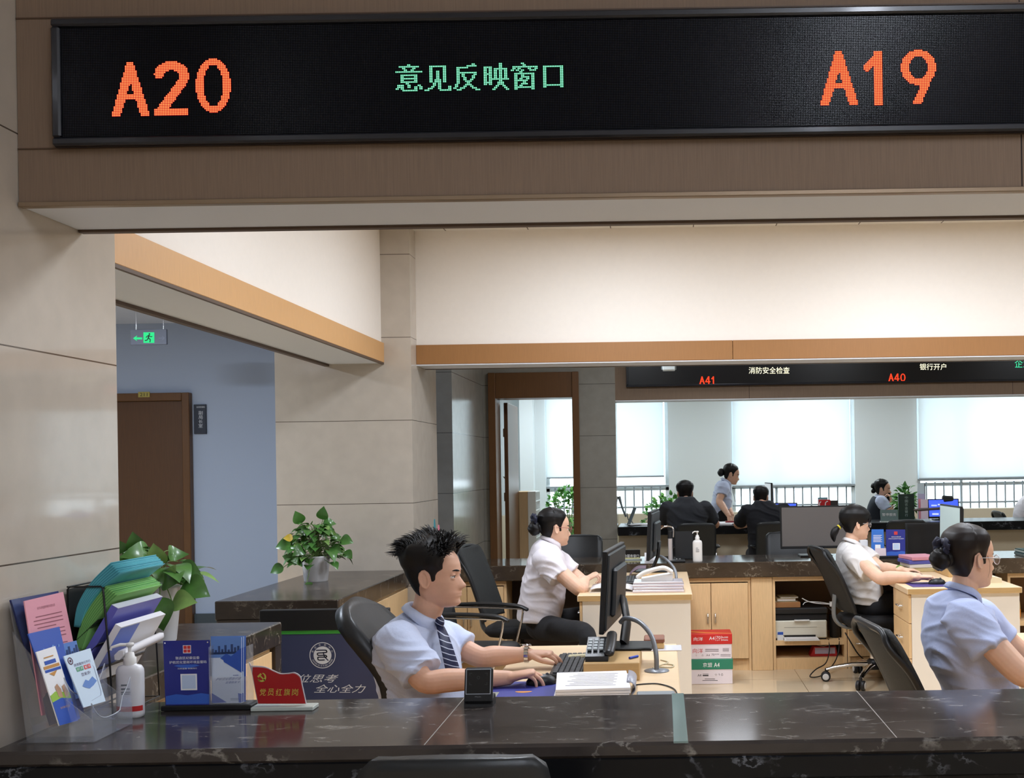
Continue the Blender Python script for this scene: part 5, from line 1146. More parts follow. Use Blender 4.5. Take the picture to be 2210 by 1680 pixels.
# monitors on the second counter
q = P(1760, 1208, 8.70)
tm = monitor('large grey-faced monitor on the marble counter facing us, behind the ponytailed woman', P(1759.5, 1138, 8.70), (0, -1, 0), .548, .335, (q.x, 8.72, Z2), m_off, .03, base=(.125, .09))
b = MB(); wpx(b, 'DELL', 1755, 1177.5, 1765.5, 1181, 8.6865); b.build('lettering', M('pale_print', (206, 210, 216), .6), tm)
q = P(2030, 1208, 8.62)
tm = monitor('black-screened monitor on the marble counter beside the blue notice board', P(2025, 1170, 8.62), (0, -1, 0), .50, .30, (q.x, 8.64, Z2), m_offb, .12, base=(.12, .09))
b = MB(); wpx(b, 'brand', 1964, 1200, 1977, 1202, 8.595) if False else b.box((P(1964, 1201, 8.59).x, 8.588, P(1964, 1202, 8.59).z), (P(1977, 1201, 8.59).x, 8.589, P(1964, 1200.4, 8.59).z)); b.build('badge', M('pale_print', (206, 210, 216), .6), tm)
pa, pd_ = P(2075, 1093.7, 7.46), P(2030, 1088, 8.0); zt_ = (pa.z+pd_.z)/2
scr = M('pale_page_screen', (176, 196, 196), .3, emit=(196, 216, 214), es=.35)
mB = monitor('monitor showing a pale page on the desk of the ponytailed woman', ((pa.x+pd_.x)/2, 7.73, zt_-.165), (-1, -.0, 0), .55, .33, (2.08, 7.73, .816), scr, .02, base=(.11, .09))
o = MB().box((1.93, 7.55, .75), (2.205, 7.93, .816), .003).build('monitor_riser', m_edge, None, (2.06, 7.7, .75)); tag(o, 'wooden riser under the monitor that shows a pale page', 'riser')
t = thing('document_camera', 'document camera with a dark level arm reaching out beside the pale-page monitor', 'camera', (P(2042, 1200, 8.36).x, 8.36, Z2))
xx = P(2042, 1200, 8.36).x
MB().box((xx-.07, 8.31, Z2), (xx+.07, 8.43, Z2+.014), .005).build('base', m_black, t)
MB().tube([(xx, 8.37, Z2+.012), (xx, 8.37, P(2042, 1096, 8.36).z)], .012, 10).build('pole', m_black, t)
MB().tube([P(2044, 1097, 8.37), P(2005, 1099.5, 8.3), P(1985, 1100.5, 8.27), P(1972, 1101, 8.25)], [.010, .010, .012, .006], 8).build('arm', M('dark_brown_arm', (52, 44, 42), .4), t)
# brochure stand with notice board
YQ2 = 8.42
t = thing('brochure_holder', 'black-based stand with a blue notice board and flyer on the brown marble counter', 'brochure holder', (P(1915, 1206, YQ2).x, YQ2, Z2))
MB().box((P(1878, 1206, YQ2).x, YQ2-.012, Z2), (P(1957, 1206, YQ2).x, YQ2+.06, Z2+.016), .003).build('base', m_blackm, t)
cor = [P(1912, 1143.5, YQ2+.03), P(1953.5, 1143.5, YQ2+.03), P(1954, 1205, YQ2), P(1913, 1205, YQ2)]; cor[2].z = cor[3].z = Z2+.016
bd = card('notice_board', '', '', cor, .004, m_navy, parent=t)
b = MB(); polyp(b, cor, [(.02, .86), (.25, .83), (.5, .85), (.8, .82), (.98, .84), (.98, .985), (.02, .985)]); b.build('blue_glow_print', M('azure_print', (52, 96, 190), .4), bd)
b = MB(); patch(b, cor, .34, .52, .72, .772, .0007); wcard(b, cor, '张店区纪委监委', .28, .26, .78, .30); wcard(b, cor, '护航优化营商环境监督码', .13, .33, .93, .37); b.build('white_print', m_pwhite, bd)
b = MB(); patch(b, cor, .42, .075, .60, .20, .0010); b.build('red_seal', m_pred, bd)
b = MB(); patch(b, cor, .38, .545, .68, .745, .0010); b.build('pale_square', M('pale_blue_square', (190, 206, 230), .5), bd)
cor = [P(1881, 1143, YQ2+.03), P(1907, 1143, YQ2+.03), P(1909, 1204, YQ2), P(1880, 1204, YQ2)]; cor[2].z = cor[3].z = Z2+.0165
fl = card('leaflet', 'blue flyer with small white text and a pinned note beside the second notice board', 'leaflet', cor, .004, M('cobalt_print', (50, 110, 196), .4))
b = MB()
for k in range(7): patch(b, cor, .15, .22+.04*k, .85-.1*(k % 2), .235+.04*k)
patch(b, cor, .30, .575, .72, .73, .0007); b.build('white_print', m_pwhite, fl)
b = MB(); patch(b, cor, .28, .71, 1.12, .995, .003); b.build('pinned_note', M('note_paper', (226, 208, 214), .7), fl)
o = MB().box((P(1855, 1200, 8.5).x, 8.47, Z2), (P(1872, 1200, 8.5).x, 8.53, P(1860, 1166, 8.5).z), .003).build('tissue_carton', m_pwhite, None, (P(1863, 1200, 8.5).x, 8.5, Z2)); tag(o, 'white carton with a red mark on the marble counter behind the ponytailed woman', 'box')
b = MB(); b.box((P(1866, 1196, 8.469).x, 8.4685, P(1866, 1199, 8.469).z), (P(1871.5, 1196, 8.469).x, 8.4695, P(1866, 1192, 8.469).z)); b.build('red_mark', m_pred, o)
for k in range(4): book(['grey-green book at the bottom of the small book pile near the frame edge', 'teal book second from the bottom of the small book pile near the frame edge', 'pale book second from the top of the small book pile near the frame edge', 'dark green book topping the small book pile near the frame edge'][k], (P(2222, 1199, 8.6).x+.008*(k % 2), 8.6, Z2+.0095*k), (.085, .11, .0046), [(96, 112, 108), (70, 110, 112), (190, 198, 190), (50, 76, 70)][k], 0, group='small pile of books on the marble counter')
# booklets on the wall end of the second counter
for k, (x0, y0, x1, y1, cl, nm) in enumerate(((909, 1109, 925, 1150, (110, 170, 70), 'green booklet'), (924, 1122, 942, 1156, (60, 140, 150), 'teal booklet'), (940, 1134, 951, 1160, (230, 130, 150), 'pink booklet'))):
    d0 = 8.40+.16*k; cor = [P(x0, y0, d0), P(x1-3, y0-1, d0+.05), P(x1+5, 1214, d0+.03), P(x0+8, 1218, d0-.02)]; cor[2].z = cor[3].z = Z2
    card('booklet', nm+' leaning against the far stone pillar above the typing man\'s head', 'booklet', cor, .012, M('booklet_%d' % k, cl, .5), 'booklets by the far stone pillar')
# desk of the woman with folded arms
q = PZ(1405, 1230, ZD+.066)
o = MB().box((P(1378, 1255, 7.5).x, 7.42, ZD), (P(1445, 1255, 7.5).x, 7.80, ZD+.066), .003).build('monitor_riser', m_wood, None, (-.03, 7.6, ZD)); tag(o, 'wooden riser under the profile monitor on the desk of the woman with folded arms', 'riser')
monitor('monitor seen edge-on on the desk of the woman with folded arms', P(1409, 1153, 7.58), (-1, .10, 0), .53, .325, (P(1408, 1228, 7.58).x, 7.6, ZD+.066), m_offb, .05, base=(.09, .11))
o = MB().tube(catmull([P(1418, 1200, 7.6), P(1432, 1204, 7.55), P(1448, 1218, 7.5), P(1458, 1235, 7.45), (P(1460, 1255, 7.42).x, 7.42, ZD+.004)], 5), .010, 8).build('gooseneck', m_gn, None, (.09, 7.45, ZD)); tag(o, 'grey bent gooseneck cable tube behind the plastic document folders', 'cable')
keyboard('black keyboard on the desk beside the open notebook and wooden riser', (-.215, 7.58), (0, 1, 0), .42, .12, ZD)
b = MB(); b.sheet([[(-.25+.12*i/8, 7.86+.14*j, ZD+.062-.05*max(0, 1-i/5)**2) for j in range(3)] for i in range(9)], .003); o = b.build('mouse_pad', M('mauve_pad', (122, 102, 116), .7), None, (-.19, 7.95, ZD)); tag(o, 'mauve pad curling up beside the profile monitor', 'mouse pad'); solid(o)
t = thing('notebook', 'open white notebook on the desk in front of the folded arms', 'notebook', (-.30, 7.05, ZD))
x0, x1 = P(1276, 1280, 7.0).x, P(1366, 1280, 7.0).x
for s in (0, 1):
    b = MB(); xm = (x0+x1)/2; g = [[(xm+(1 if s else -1)*(x1-x0)/2*f, y, ZD+.012+.026*math.sin(math.pi*min(1, f*.6+.12))-.012*f) for y in (6.93, 7.06, 7.19)] for f in (0, .15, .4, .7, 1.)]
    b.sheet(g, .006); solid(b.build('page_block', m_paper, t))
MB().box((x0-.005, 6.925, ZD), (x1+.005, 7.2, ZD+.005)).build('cover', M('cream_card', (226, 218, 206), .6), t)
x0, x1 = P(1366, 1278, 6.95).x, P(1476, 1278, 6.95).x; zb = ZD
for k in range(4):
    o = MB().box((x0+.004*(k % 2), 6.90+.006*k, zb+.0002), (x1-.006*(k % 2), 7.12, zb+.016), .003).build('document_folder', M('film_folder_%d' % (k % 2), ((214, 204, 212), (206, 198, 204))[k % 2], .2, coat=.4), None, (x0, 7, zb)); zb += .0165
    tag(o, ('lowest', 'second lowest', 'third', 'topmost')[k]+' clear plastic folder of papers in the pile beside the white telephone', 'folder', 'plastic folders under the telephone')
t = thing('telephone', 'white telephone on the pile of clear plastic folders', 'telephone', (P(1415, 1255, 7.05).x, 7.02, zb))
xa_, xb_ = P(1378, 1255, 7.05).x, P(1452, 1255, 7.05).x
MB().prism([V((xa_+.02, 6.96, zb)), V((xb_, 6.96, zb)), V((xb_, 6.96, zb+.045)), V((xa_+.02, 6.96, zb+.015))], V((0, .13, 0))).build('body', m_whp, t)
MB().tube(catmull([(xa_, 6.955, zb+.03), (xa_+.04, 6.955, zb+.055), (xa_+.12, 6.955, zb+.078), (xb_-.05, 6.955, zb+.082), (xb_-.01, 6.955, zb+.06)], 5), [(.02, .014)]*21, 10, up=(0, 1, 0), round_=True).build('handset', m_whp, t)
# desk of the ponytailed woman
o = MB().box((1.56, 6.98, ZD), (1.86, 7.24, ZD+.003)).build('mouse_pad', M('violet_pad', (70, 56, 120), .6), None, (1.7, 7.1, ZD)); tag(o, 'violet mouse pad under the ponytailed woman\'s near hand', 'mouse pad')
mouse('black mouse under the ponytailed woman\'s near hand', 1.745, 7.12, ZD+.003, 0)
keyboard('black keyboard under the ponytailed woman\'s far hand', (1.70, 7.62), (0, 1, 0), .42, .13, ZD)
hx = [V((1.90+.10*s, 7.10+.16*s+.010*math.cos(s*130), ZD+.012+.010*math.sin(s*130))) for s in [k/180 for k in range(181)]]
o = MB().tube(hx, .0032, 6).build('coil_cord', M('ivory_cord', (222, 212, 176), .5), None, (1.9, 7.2, ZD)); tag(o, 'coiled ivory telephone cord beside the violet mouse pad', 'cord')
t = thing('telephone', 'ivory telephone on the ponytailed woman\'s desk behind the hair bun', 'telephone', (2.1, 7.25, ZD)); MB().prism([V((2.02, 7.15, ZD)), V((2.17, 7.15, ZD)), V((2.17, 7.15, ZD+.03)), V((2.02, 7.15, ZD+.055))], V((0, .2, 0))).build('body', M('ivory_plastic', (220, 208, 178), .45), t)
MB().tube(catmull([(2.05, 7.13, ZD+.07), (2.05, 7.2, ZD+.085), (2.05, 7.3, ZD+.085), (2.05, 7.37, ZD+.07)], 5), [(.02, .014)]*16, 10, up=(1, 0, 0), round_=True).build('handset', M('ivory_plastic', (220, 208, 178), .45), t)
zb = ZD
for k, (cl, nm) in enumerate((((196, 178, 130), 'tan file'), ((214, 210, 206), 'white file'), ((90, 92, 170), 'violet file'), ((218, 150, 164), 'pink file'))):
    o = MB().obox((1.84+.012*(k % 2), 8.08, zb+.0135), (V((1, .06*k, 0)).normalized(), V((-.06*k, 1, 0)).normalized(), UP), (.105, .13, .013), .003).build('document_file', M('file_%d' % k, cl, .5), None, (1.84, 8.08, zb)); zb += .0272
    tag(o, nm+' in the pile at the counter end of the ponytailed woman\'s desk', 'file', 'files on the ponytailed woman\'s desk')
# copy paper boxes
def carton(label, x1, y0, z, lidc, lab):
    w_, dp, h = .305, .22, .176; x0 = x1-w_
    t = thing('paper_carton', label, 'box', ((x0+x1)/2, y0+dp/2, z), 'copy paper boxes stacked by the cabinet')
    MB().box((x0+.004, y0+.004, z), (x1-.004, y0+dp-.004, z+h-.002), .003).build('body', M('white_carton', (226, 216, 222), .6), t)
    l = MB().box((x0, y0, z+h-.072), (x1, y0+dp, z+h), .003).build('lid', lidc, t)
    return t, l, x0, y0
bx1 = P(1582.5, 1470, 7.79).x
s_ = FPX/7.79
t, l, x0, y0 = carton('green-lidded copy paper box, bottom of the stack by the oak cabinet', bx1, 7.79, 0, M('green_carton_lid', (46, 128, 100), .5), 0)
b = MB(); wpx(b, '京盟', 1517, 1431, 1537, 1440.5, 7.7895); wpx(b, 'A4', 1541, 1431, 1553, 1440.5, 7.7895); b.build('lettering', m_pwhite, l)
b = MB(); yq = 7.7935; wpx(b, 'A4', 1505.5, 1455.5, 1513.5, 1461, yq)
for (xa_, ya_, xb_, yb_) in ((1516.5, 1457.5, 1529, 1460), (1516.5, 1455.3, 1529, 1456.2), (1521, 1465.5, 1543, 1466.6), (1516, 1469, 1549, 1470)): b.quad(P(xa_, yb_, yq), P(xb_, yb_, yq), P(xb_, ya_, yq), P(xa_, ya_, yq))
wpx(b, '☂', 1542.5, 1454.5, 1548.5, 1459.5, yq); wpx(b, '↑', 1550.5, 1454, 1553.5, 1459.5, yq); wpx(b, '♻', 1555.5, 1454, 1561, 1459.5, yq); b.build('print_marks', M('black_print', (50, 46, 50), .6), t)
t, l, x0, y0 = carton('red-lidded copy paper box on top of the green-lidded one', bx1-.003, 7.792, .1762, M('red_carton_lid', (200, 40, 36), .5), 0)
b = MB(); yq = 7.7915; wpx(b, '向洋', 1497, 1376, 1517, 1384, yq); wpx(b, 'A4', 1530.5, 1374.5, 1542, 1382, yq); wpx(b, '70', 1546, 1373.5, 1555, 1380, yq); wpx(b, '8x500', 1558, 1374.5, 1571, 1378, yq); wpx(b, 'sheets', 1558, 1379.5, 1571, 1383.5, yq); wpx(b, 'g/m²', 1547, 1381, 1554, 1384, yq)
for px in (1544.2, 1556.4): b.quad(P(px, 1384, yq), P(px+.6, 1384, yq), P(px+.6, 1373, yq), P(px, 1373, yq))
b.build('lettering', m_pwhite, l)
b = MB(); zz = .1762+.176+.0006; b.add([(x0+.01, y0+.12, zz), (x0+.12, y0+.05, zz), (x0+.30, y0+.012, zz), (x0+.30, y0+.028, zz), (x0+.13, y0+.075, zz), (x0+.01, y0+.15, zz)], [(0, 1, 4, 5), (1, 2, 3, 4)]); b.build('orange_swoosh', M('orange_print', (236, 150, 60), .5), l)
b = MB(); yq = 7.7955; wpx(b, '向洋', 1495, 1400.5, 1517, 1410.5, yq); b.build('red_lettering', M('red_print', (196, 44, 44), .5), t)
b = MB(); wpx(b, 'A4', 1524, 1412.5, 1532, 1417, yq); wpx(b, '70', 1535.5, 1411.5, 1542, 1416, yq); wpx(b, '8x500', 1543, 1411.5, 1552, 1414, yq)
for k in range(9): b.quad(P(1560+1.5*k, 1407, yq), P(1560.7+1.5*k, 1407, yq), P(1560.7+1.5*k, 1399.5, yq), P(1560+1.5*k, 1399.5, yq))
for (xa_, ya_, xb_, yb_) in ((1522, 1401.5, 1551, 1403), (1522, 1405, 1551, 1406.5), (1555, 1413, 1577, 1414), (1555, 1416, 1577, 1417)): b.quad(P(xa_, yb_, yq), P(xb_, yb_, yq), P(xb_, ya_, yq), P(xa_, ya_, yq))
wpx(b, '☂', 1501, 1413, 1505, 1417.5, yq); wpx(b, '♻', 1514, 1413, 1518.5, 1417.5, yq); b.build('print_marks', M('grey_brown_print', (110, 98, 104), .6), t)
# printer shelf
sx0, sx1, sz = SHELF; YP = 8.33; s_ = FPX/YP
t = thing('printer', 'white and black laser printer on the shelf of the open oak cabinet', 'printer', (P(1728, 1388, YP).x, 8.5, sz))
X = lambda px: P(px, 1350, YP).x
Zy = lambda py: P(1728, py, YP).z
MB().box((X(1672), YP, sz+.012), (X(1785), 8.70, Zy(1340)), .008).build('body', M('printer_white', (216, 212, 196), .45), t)
MB().box((X(1674), YP+.01, sz), (X(1783), 8.69, sz+.013)).build('foot', m_black, t)
MB().box((X(1671), YP+.01, Zy(1339.6)), (X(1786), 8.69, Zy(1326)), .006).build('scanner_base', m_blackm, t)
MB().box((X(1670), YP-.004, Zy(1325.6)), (X(1787), 8.69, Zy(1313)), .008).build('scanner_lid', m_black, t)
MB().box((X(1690), YP-.003, Zy(1372)-.0), (X(1760), YP+.02, Zy(1371)+.0)).build('slot', m_black, t)
MB().box((X(1692), YP-.002, sz+.016), (X(1760), YP+.03, Zy(1371)), .001).build('tray_slot', m_offb, t)
b = MB(); b.prism([V((X(1690), YP-.06, sz+.001)), V((X(1766), YP-.06, sz+.001)), V((X(1762), YP+.01, sz+.020)), V((X(1692), YP+.01, sz+.020))], UP*.006); solid(b.build('paper_tray', m_whp, t))
MB().box((X(1695), YP-.05, sz+.012), (X(1760), YP+.005, sz+.023)).build('tray_paper', m_paper, t)
MB().box((X(1714), YP-.018, Zy(1341)), (X(1747), YP+.005, Zy(1338)), .002).build('output_flap', m_whp, t)
MB().box((X(1677), YP-.0014, Zy(1384)), (X(1690.5), YP+.002, Zy(1363))).build('sticker', M('sticker_white', (220, 224, 228), .5), t)
MB().box((X(1678), YP-.002, Zy(1370)), (X(1690), YP, Zy(1364))).build('sticker_band', m_royal, t)
MB().box((X(1692), YP-.0012, Zy(1355)), (X(1763), YP+.001, Zy(1354.2))).build('panel_line', M('line_grey', (150, 148, 138), .5), t)
zl = Zy(1312.6)
o = MB().box((X(1669.5)+.002, YP+.02, zl), (X(1729), YP+.26, zl+.040), .002).build('cardboard_box', M('cardboard', (150, 104, 62), .7), None, (X(1700), YP+.1, zl)); tag(o, 'flat brown cardboard box on the printer lid', 'box')
zb = zl+.0402
for k, (px0, px1, th, cl, nm) in enumerate(((1671, 1724, .0035, (206, 196, 160), 'thin cream booklet lying on the cardboard box'), (1678, 1719, .017, (198, 190, 160), 'thick cream book in the pile on the cardboard box'), (1684, 1724, .009, (176, 166, 134), 'small tan notebook on top of the pile on the cardboard box'))):
    book(nm, ((X(px0)+X(px1))/2, YP+.14, zb), ((X(px1)-X(px0))/2, .09, th/1.0*.62), cl, .04*k, group='books above the printer'); zb += 2*th*.62+.0003
o = MB().box((X(1794), YP+.05, zl+.02-.022), (X(1816), YP+.09, zl+.034), .003).build('socket_box', m_whp, None, (X(1805), YP+.07, zl)); tag(o, 'white socket box beside the printer in the open cabinet', 'socket')
MB().tube([(X(1805), YP+.07, zl-.003), (X(1805), YP+.09, zl-.05), (X(1805), 8.795, zl-.05)], .006, 6).build('bracket', m_whp, o)
b = MB(); b.tube(catmull([P(1731, 1292, YP+.04), P(1745, 1299, YP+.05), P(1765, 1303, YP+.06), P(1794, 1305, YP+.07)], 5), .004, 6); b.tube(catmull([P(1733, 1306, YP+.04), P(1740, 1300, YP+.05), P(1765, 1300, YP+.06), P(1794, 1304, YP+.07)], 5), .003, 6); o = b.build('cable', m_whp, None, P(1760, 1302, YP)); tag(o, 'white cables running from the socket box over the printer', 'cable')
o = MB().lathe((X(1806), YP+.10, sz), [(.030, 0), (.040, .012), (.042, .16), (.043, .17), (.036, .17), (.034, .165)], 24).build('pen_cup', m_blackm, None, (X(1806), YP+.1, sz)); tag(o, 'black cup standing beside the printer', 'cup')
t = thing('tissue_box', 'red tissue box on the floor of the open oak cabinet', 'tissue box', (X(1778), 8.42, .085))
b = MB(); xa_, xb_ = X(1749), X(1808); b.prism([V((xa_, 8.36, .086)), V((xb_, 8.36, .086)), V((xb_-.012, 8.36, .155)), V((xa_+.03, 8.36, .155))], V((0, .12, 0))); solid(b.build('box', M('tissue_red', (176, 30, 34), .45), t))
MB().box((xa_+.035, 8.3585, .105), (xb_-.018, 8.3605, .15)).build('window', M('tissue_lilac', (176, 168, 190), .6), t)
MB().sheet([[(xa_+.04+.012*i, 8.37+.03*j, .157+.016*abs(i-5)/5*(1 if j < 2 else .5)) for j in range(3)] for i in range(11)], .001).build('tissue', m_paper, t)
b = MB(); b.tube(catmull([P(1788, 1380, YP-.02), P(1790, 1405, YP-.05), P(1782, 1432, 8.1), P(1760, 1446, 8.0), (P(1748, 1446, 7.95).x, 7.95, .012), (P(1770, 1440, 8.1).x, 8.0, .012), P(1800, 1432, 8.2), P(1810, 1405, YP-.04), P(1811, 1378, YP-.02)], 6), .0045, 6); o = b.build('cable', m_black, None, P(1780, 1440, 8.1)); tag(o, 'black cable drooping from the printer shelf in a loop to the floor', 'cable')
b = MB(); b.tube(catmull([P(1824, 1366, 8.24), P(1838, 1390, 8.2), P(1852, 1412, 8.2), P(1868, 1426, 8.22), P(1890, 1436, 8.25)], 6), .005, 6); o = b.build('cable', m_black, None, P(1850, 1420, 8.2)); tag(o, 'black cable sloping down behind the mesh office chair', 'cable')
t = thing('drink_bottle', 'clear drink bottle with a white cap in the dark cabinet near the frame edge', 'bottle', (P(2199, 1366, 8.36).x, 8.40, .335))
c = (P(2199, 1366, 8.36).x, 8.40, .335)
MB().lathe(c, [(.024, 0), (.028, .006), (.027, .05), (.028, .10), (.024, .135), (.013, .155), (.013, .16)], 20).build('body', M('tea_bottle', (170, 140, 90), .15, coat=.5), t); MB().lathe((c[0], c[1], c[2]+.158), [(.017, 0), (.017, .022), (.0, .023)], 18).build('cap', m_whp, t)
MB().lathe((c[0], c[1], c[2]+.02), [(.0287, 0), (.0287, .06)], 20, cap=(0, 0)).build('label', M('orange_label', (206, 130, 40), .5), t)

# ---------------------------------------------------------------- third counter, far office
def at3(px, y=12.7): return P(px, 1130, y).x
cor = [(at3(1549), 12.95, Z3+.0), (at3(1588), 12.95, Z3)]
zb = Z3
for k in range(3):
    o = MB().obox((at3(1567)+.03*(k-1), 12.78+.02*k, zb+.0035), (V((1, .2*(k-1), 0)).normalized(), V((-.2*(k-1), 1, 0)).normalized(), UP), (.12, .15, .003)).build('paper_sheets', m_paper, None, (at3(1567), 12.8, zb)); zb += .0065
    tag(o, ('lower', 'middle', 'upper')[k]+' sheaf of white papers under the standing woman\'s hand', 'papers', 'papers on the black counter')
o = MB().box((at3(1566), 12.72, zb), (at3(1585), 12.80, zb+.016), .004).build('stapler', M('dark_red_plastic', (130, 30, 40), .4), None, (at3(1575), 12.7, zb)); tag(o, 'dark red stapler on the white papers by the standing woman\'s hand', 'stapler')
monitor('slim monitor seen edge-on behind the second seated man', P(1659, 1067, 13.05), (-1, -.08, 0), .42, .27, (P(1663, 1120, 13.05).x, 13.05, Z3), M('white_page', (220, 226, 230), .4, emit=(220, 230, 236), es=.4), 0, base=(.08, .1), back=M('pale_back', (190, 198, 204), .4))
m_blue_scr = M('blue_desktop', (70, 96, 220), .4, emit=(70, 100, 240), es=.9)
monitor('low monitor with a blue screen half hidden behind the large grey-faced monitor', P(1691, 1106, 12.95), (-.25, -1, 0), .32, .22, (P(1693, 1130, 12.95).x, 13.0, Z3), m_blue_scr, .15)
mm = monitor('monitor with a bright blue screen beside the acrylic brochure stand on the black counter', P(2036, 1098, 12.9), (.02, -1, 0), .365, .225, (P(2036, 1130, 12.9).x, 12.98, Z3), m_blue_scr, .12, base=(.1, .08))
b = MB(); yq = 12.868
for (x0, y0, x1, y1) in ((2010, 1090, 2022, 1093), (2024, 1088, 2030, 1091), (2012, 1108, 2026, 1112)): b.quad(P(x0, y1, yq), P(x1, y1, yq), P(x1, y0, yq), P(x0, y0, yq))
b.build('screen_icons', M('screen_white', (200, 214, 250), .4, emit=(200, 214, 250), es=.8), mm)
o = MB().tube([P(2037, 1077.0, 12.93), P(2055, 1076.6, 12.93)], [(.05, .022), (.04, .018)], 12, round_=True).build('webcam', m_blackm, None, P(2046, 1078, 12.93)); tag(o, 'black webcam on top of the bright blue screen', 'camera')
MB().obox(P(2046, 1085, 12.95), (V((1, 0, 0)), V((0, 1, 0)), UP), (.02, .012, .03)).build('clip', m_blackm, o)
t = thing('red_box', 'red and dark box with white marks on the counter behind the large grey-faced monitor', 'box', (P(1786, 1130, 12.9).x, 12.9, Z3))
MB().box((P(1767, 1090, 12.9).x, 12.88, Z3), (P(1792, 1090, 12.9).x, 12.98, P(1786, 1079, 12.9).z), .003).build('box', M('box_red', (190, 34, 40), .45), t)
MB().box((P(1792, 1090, 12.9).x+.001, 12.88, Z3), (P(1808, 1090, 12.9).x, 12.98, P(1786, 1081, 12.9).z), .003).build('dark_end', M('box_dark', (62, 56, 54), .5), t)
MB().box((P(1768, 1090, 12.9).x, 12.99, Z3), (P(1789, 1090, 12.9).x, 13.01, P(1786, 1074.5, 12.9).z)).build('back_card', M('teal_card', (120, 170, 180), .5), t)
b = MB(); lim(b, [(1768.5, 1092), (1769, 1086), (1772, 1083)], .9, 12.879); lim(b, [(1781, 1092), (1781.5, 1086), (1784, 1083), (1787, 1082.5)], .9, 12.879); b.build('white_marks', m_pwhite, t)
t = thing('bank_sign', 'dark green upright sign with pale vertical lettering on the black counter', 'sign', (P(1956, 1125, 12.75).x, 12.75, Z3))
MB().box((P(1939, 1110, 12.75).x, 12.745, Z3), (P(1973.5, 1110, 12.75).x, 12.765, P(1956, 1067, 12.75).z), .003).build('panel', M('bottle_green', (38, 56, 50), .3), t)
b = MB()
for k, ch in enumerate('中国农业银行'): wpx(b, ch, 1953, 1071.5+7.6*k, 1959.5, 1077.5+7.6*k, 12.7445)
b.build('lettering', M('pale_green_print', (150, 170, 164), .6), t)
MB().box((P(1939, 1110, 12.75).x, 12.72, Z3), (P(1973.5, 1110, 12.75).x, 12.80, Z3+.012), .002).build('base', m_cgl, t)
t = thing('name_stand', 'grey-green name stand with pale lettering in front of the woman on the phone', 'sign', (P(1920, 1126, 12.6).x, 12.62, Z3))
MB().obox(P(1919, 1113, 12.62), (V((1, 0, 0)), V((0, -.97, .24)).normalized(), V((0, .24, .97)).normalized()), (.100, .004, .066), .002).build('plate', M('grey_green_plate', (92, 112, 110), .4), t)
b = MB(); wpx(b, '暂停服务', 1904, 1108, 1934, 1114.5, 12.608); b.build('lettering', m_wh, t)
MB().box((P(1901, 1125, 12.6).x, 12.59, Z3), (P(1937, 1125, 12.6).x, 12.66, Z3+.014), .002).build('base', M('clear_base', (196, 204, 198), .12, coat=.4), t)
t = thing('leaflet_stand', 'tall acrylic leaflet stand of pink and white sheets on the black counter', 'leaflet rack', (P(1991, 1126, 12.65).x, 12.68, Z3))
MB().box((P(1977.5, 1126, 12.65).x, 12.60, Z3), (P(2007, 1126, 12.65).x, 12.76, Z3+.03), .003).build('base', m_clear, t)
for k, (x0, y0, x1, y1, d, cl) in enumerate(((1980, 1043.5, 1995, 1075, 12.75, (206, 222, 230)), (1981, 1066, 1996, 1090, 12.71, (190, 184, 214)), (1982, 1077, 1990, 1112, 12.67, (226, 150, 160)), (1987, 1078, 2002.5, 1121, 12.64, (222, 206, 222)))):
    cr_ = [P(x0, y0, d), P(x1, y0+.5, d), P(x1+1, 1122, d-.01), P(x0+1, 1122, d-.01)]; cr_[2].z = cr_[3].z = Z3+.031
    card('leaflet', ('tall pale sheet at the back of the leaflet stand on the black counter', 'lilac sheet in the leaflet stand on the black counter', 'pink sheet in the leaflet stand on the black counter', 'front pale pink sheet in the leaflet stand on the black counter')[k], 'leaflet', cr_, .004, M('stand_sheet_%d' % k, cl, .5), 'sheets in the far leaflet stand')
MB().box((P(1994, 1060, 12.76).x, 12.758, Z3+.03), (P(1997, 1060, 12.76).x, 12.77, P(1994, 1044, 12.76).z)).build('upright', m_black, t)
# left end of the third counter
o = MB().obox((P(1364, 1117, 12.95).x, 12.95, Z3+.105), (V((.93, 0, -.37)).normalized(), V((0, 1, 0)), V((.37, 0, .93)).normalized()), (.018, .16, .108), .004).build('tablet_stand', M('slate_tablet', (96, 108, 112), .4), None, (P(1368, 1137, 12.95).x, 12.95, Z3)); tag(o, 'slate grey upright tablet leaning on the black counter beside the grey stone pilaster', 'tablet')
b = MB(); b.tube(catmull([P(1368, 1134, 13.0), P(1362, 1124, 13.0), P(1356, 1122, 13.0), P(1353, 1108, 13.0)], 4), .006, 6); b.tube([P(1351, 1116, 13.0), P(1345, 1102, 13.0), P(1341, 1090, 13.0), P(1336, 1072, 13.0)], [(.02, .012), (.03, .012), (.03, .012), (.045, .02)], 8, up=(0, 1, 0)); o = b.build('desk_lamp', M('grey_lamp', (120, 128, 132), .4), None, (P(1360, 1135, 13.0).x, 13.0, Z3)); tag(o, 'grey jointed desk lamp by the railing beside the grey stone pilaster', 'lamp'); MB().lathe((P(1368, 1135, 13.0).x, 13.0, Z3), [(.05, 0), (.05, .008), (.01, .014)], 20).build('foot', M('grey_lamp', (120, 128, 132), .4), o)
zb = Z3
for k in range(2):
    o = MB().obox((P(1392, 1136, 12.75).x-.05*k, 12.85, zb+.004), (V((1, .3*k, 0)).normalized(), V((-.3*k, 1, 0)).normalized(), UP), (.16, .12, .003)).build('paper_sheets', m_paper, None, (P(1392, 1136, 12.75).x, 12.8, zb)); zb += .0065; tag(o, ('lower', 'upper')[k]+' white sheets lying on the black counter beside the slate tablet', 'papers', 'papers by the slate tablet')
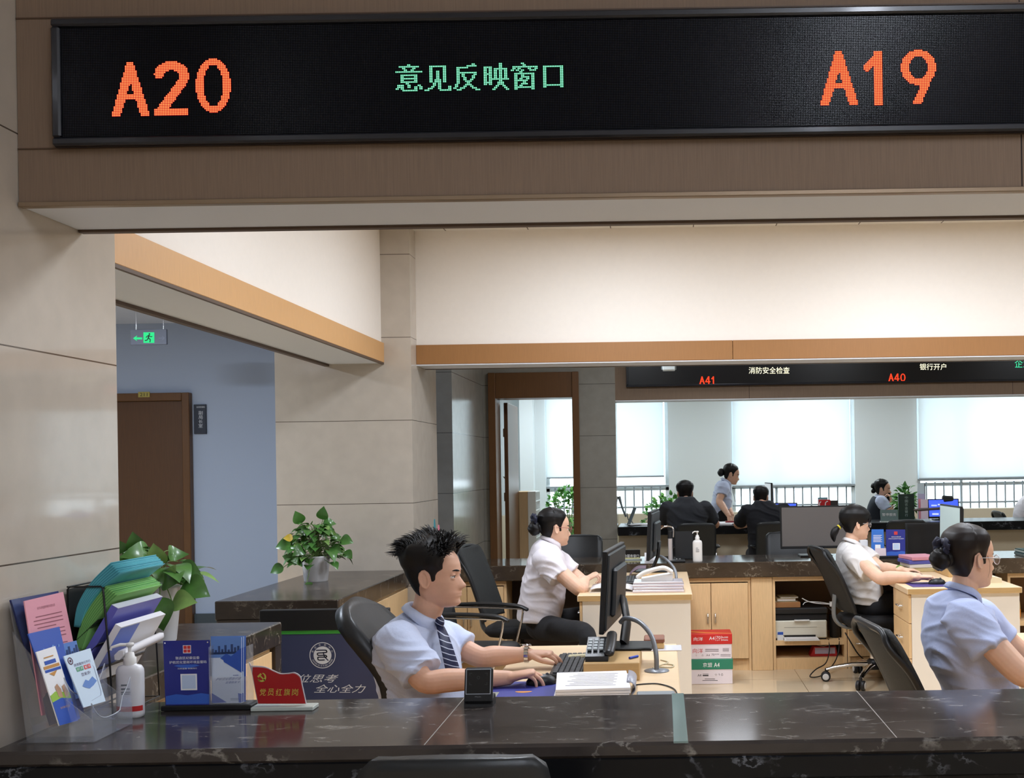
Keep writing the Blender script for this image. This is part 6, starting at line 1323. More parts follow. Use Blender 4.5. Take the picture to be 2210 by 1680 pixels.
# bushes by the windows
def bush(label, x, y, z0, rx, rz, n, seed, pot=True):
    rd = random.Random(seed); t = thing('potted_bush', label, 'plant', (x, y, z0)); f, s = MB(), MB()
    if pot: MB().lathe((x, y, z0), [(.14, 0), (.15, .01), (.19, .30), (.195, .32), (.17, .32), (.165, .29)], 24).build('pot', m_pot, t)
    zc = z0+(.36 if pot else .0)+rz
    for k in range(n):
        a, e = rd.uniform(0, 6.283), rd.uniform(-1, 1); r_ = rd.uniform(.55, 1)**.6; h = math.sqrt(1-e*e); d = V((h*math.cos(a), h*math.sin(a), e)); c = V((x, y, zc))+V((d.x*rx, d.y*rx, d.z*rz))*r_
        f.cur = rd.random() < .3; leaf(f, c, d+V((rd.uniform(-.7, .7), rd.uniform(-.7, .7), rd.uniform(-.4, .4))), (rd.uniform(-.3, .3), rd.uniform(-1, .2), 1), rd.uniform(.05, .085), .022, .3)
        if k % 12 == 0: s.tube([(x, y, z0+(.29 if pot else .0)), (x+d.x*rx*.4, y+d.y*rx*.4, zc-rz*.3), c], .006, 5)
    f.build('foliage', [M('bush_leaf', (70, 130, 54), .5), M('bush_leaf_light', (116, 176, 84), .5)], t); s.build('stems', m_stem, t); return t
bush('leafy green bush in a white pot beyond the doorway behind the woman with folded arms', P(1228, 1130, 15.3).x, 15.3, .0, .34, .46, 520, 3)
bush('leafy green bush in a white pot behind the first seated man', P(1452, 1120, 14.6).x, 14.6, .0, .42, .40, 620, 4)
b = bush('small feathery green plant behind the dark green upright sign', P(1953, 1082, 13.14).x, 13.14, Z3, .12, .20, 170, 8, False)
MB().lathe((P(1953, 1082, 13.14).x, 13.14, Z3), [(.06, 0), (.075, .12), (.065, .12)], 20).build('pot', m_pot, b)
# cabinet in the doorway
t = thing('bookcase', 'pale wooden bookcase with white pigeonholes inside the doorway', 'bookcase', (P(1120, 1200, 13.9).x, 14.0, 0))
xa_, xb_, xc_ = P(1090, 1100, 13.9).x, P(1139.5, 1100, 13.9).x, P(1153, 1100, 14.35).x; zt_ = P(1115, 1062, 13.9).z
MB().box((xa_, 13.9, 0), (xb_, 14.35, zt_), .003).build('side_case', M('pale_birch', (206, 178, 140), .5, noise_=(16, .05, (6, 6, .5))), t)
b = MB(); 
for k in range(9): z = zt_-.012-.115*k; b.box((xb_+.001, 13.9, z), (xb_+.10, 14.35, z+.012)) if z > 0 else None
for k in range(5): b.box((xb_+.001, 13.9+.112*k-.004, 0), (xb_+.10, 13.9+.112*k+.004, zt_))
b.build('pigeonholes', m_winframe, t)
t = thing('ornament_pot', 'small ornament with a dark dry plant on the bookcase in the doorway', 'ornament', (P(1098, 1058, 14.1).x, 14.1, zt_))
MB().lathe((P(1099, 1058, 14.1).x, 14.1, zt_), [(.05, 0), (.055, .02), (.055, .13), (.05, .13)], 20).build('pot', m_pot, t)
f = MB()
for k in range(14): leaf(f, (P(1099, 1058, 14.1).x+random.uniform(-.03, .03), 14.1, zt_+.13), (random.uniform(-1, 1), random.uniform(-.6, .6), random.uniform(.2, 1.2)), (0, -1, .4), .10, .02, .3)
f.build('dry_leaves', M('dry_leaf', (92, 84, 70), .7), t)
# ---------------------------------------------------------------- chairs in place
task_chair('office_chair', 'black leather office chair behind the typing man', (-.80, 4.24, 0), R(-4), mesh=False, lean=.17, top=.985, w_=.44)
visitor_chair('arm_chair', 'empty black leather armchair with chrome arms behind the typing man\'s head', (-1.16, 6.75, 0), R(-6), top=.98)
cA = task_chair('office_chair', 'black mesh office chair behind the woman with folded arms', (-.98, 7.62, 0), R(-8), lean=.14, top=1.0)
task_chair('office_chair', 'black mesh office chair with a chrome star base under the ponytailed woman', (1.46, 7.80, 0), R(8), lean=.16, top=.95)
task_chair('office_chair', 'black mesh office chair behind the woman in front with a hair bun', (1.17, 4.24, 0), R(6), lean=.16, top=.93)
v0 = visitor_chair('visitor_chair', 'black leather visitor chair back in front of the service counter at the lower frame edge', (-.446, 2.60, 0), R(90), top=.935, w_=.41)
vk = 'visitor chairs in the corridor'
dup(v0, (P(1502, 1121, 11.55).x, 11.75, 0), R(90), 'black leather visitor chair under the first seated man', vk)
dup(v0, (P(1672, 1119, 11.55).x, 11.75, 0), R(90), 'black leather visitor chair under the second seated man', vk)
dup(v0, (P(1952, 1110, 11.55).x, 11.75, 0), R(90), 'empty black leather visitor chair in front of the grey-green name stand', vk)
dup(v0, (P(1250, 1168, 9.75).x, 9.50, 0), R(-90), 'empty black leather visitor chair across the counter behind the woman with folded arms', vk)
dup(v0, (P(1702, 1160, 9.75).x, 9.50, 0), R(-90), 'empty black leather visitor chair across the counter behind the large grey-faced monitor', vk)
import numpy as np
# ---------------------------------------------------------------- people
def remesh(mb, voxel, smooth=4, fac=.5):
    me = mb.mesh('tmp', []); o = bpy.data.objects.new('tmp', me); C.objects.link(o)
    r = o.modifiers.new('r', 'REMESH'); r.mode = 'VOXEL'; r.voxel_size = voxel; r.use_smooth_shade = True
    if smooth: s = o.modifiers.new('s', 'SMOOTH'); s.factor = fac; s.iterations = smooth
    out = bpy.data.meshes.new_from_object(o.evaluated_get(bpy.context.evaluated_depsgraph_get()))
    bpy.data.objects.remove(o); bpy.data.meshes.remove(me)
    out.polygons.foreach_set('use_smooth', [True]*len(out.polygons)); return out
def link_mesh(me, name, mats, org, parent=None):
    me.name = name; me.materials.clear()
    for m in mats: me.materials.append(m)
    me.transform(Matrix.Translation(-V(org))); o = bpy.data.objects.new(name, me); C.objects.link(o)
    if parent is None: o.location = org
    else: o.parent = parent
    ORG[o.name] = V(org); return o
FACE = [(0, .060, .020, .018), (.006, .083, .002, .030), (.016, .092, -.014, .040), (.030, .090, -.032, .050), (.042, .094, -.046, .056), (.052, .095, -.056, .060), (.062, .092, -.064, .063), (.075, .091, -.073, .066), (.095, .089, -.083, .070), (.112, .087, -.090, .072), (.124, .091, -.094, .0735), (.135, .093, -.097, .0745), (.155, .091, -.099, .076), (.180, .082, -.096, .074), (.200, .065, -.085, .066), (.215, .043, -.066, .052), (.226, .014, -.038, .032), (.232, -.012, -.018, .006)]
def face_at(u):
    u = max(0, min(.232, u))
    for a, b in zip(FACE[:-1], FACE[1:]):
        if u <= b[0]:
            t = (u-a[0])/(b[0]-a[0]); return [a[k]+(b[k]-a[k])*t for k in (1, 2, 3)]
    return FACE[-1][1:]
ga = lambda x, m, s: math.exp(-((x-m)/s)**2)
def head_pt(u, th, g):
    "(forward, side, up) of the head surface; g = 0 man .. 1 woman"
    fr, bk, hw = face_at(u); x0 = -.012; c, s = math.cos(th), math.sin(th)
    cs = math.copysign(abs(c)**(.88 if c > 0 else .95), c); sn = math.copysign(abs(s)**.9, s)
    x = x0+(fr-x0)*cs if c > 0 else x0+(x0-bk)*cs; y = hw*(1-.03*g)*sn
    if c > 0:
        w_ = max(0, c)
        nz = 0
        if .060 < u < .124:
            nz = (.0255-.002*g)*(max(0, min(1, (.122-u)/.042)) if u > .080 else 1)**1.15 if u > .074 else .0255*max(0, (u-.060)/.014)**.8
            nz *= ga(y, 0, .0075+.006*max(0, min(1, (.112-u)/.03)))
        x += nz+.005*(ga(y, .0125, .005)+ga(y, -.0125, .005))*ga(u, .072, .006)
        x += -.0085*(ga(y, .031, .013)+ga(y, -.031, .013))*ga(u, .112, .009)+(.003-.0022*g)*(ga(y, .022, .016)+ga(y, -.022, .016))*ga(u, .129, .006)
        x += .0050*ga(y, 0, .019)*ga(u, .0535, .0042)+.0056*ga(y, 0, .016)*ga(u, .0425, .0045)-.0035*ga(y, 0, .02)*ga(u, .048, .0016)-.002*ga(y, 0, .014)*ga(u, .033, .005)
        x += .003*ga(y, 0, .017)*ga(u, .014, .009)+.002*(ga(y, .048, .016)+ga(y, -.048, .016))*ga(u, .092, .015)
    return x, y, u
class Head:
    def __init__(s, o, yaw, pitch=0., roll=0., sc=1., g=0.):
        s.o = V(o); s.sc = sc; s.g = g
        m = Matrix.Rotation(R(yaw), 3, 'Z') @ Matrix.Rotation(R(pitch), 3, 'Y') @ Matrix.Rotation(R(roll), 3, 'X')   # local: +X forward, +Y left, +Z up; pitch > 0 looks down
        s.F, s.S, s.U = m @ V((1, 0, 0)), m @ V((0, 1, 0)), m @ V((0, 0, 1)); s.piv = V((-.01, 0, .06))
    def w(s, f, y, u): q = V((f, y, u)); return s.o+(s.F*q.x+s.S*q.y+s.U*q.z)*s.sc
    def loc(s, p): d = (V(p)-s.o)/s.sc; return d.dot(s.F), d.dot(s.S), d.dot(s.U)
    def surf(s, mb, n=72, m=60):
        rs = []
        for i in range(m+1):
            u = .232*(.5-.5*math.cos(math.pi*i/m)); u = max(.0004, min(.2318, u))
            rs.append([s.w(*head_pt(u, 2*math.pi*j/n, s.g)) for j in range(n)])
        mb.rings(rs)
    def ears(s, mb):
        for q in (-1, 1):
            y = q*.0715; e_ = 1-.13*s.g; c = s.w(-.012, y+q*.004, .106); up = (s.U*.97-s.F*.22).normalized(); f = (s.F*.96+s.S*q*-.28+s.U*.2).normalized(); f = (f-up*f.dot(up)).normalized(); n_ = up.cross(f)
            k = s.sc*e_; mb.ell(c, (.0150*k, .0036*k, .029*k), 14, 10, (f, n_, up))
            pts = [c+(f*(.0155*math.cos(a))+up*(.029*math.sin(a))+s.S*q*.004)*k for a in [R(t) for t in (-60, -20, 20, 55, 90, 125, 160, 195, 230, 262)]]
            mb.tube([tuple(p) for p in pts], [.0046*k]*10, 8, round_=True)
            mb.ell(c-up*.026*k-f*.0*k, (.008*k, .005*k, .009*k), 10, 8, (f, n_, up))
def poly_sd(px, py, poly):
    inside = False; d = 1e9; n = len(poly)
    for i in range(n):
        a, b = poly[i], poly[(i+1) % n]; d = min(d, seg_d(px, py, a, b))
        if (a[1] > py) != (b[1] > py) and px < (b[0]-a[0])*(py-a[1])/(b[1]-a[1])+a[0]: inside = not inside
    return d if inside else -d
def hair_cap(hd, mb, poly, thick, n=96, m=84, k=.9, jag=.0):
    rs = []
    for i in range(m+1):
        u = .232*(.5-.5*math.cos(math.pi*i/m)); u = max(.0006, min(.2316, u)); ring = []
        for j in range(n):
            th = 2*math.pi*j/n; f, y, uu = head_pt(u, th, hd.g); d = poly_sd(f, uu, poly)+jag*noise.noise(V((f*160, y*160, uu*60)))
            t = thick(f, y, uu); off = max(-.007, min(t, d*k if d < 0 else t*(1-math.exp(-d/.022))+.0015*min(1, d/.002)))
            c = V((-.012, 0, min(.15, max(.07, uu)))); nr = (V((f, y, uu))-c).normalized(); p = V((f, y, uu))+nr*off; ring.append(hd.w(*p))
        rs.append(ring)
    mb.rings(rs); return mb
def arm(mb, sh, el, wr, k=1., thick=1.):
    sh, el, wr = V(sh), V(el), V(wr); m1 = sh.lerp(el, .5); m2 = el.lerp(wr, .28); m3 = el.lerp(wr, .68)
    pts = [tuple(sh), tuple(m1), tuple(el), tuple(m2), tuple(m3), tuple(wr)]; rr = [.036*thick, .043*thick, .0405*thick, .042*thick, .034*thick, .0265*thick**.5]
    P_ = catmull([p+(r,) for p, r in zip(pts, rr)], 5); mb.tube([p[:3] for p in P_], [p[3]*k for p in P_], 18, round_=True)
def hand(mb, wr, aim, nrm, side, curl, k=1., thumb=(.62, .62, -.25), spread=1.):
    "side points to the thumb; curl: per finger three angles in degrees"
    wr, a = V(wr), V(aim).normalized(); n_ = V(nrm); n_ = (n_-a*n_.dot(a)).normalized(); s = V(side); s = (s-a*s.dot(a)-n_*s.dot(n_)).normalized()
    mb.tube([wr-a*.03*k, wr, wr+a*.03*k, wr+a*.06*k, wr+a*.088*k], [(.027*k, .020*k), (.028*k, .0185*k), (.036*k, .017*k), (.041*k, .0145*k), (.039*k, .0115*k)], 20, up=s, round_=True)
    F_ = ((.029, .086, (.040, .026, .021), .0086), (.0095, .092, (.045, .029, .022), .0088), (-.0100, .088, (.041, .027, .021), .0084), (-.0285, .078, (.032, .020, .019), .0074))
    for i, (so, fo, ls, r) in enumerate(F_):
        p = wr+a*(fo-.012)*k+s*so*k*.96; ang = 0; d0 = (a+s*(so*2.2*spread)).normalized(); pts = [tuple(p-d0*.018*k)+(r*1.1*k,), tuple(p)+(r*1.12*k,)]
        q = p
        for l, c in zip(ls, curl[i]):
            ang += R(c); dd = d0*math.cos(ang)-n_*math.sin(ang); q = q+dd*l*k; pts.append(tuple(q)+(r*k*(1-.10*(len(pts)-1)),))
        Q = catmull(pts, 4); mb.tube([t[:3] for t in Q], [t[3] for t in Q], 12, round_=True)
        mb.ell(p+n_*.002*k, (r*1.18*k,)*3, 10, 8)
    b = wr+a*.022*k+s*.026*k-n_*.004*k; d = (a*thumb[0]+s*thumb[1]+n_*thumb[2]).normalized(); d2 = (d+a*.55-s*.25).normalized()
    pts = [tuple(b-d*.012*k)+(.0135*k,), tuple(b+d*.014*k)+(.0128*k,), tuple(b+d*.040*k)+(.0104*k,), tuple(b+d*.040*k+d2*.028*k)+(.0096*k,), tuple(b+d*.040*k+d2*.050*k)+(.0078*k,)]
    Q = catmull(pts, 4); mb.tube([t[:3] for t in Q], [t[3] for t in Q], 12, round_=True)
def torso_rings(secs, d, psi, grow=0., scale=1., n=40):
    "secs: (photo x, photo y, half depth, half width) of the trunk axis, top to bottom; psi = way the chest faces (deg from +X)"
    F = V((math.cos(R(psi)), math.sin(R(psi)), 0)); S = V((-F.y, F.x, 0)); S4 = catmull([tuple(P(x, y, d))+(a, b) for x, y, a, b in secs], 4); rs = []
    for i, q in enumerate(S4):
        c = V(q[:3]); t = (V(S4[min(i+1, len(S4)-1)][:3])-V(S4[max(i-1, 0)][:3])).normalized(); f = (F-t*F.dot(t)*.7).normalized(); a, b = q[3]*scale+grow, q[4]*scale+grow
        rs.append([c+f*a*math.copysign(abs(math.cos(t_))**.85, math.cos(t_))+S*b*math.copysign(abs(math.sin(t_))**.85, math.sin(t_)) for t_ in [2*math.pi*j/n for j in range(n)]])
    return rs
def sleeve(mb, sh, cu, r0, r1, rec=.02):
    sh, cu = V(sh), V(cu); d = (cu-sh).normalized(); u = d.orthogonal(); mb.ell(sh, (r0*1.0, r0*1.0, r0*.96), 20, 14)
    mb.tube([sh, sh.lerp(cu, .35), sh.lerp(cu, .7), cu, cu, cu-d*rec, cu-d*(rec+.004)], [r0, r0*1.02, (r0+r1)/2, r1*1.05, r1*.97, r1*.90, .004], 26, up=u)
    mb.tube([cu-d*.03, cu-d*.024, cu-d*.001, cu], [r1*1.02, r1*1.09, r1*1.10, r1*1.04], 26, up=u)
def wrinkle(me, amp, fr, dirv, seed=0, zones=None):
    "cloth folds: ridges that run across dirv, deeper inside the zones (centre, radius)"
    d = V(dirv).normalized(); off = V((seed*7.3, seed*3.1, seed*1.7)); o_ = d.orthogonal().normalized(); t_ = d.cross(o_); vs = [v.co.copy() for v in me.vertices]; ns = [v.normal.copy() for v in me.vertices]; zs = [(V(c), rr) for c, rr in (zones or [])]
    for v, p, nr in zip(me.vertices, vs, ns):
        wv = noise.noise(p*4.5+off)*.9; q = V((p.dot(d)*fr+wv, p.dot(o_)*fr*.22+wv*.4, p.dot(t_)*fr*.22))+off
        a = abs(noise.noise(q)); b = abs(noise.noise(q*2.0+off)); h = (1-min(1, a*3.2))**1.3-.28+.35*((1-min(1, b*3.))-.3)
        k = max([ga((p-c).length, 0, rr) for c, rr in zs]+[.32]) if zs else .7
        v.co = p+nr*(amp*h*k)
def shirt_mat(name, col): return M(name, col, .8, sheen=.15, noise_=(240, .03, (1, 1, 1)), bump=(28, .18, (1, 1, 1)))
m_skin = M('skin_warm', (214, 168, 142), .5, spec=.35, sub=.12, noise_=(26, .05, (1, 1, 1))); m_skin2 = M('skin_fair', (226, 184, 158), .5, spec=.35, sub=.12, noise_=(26, .05, (1, 1, 1)))
m_lip = M('lip_tone', (176, 104, 96), .4); m_hair = M('black_hair', (17, 15, 15), .45, spec=.35, bump=(120, .07, (5, 5, .5))); m_hairb = M('dark_brown_hair', (30, 23, 21), .42, spec=.35, bump=(120, .07, (5, 5, .5)))
m_eyew = M('eye_white', (226, 220, 214), .3); m_iris = M('dark_iris', (34, 24, 20), .25); m_trou = M('black_trousers', (20, 20, 23), .85, bump=(30, .2, (1, 1, 1)))
m_navyc = M('navy_ribbon', (24, 28, 52), .55); m_shoe = M('black_shoe', (16, 16, 17), .35)
m_sh_m = shirt_mat('pale_blue_shirt', (196, 206, 232)); m_sh_l = shirt_mat('sky_blue_shirt', (182, 194, 230)); m_sh_w = shirt_mat('white_shirt', (226, 220, 226)); m_sh_w2 = shirt_mat('white_shirt_warm', (222, 218, 216))
m_tee = M('charcoal_tee', (44, 46, 52), .85, bump=(28, .2, (1, 1, 1))); m_tee2 = M('black_tee', (26, 27, 34), .85, bump=(28, .2, (1, 1, 1))); m_vest = M('dark_navy_vest', (30, 36, 46), .8)
def tie_mat():
    m = M('navy_striped_tie', (26, 34, 70), .5); n, l = nt(m); b = n['Principled BSDF']; tc = n.new('ShaderNodeTexCoord'); mp = n.new('ShaderNodeMapping'); mp.inputs['Rotation'].default_value = (0, R(-32), 0); l.new(tc.outputs['Object'], mp.inputs[0])
    sp = n.new('ShaderNodeSeparateXYZ'); l.new(mp.outputs[0], sp.inputs[0]); a = n.new('ShaderNodeMath'); a.operation = 'PINGPONG'; a.inputs[1].default_value = .0075; l.new(sp.outputs[2], a.inputs[0]); q = n.new('ShaderNodeMath'); q.operation = 'LESS_THAN'; q.inputs[1].default_value = .0011; l.new(a.outputs[0], q.inputs[0])
    x = n.new('ShaderNodeMix'); x.data_type = 'RGBA'; l.new(q.outputs[0], x.inputs[0]); x.inputs[6].default_value = lin((24, 32, 66))+(1,); x.inputs[7].default_value = lin((190, 196, 214))+(1,); l.new(x.outputs[2], b.inputs['Base Color']); return m
m_tie = tie_mat()
POLY_M = [(.098, .206), (.066, .197), (.054, .180), (.051, .160), (.050, .140), (.034, .132), (.026, .118), (.022, .098), (.012, .098), (.006, .126), (-.012, .139), (-.030, .128), (-.034, .09), (-.038, .045), (-.05, .012), (-.3, .002), (-.3, .4), (.2, .4), (.2, .215)]
POLY_F = [(.088, .207), (.064, .197), (.043, .176), (.029, .150), (.022, .125), (.025, .098), (.012, .096), (.000, .126), (-.014, .142), (-.030, .130), (-.034, .09), (-.042, .045), (-.06, .028), (-.3, .02), (-.3, .4), (.2, .4), (.2, .222)]
POLY_B = [(.105, .148), (.080, .140), (.056, .122), (.030, .108), (.012, .100), (.006, .085), (.0, .10), (-.02, .115), (-.034, .09), (-.040, .05), (-.06, .03), (-.3, .02), (-.3, .4), (.3, .4), (.3, .15)]
def face_bits(hd, root, near=-1, lids=True, brow=m_hair, both=True):
    for q in ((near, -near) if both else (near,)):
        e = MB(); c = hd.w(.0735, q*.031, .1125); k = hd.sc
        e.ell(c, (.0114*k,)*3, 14, 10, (hd.F, hd.S, hd.U)); e.cur = 1; g = (hd.F*.96+hd.S*q*.12-hd.U*.24).normalized(); a_, b_ = g.orthogonal().normalized(), None; b_ = g.cross(a_)
        e.ell(c+g*.0066*k, (.0062*k, .0062*k, .0052*k), 12, 8, (a_, b_, g))
        pts = [hd.w(.0735+.0128*math.cos(t), q*.031+q*.0128*math.sin(t), .1158-.0022*abs(t)) for t in (-.75, -.35, 0, .35, .75, 1.05)]
        e.tube(pts, .0011*k, 6, round_=True); e.build('eye', [m_eyew, m_iris], root)
        b = MB(); pts = []
        for y in (.012, .022, .033, .043, .050): 
            f, yy, uu = None, None, None; th = math.asin(min(.99, y/.072)); f = head_pt(.131, th, hd.g)[0]+.0012; pts.append(tuple(hd.w(f, q*y, .1305+.0035*math.sin((y-.012)/.038*math.pi*.8)))+((.0036 if .015 < y < .045 else .002),))
        Q = catmull(pts, 3); b.tube([p[:3] for p in Q], [(p[3]*k, .0018*k) for p in Q], 8, up=hd.U, round_=True); b.build('eyebrow', brow, root)
def paint(me, hd, mats_lip=1):
    n = len(me.polygons); c = np.empty(n*3); me.polygons.foreach_get('center', c); c = c.reshape(-1, 3)-np.array(hd.o); f, y, u = (c @ np.array(a)/hd.sc for a in (hd.F, hd.S, hd.U)); y = np.abs(y)
    k = (f > .084) & (y < .0225) & (np.abs(u-.048) < .0100*np.sqrt(np.maximum(0, 1-(y/.0235)**2))); mi = np.zeros(n, dtype=np.int32); mi[k] = mats_lip; me.polygons.foreach_set('material_index', mi)
def lid_bulge(hd, mb):
    for q in (-1, 1):
        c = hd.w(.0735, q*.031, .1125); k = hd.sc
        mb.ell(c+hd.U*.0050*k, (.0134*k, .0137*k, .0080*k), 12, 8, (hd.F, hd.S, hd.U)); mb.ell(c-hd.U*.0085*k, (.0118*k, .0125*k, .0058*k), 12, 8, (hd.F, hd.S, hd.U))
def neck(mb, hd, base, r0, r1):
    a = hd.w(-.018, 0, .055); b = V(base); pts = catmull([tuple(a)+(r1*.92,), tuple(hd.w(-.022, 0, .012))+(r1,), tuple(hd.w(-.024, 0, .0).lerp(b, .55))+(r1*1.0,), tuple(b)+(r0,), tuple(b+V((0, 0, -.05)))+(r0*1.15,)], 5)
    mb.tube([p[:3] for p in pts], [(p[3], p[3]*.93) for p in pts], 22, up=hd.F)
def collar(c, ax, F, S, rf, rs_, h, par, mat, gap=18, drop=.030, tip=.030, th=.0022, back=.012):
    "shirt collar that wraps round the neck, ends in two tips"
    ax, F = V(ax).normalized(), V(F); F = (F-ax*F.dot(ax)).normalized(); S = ax.cross(F); g = []
    for i in range(41):
        a = R(gap+(360-2*gap)*i/40); e = abs(i/20-1)**3; dr = F*math.cos(a)*rf+S*math.sin(a)*rs_; q = dr.normalized(); front = max(0, math.cos(a))
        top = V(c)+dr+ax*(h-front*.014); mid = V(c)+dr*1.07+q*.004+ax*(h*.62-front*.010); bot = V(c)+dr*1.14+q*(.010+tip*.55*e)-ax*(drop*e+back*(1-e)*.2)-ax*front*.012
        inn = V(c)+dr*.985-ax*.012; g.append([inn, top-ax*.001-q*.001, top+q*.0025, mid+q*.003, bot])
    b = MB(); b.sheet(g, th); return solid(b.build('collar', mat, par))
def legs(par, hip, F, knees, ank, mat=m_trou, shoes=True, kk=1.):
    mb = MB(); hip = V(hip); F = V(F); S = V((-F.y, F.x, 0))
    mb.ell(hip, (.13*kk, .165*kk, .10), 20, 12, (F, S, UP)); out = []
    for q, kn, an in zip((-1, 1), knees, ank):
        a = hip+S*q*.085*kk; kn, an = V(kn), V(an); pts = catmull([tuple(a)+(.098*kk,), tuple(a.lerp(kn, .5))+(.083*kk,), tuple(kn)+(.064*kk,), tuple(kn.lerp(an, .4))+(.057*kk,), tuple(an)+(.047*kk,)], 5); mb.tube([p[:3] for p in pts], [p[3] for p in pts], 18, round_=True)
        if shoes:
            s = MB(); t = V((F.x, F.y, 0)).normalized(); c = V((an.x, an.y, 0)); rs = []
            for z, e in ((.002, .94), (.014, 1), (.035, .97), (.055, .8), (.075, .55), (.085, .3)): rs.append([c+t*(.055-.045*(z/.085)+ (.135*e)*math.cos(w_)*(1-.35*(z/.085)))+V((-t.y, t.x, 0))*.046*e*math.sin(w_)+UP*z for w_ in [2*math.pi*j/20 for j in range(20)]])
            s.rings(rs); s.build('shoe', m_shoe, par)
    me = remesh(mb, .009, 5); return link_mesh(me, 'trousers', [mat], ORG[par.name], par)
def bun(hd, root, f, y, u, r, mat=m_hair, squash=.9):
    mb = MB(); c = hd.w(f, y, u); rs = []; ax = (hd.F, hd.S, hd.U); n, m = 40, 24
    for i in range(1, m):
        t = math.pi*i/m-math.pi/2; rs.append([c+(hd.U*math.sin(t)+(hd.F*squash*math.cos(2*math.pi*j/n)+hd.S*math.sin(2*math.pi*j/n))*math.cos(t))*r*(1+.05*math.sin(2*math.pi*j/n*3+t*5)+.025*math.sin(t*14+j*.5)) for j in range(n)])
    mb.rings(rs); return mb
def bow(hd, root, f, y, u, s, mat=m_navyc):
    mb = MB(); c = hd.w(f, y, u)
    for q in (-1, 1):
        for (a, sc_) in ((25, 1.), (-20, .9), (60, .7)):
            d = (hd.S*q*math.cos(R(a))+hd.U*math.sin(R(a))*.8-hd.F*.35).normalized(); e = d.cross(hd.F).normalized(); g = []
            for i in range(9):
                t = i/8; w_ = s*.42*sc_*(.35+1.0*math.sin(math.pi*t)**.8)*(1 if t < .95 else .5); p = c+d*s*sc_*math.sin(math.pi*t*.5)*1.0-hd.F*s*.3*math.sin(math.pi*t); g.append([p+e*w_*k2+hd.F*-.006*math.cos(k2*3) for k2 in (-1, -.5, 0, .5, 1)])
            mb.sheet(g, .002)
    mb.ell(c-hd.F*s*.1, (s*.22, s*.22, s*.25), 12, 8); return mb.build('hair_bow', mat, root)
def glasses(hd, root, mat, wire=.0011, round_=.021):
    b = MB(); k = hd.sc
    for q in (-1, 1):
        c = hd.w(.101, q*.032, .110); n_ = (hd.F+hd.S*q*.18).normalized(); s = (hd.S-n_*hd.S.dot(n_)).normalized(); b.tube([c+(s*math.cos(a)*round_*1.05+hd.U*math.sin(a)*round_*.86)*k for a in [2*math.pi*j/24 for j in range(25)]], wire*k, 6)
        b.tube([hd.w(.100, q*.054, .115), hd.w(.088, q*.071, .118), hd.w(.03, q*.0775, .121), hd.w(-.008, q*.0775, .121), hd.w(-.02, q*.077, .108)], wire*k, 6)
    b.tube([hd.w(.106, -.011, .112), hd.w(.113, 0, .115), hd.w(.106, .011, .112)], wire*k, 6); o = b.build('glasses', mat, root)
    l = MB()
    for q in (-1, 1):
        c = hd.w(.101, q*.032, .110); n_ = (hd.F+hd.S*q*.18).normalized(); s = (hd.S-n_*hd.S.dot(n_)).normalized(); disc(l, c, 0, round_*.95*k, 20, (s, hd.U*.86))
    l.build('lenses', glass('lens_glass', (246, 248, 250), .3), o)
def person(label, org, hd, parts, voxel, skin, sm=3):
    mb = MB(); hd.surf(mb); hd.ears(mb); lid_bulge(hd, mb)
    for f in parts: f(mb)
    me = remesh(mb, voxel, sm); o = link_mesh(me, 'person', [skin, m_lip], org); paint(me, hd); ORG[o.name] = V(org)
    return tag(o, label, 'person')
def garment(name, mb, voxel, mat, par, amp=.004, fr=16, dirv=(0, .3, 1), seed=0, sm=6, zones=None):
    me = remesh(mb, voxel, sm); wrinkle(me, amp, fr, dirv, seed, zones) if amp else None
    return link_mesh(me, name, [mat] if not isinstance(mat, list) else mat, ORG[par.name], par)
def FS(psi): F = V((math.cos(R(psi)), math.sin(R(psi)), 0)); return F, V((-F.y, F.x, 0))
CURLK = [(22, 38, 25), (28, 38, 25), (32, 40, 25), (34, 40, 25)]; CURLM = [(14, 30, 22), (16, 32, 24), (24, 38, 26), (30, 38, 26)]; FIST = [(60, 85, 55)]*4; LOOSE = [(20, 30, 20), (26, 34, 22), (30, 38, 24), (34, 40, 26)]

# --- the typing man
d = 4.2; psi = -18; F, S = FS(psi); hd = Head(P(939, 1311, d), -7, 0, 0, 1.06, 0)
secs = [(909, 1331, .060, .068), (903, 1346, .088, .135), (897, 1366, .115, .188), (894, 1392, .130, .205), (898, 1425, .138, .200), (906, 1462, .138, .185), (913, 1500, .136, .180), (918, 1545, .138, .182), (919, 1590, .135, .18)]
shR, elR, wrR = P(858, 1388, 4.02), P(916, 1471, 3.93), P(1096, 1464, 4.0); shL, elL, wrL = P(948, 1378, 4.38), P(1036, 1419, 4.33), P(1140, 1413, 4.38)
org = (P(918, 1560, d).x, d, .0)
def sk(mb):
    neck(mb, hd, P(912, 1338, d), .062, .058); mb.rings(torso_rings(secs, d, psi, -.006, .66)); arm(mb, shR, elR, wrR, 1.02); arm(mb, shL, elL, wrL, 1.0)
    hand(mb, wrR, (1, .14, .20), (-.2, 0, 1), (0, 1, .1), [(30, 26, 20), (34, 28, 20), (40, 32, 22), (44, 36, 24)], 1.02); hand(mb, wrL, (1, .0, .02), (.1, 0, 1), (0, -1, -.35), [(30, 42, 22), (26, 40, 22), (26, 38, 22), (26, 38, 20)], 1.0, (.8, .45, -.35))
man = person('man with spiky black hair in a pale blue shirt and striped tie, typing', org, hd, [sk], .0029, m_skin)
face_bits(hd, man)
mb = MB(); mb.rings(torso_rings(secs, d, psi)); sleeve(mb, shR, P(911, 1457, 3.955), .083, .074, .03); sleeve(mb, shL, P(1004, 1405, 4.36), .080, .066, .03)
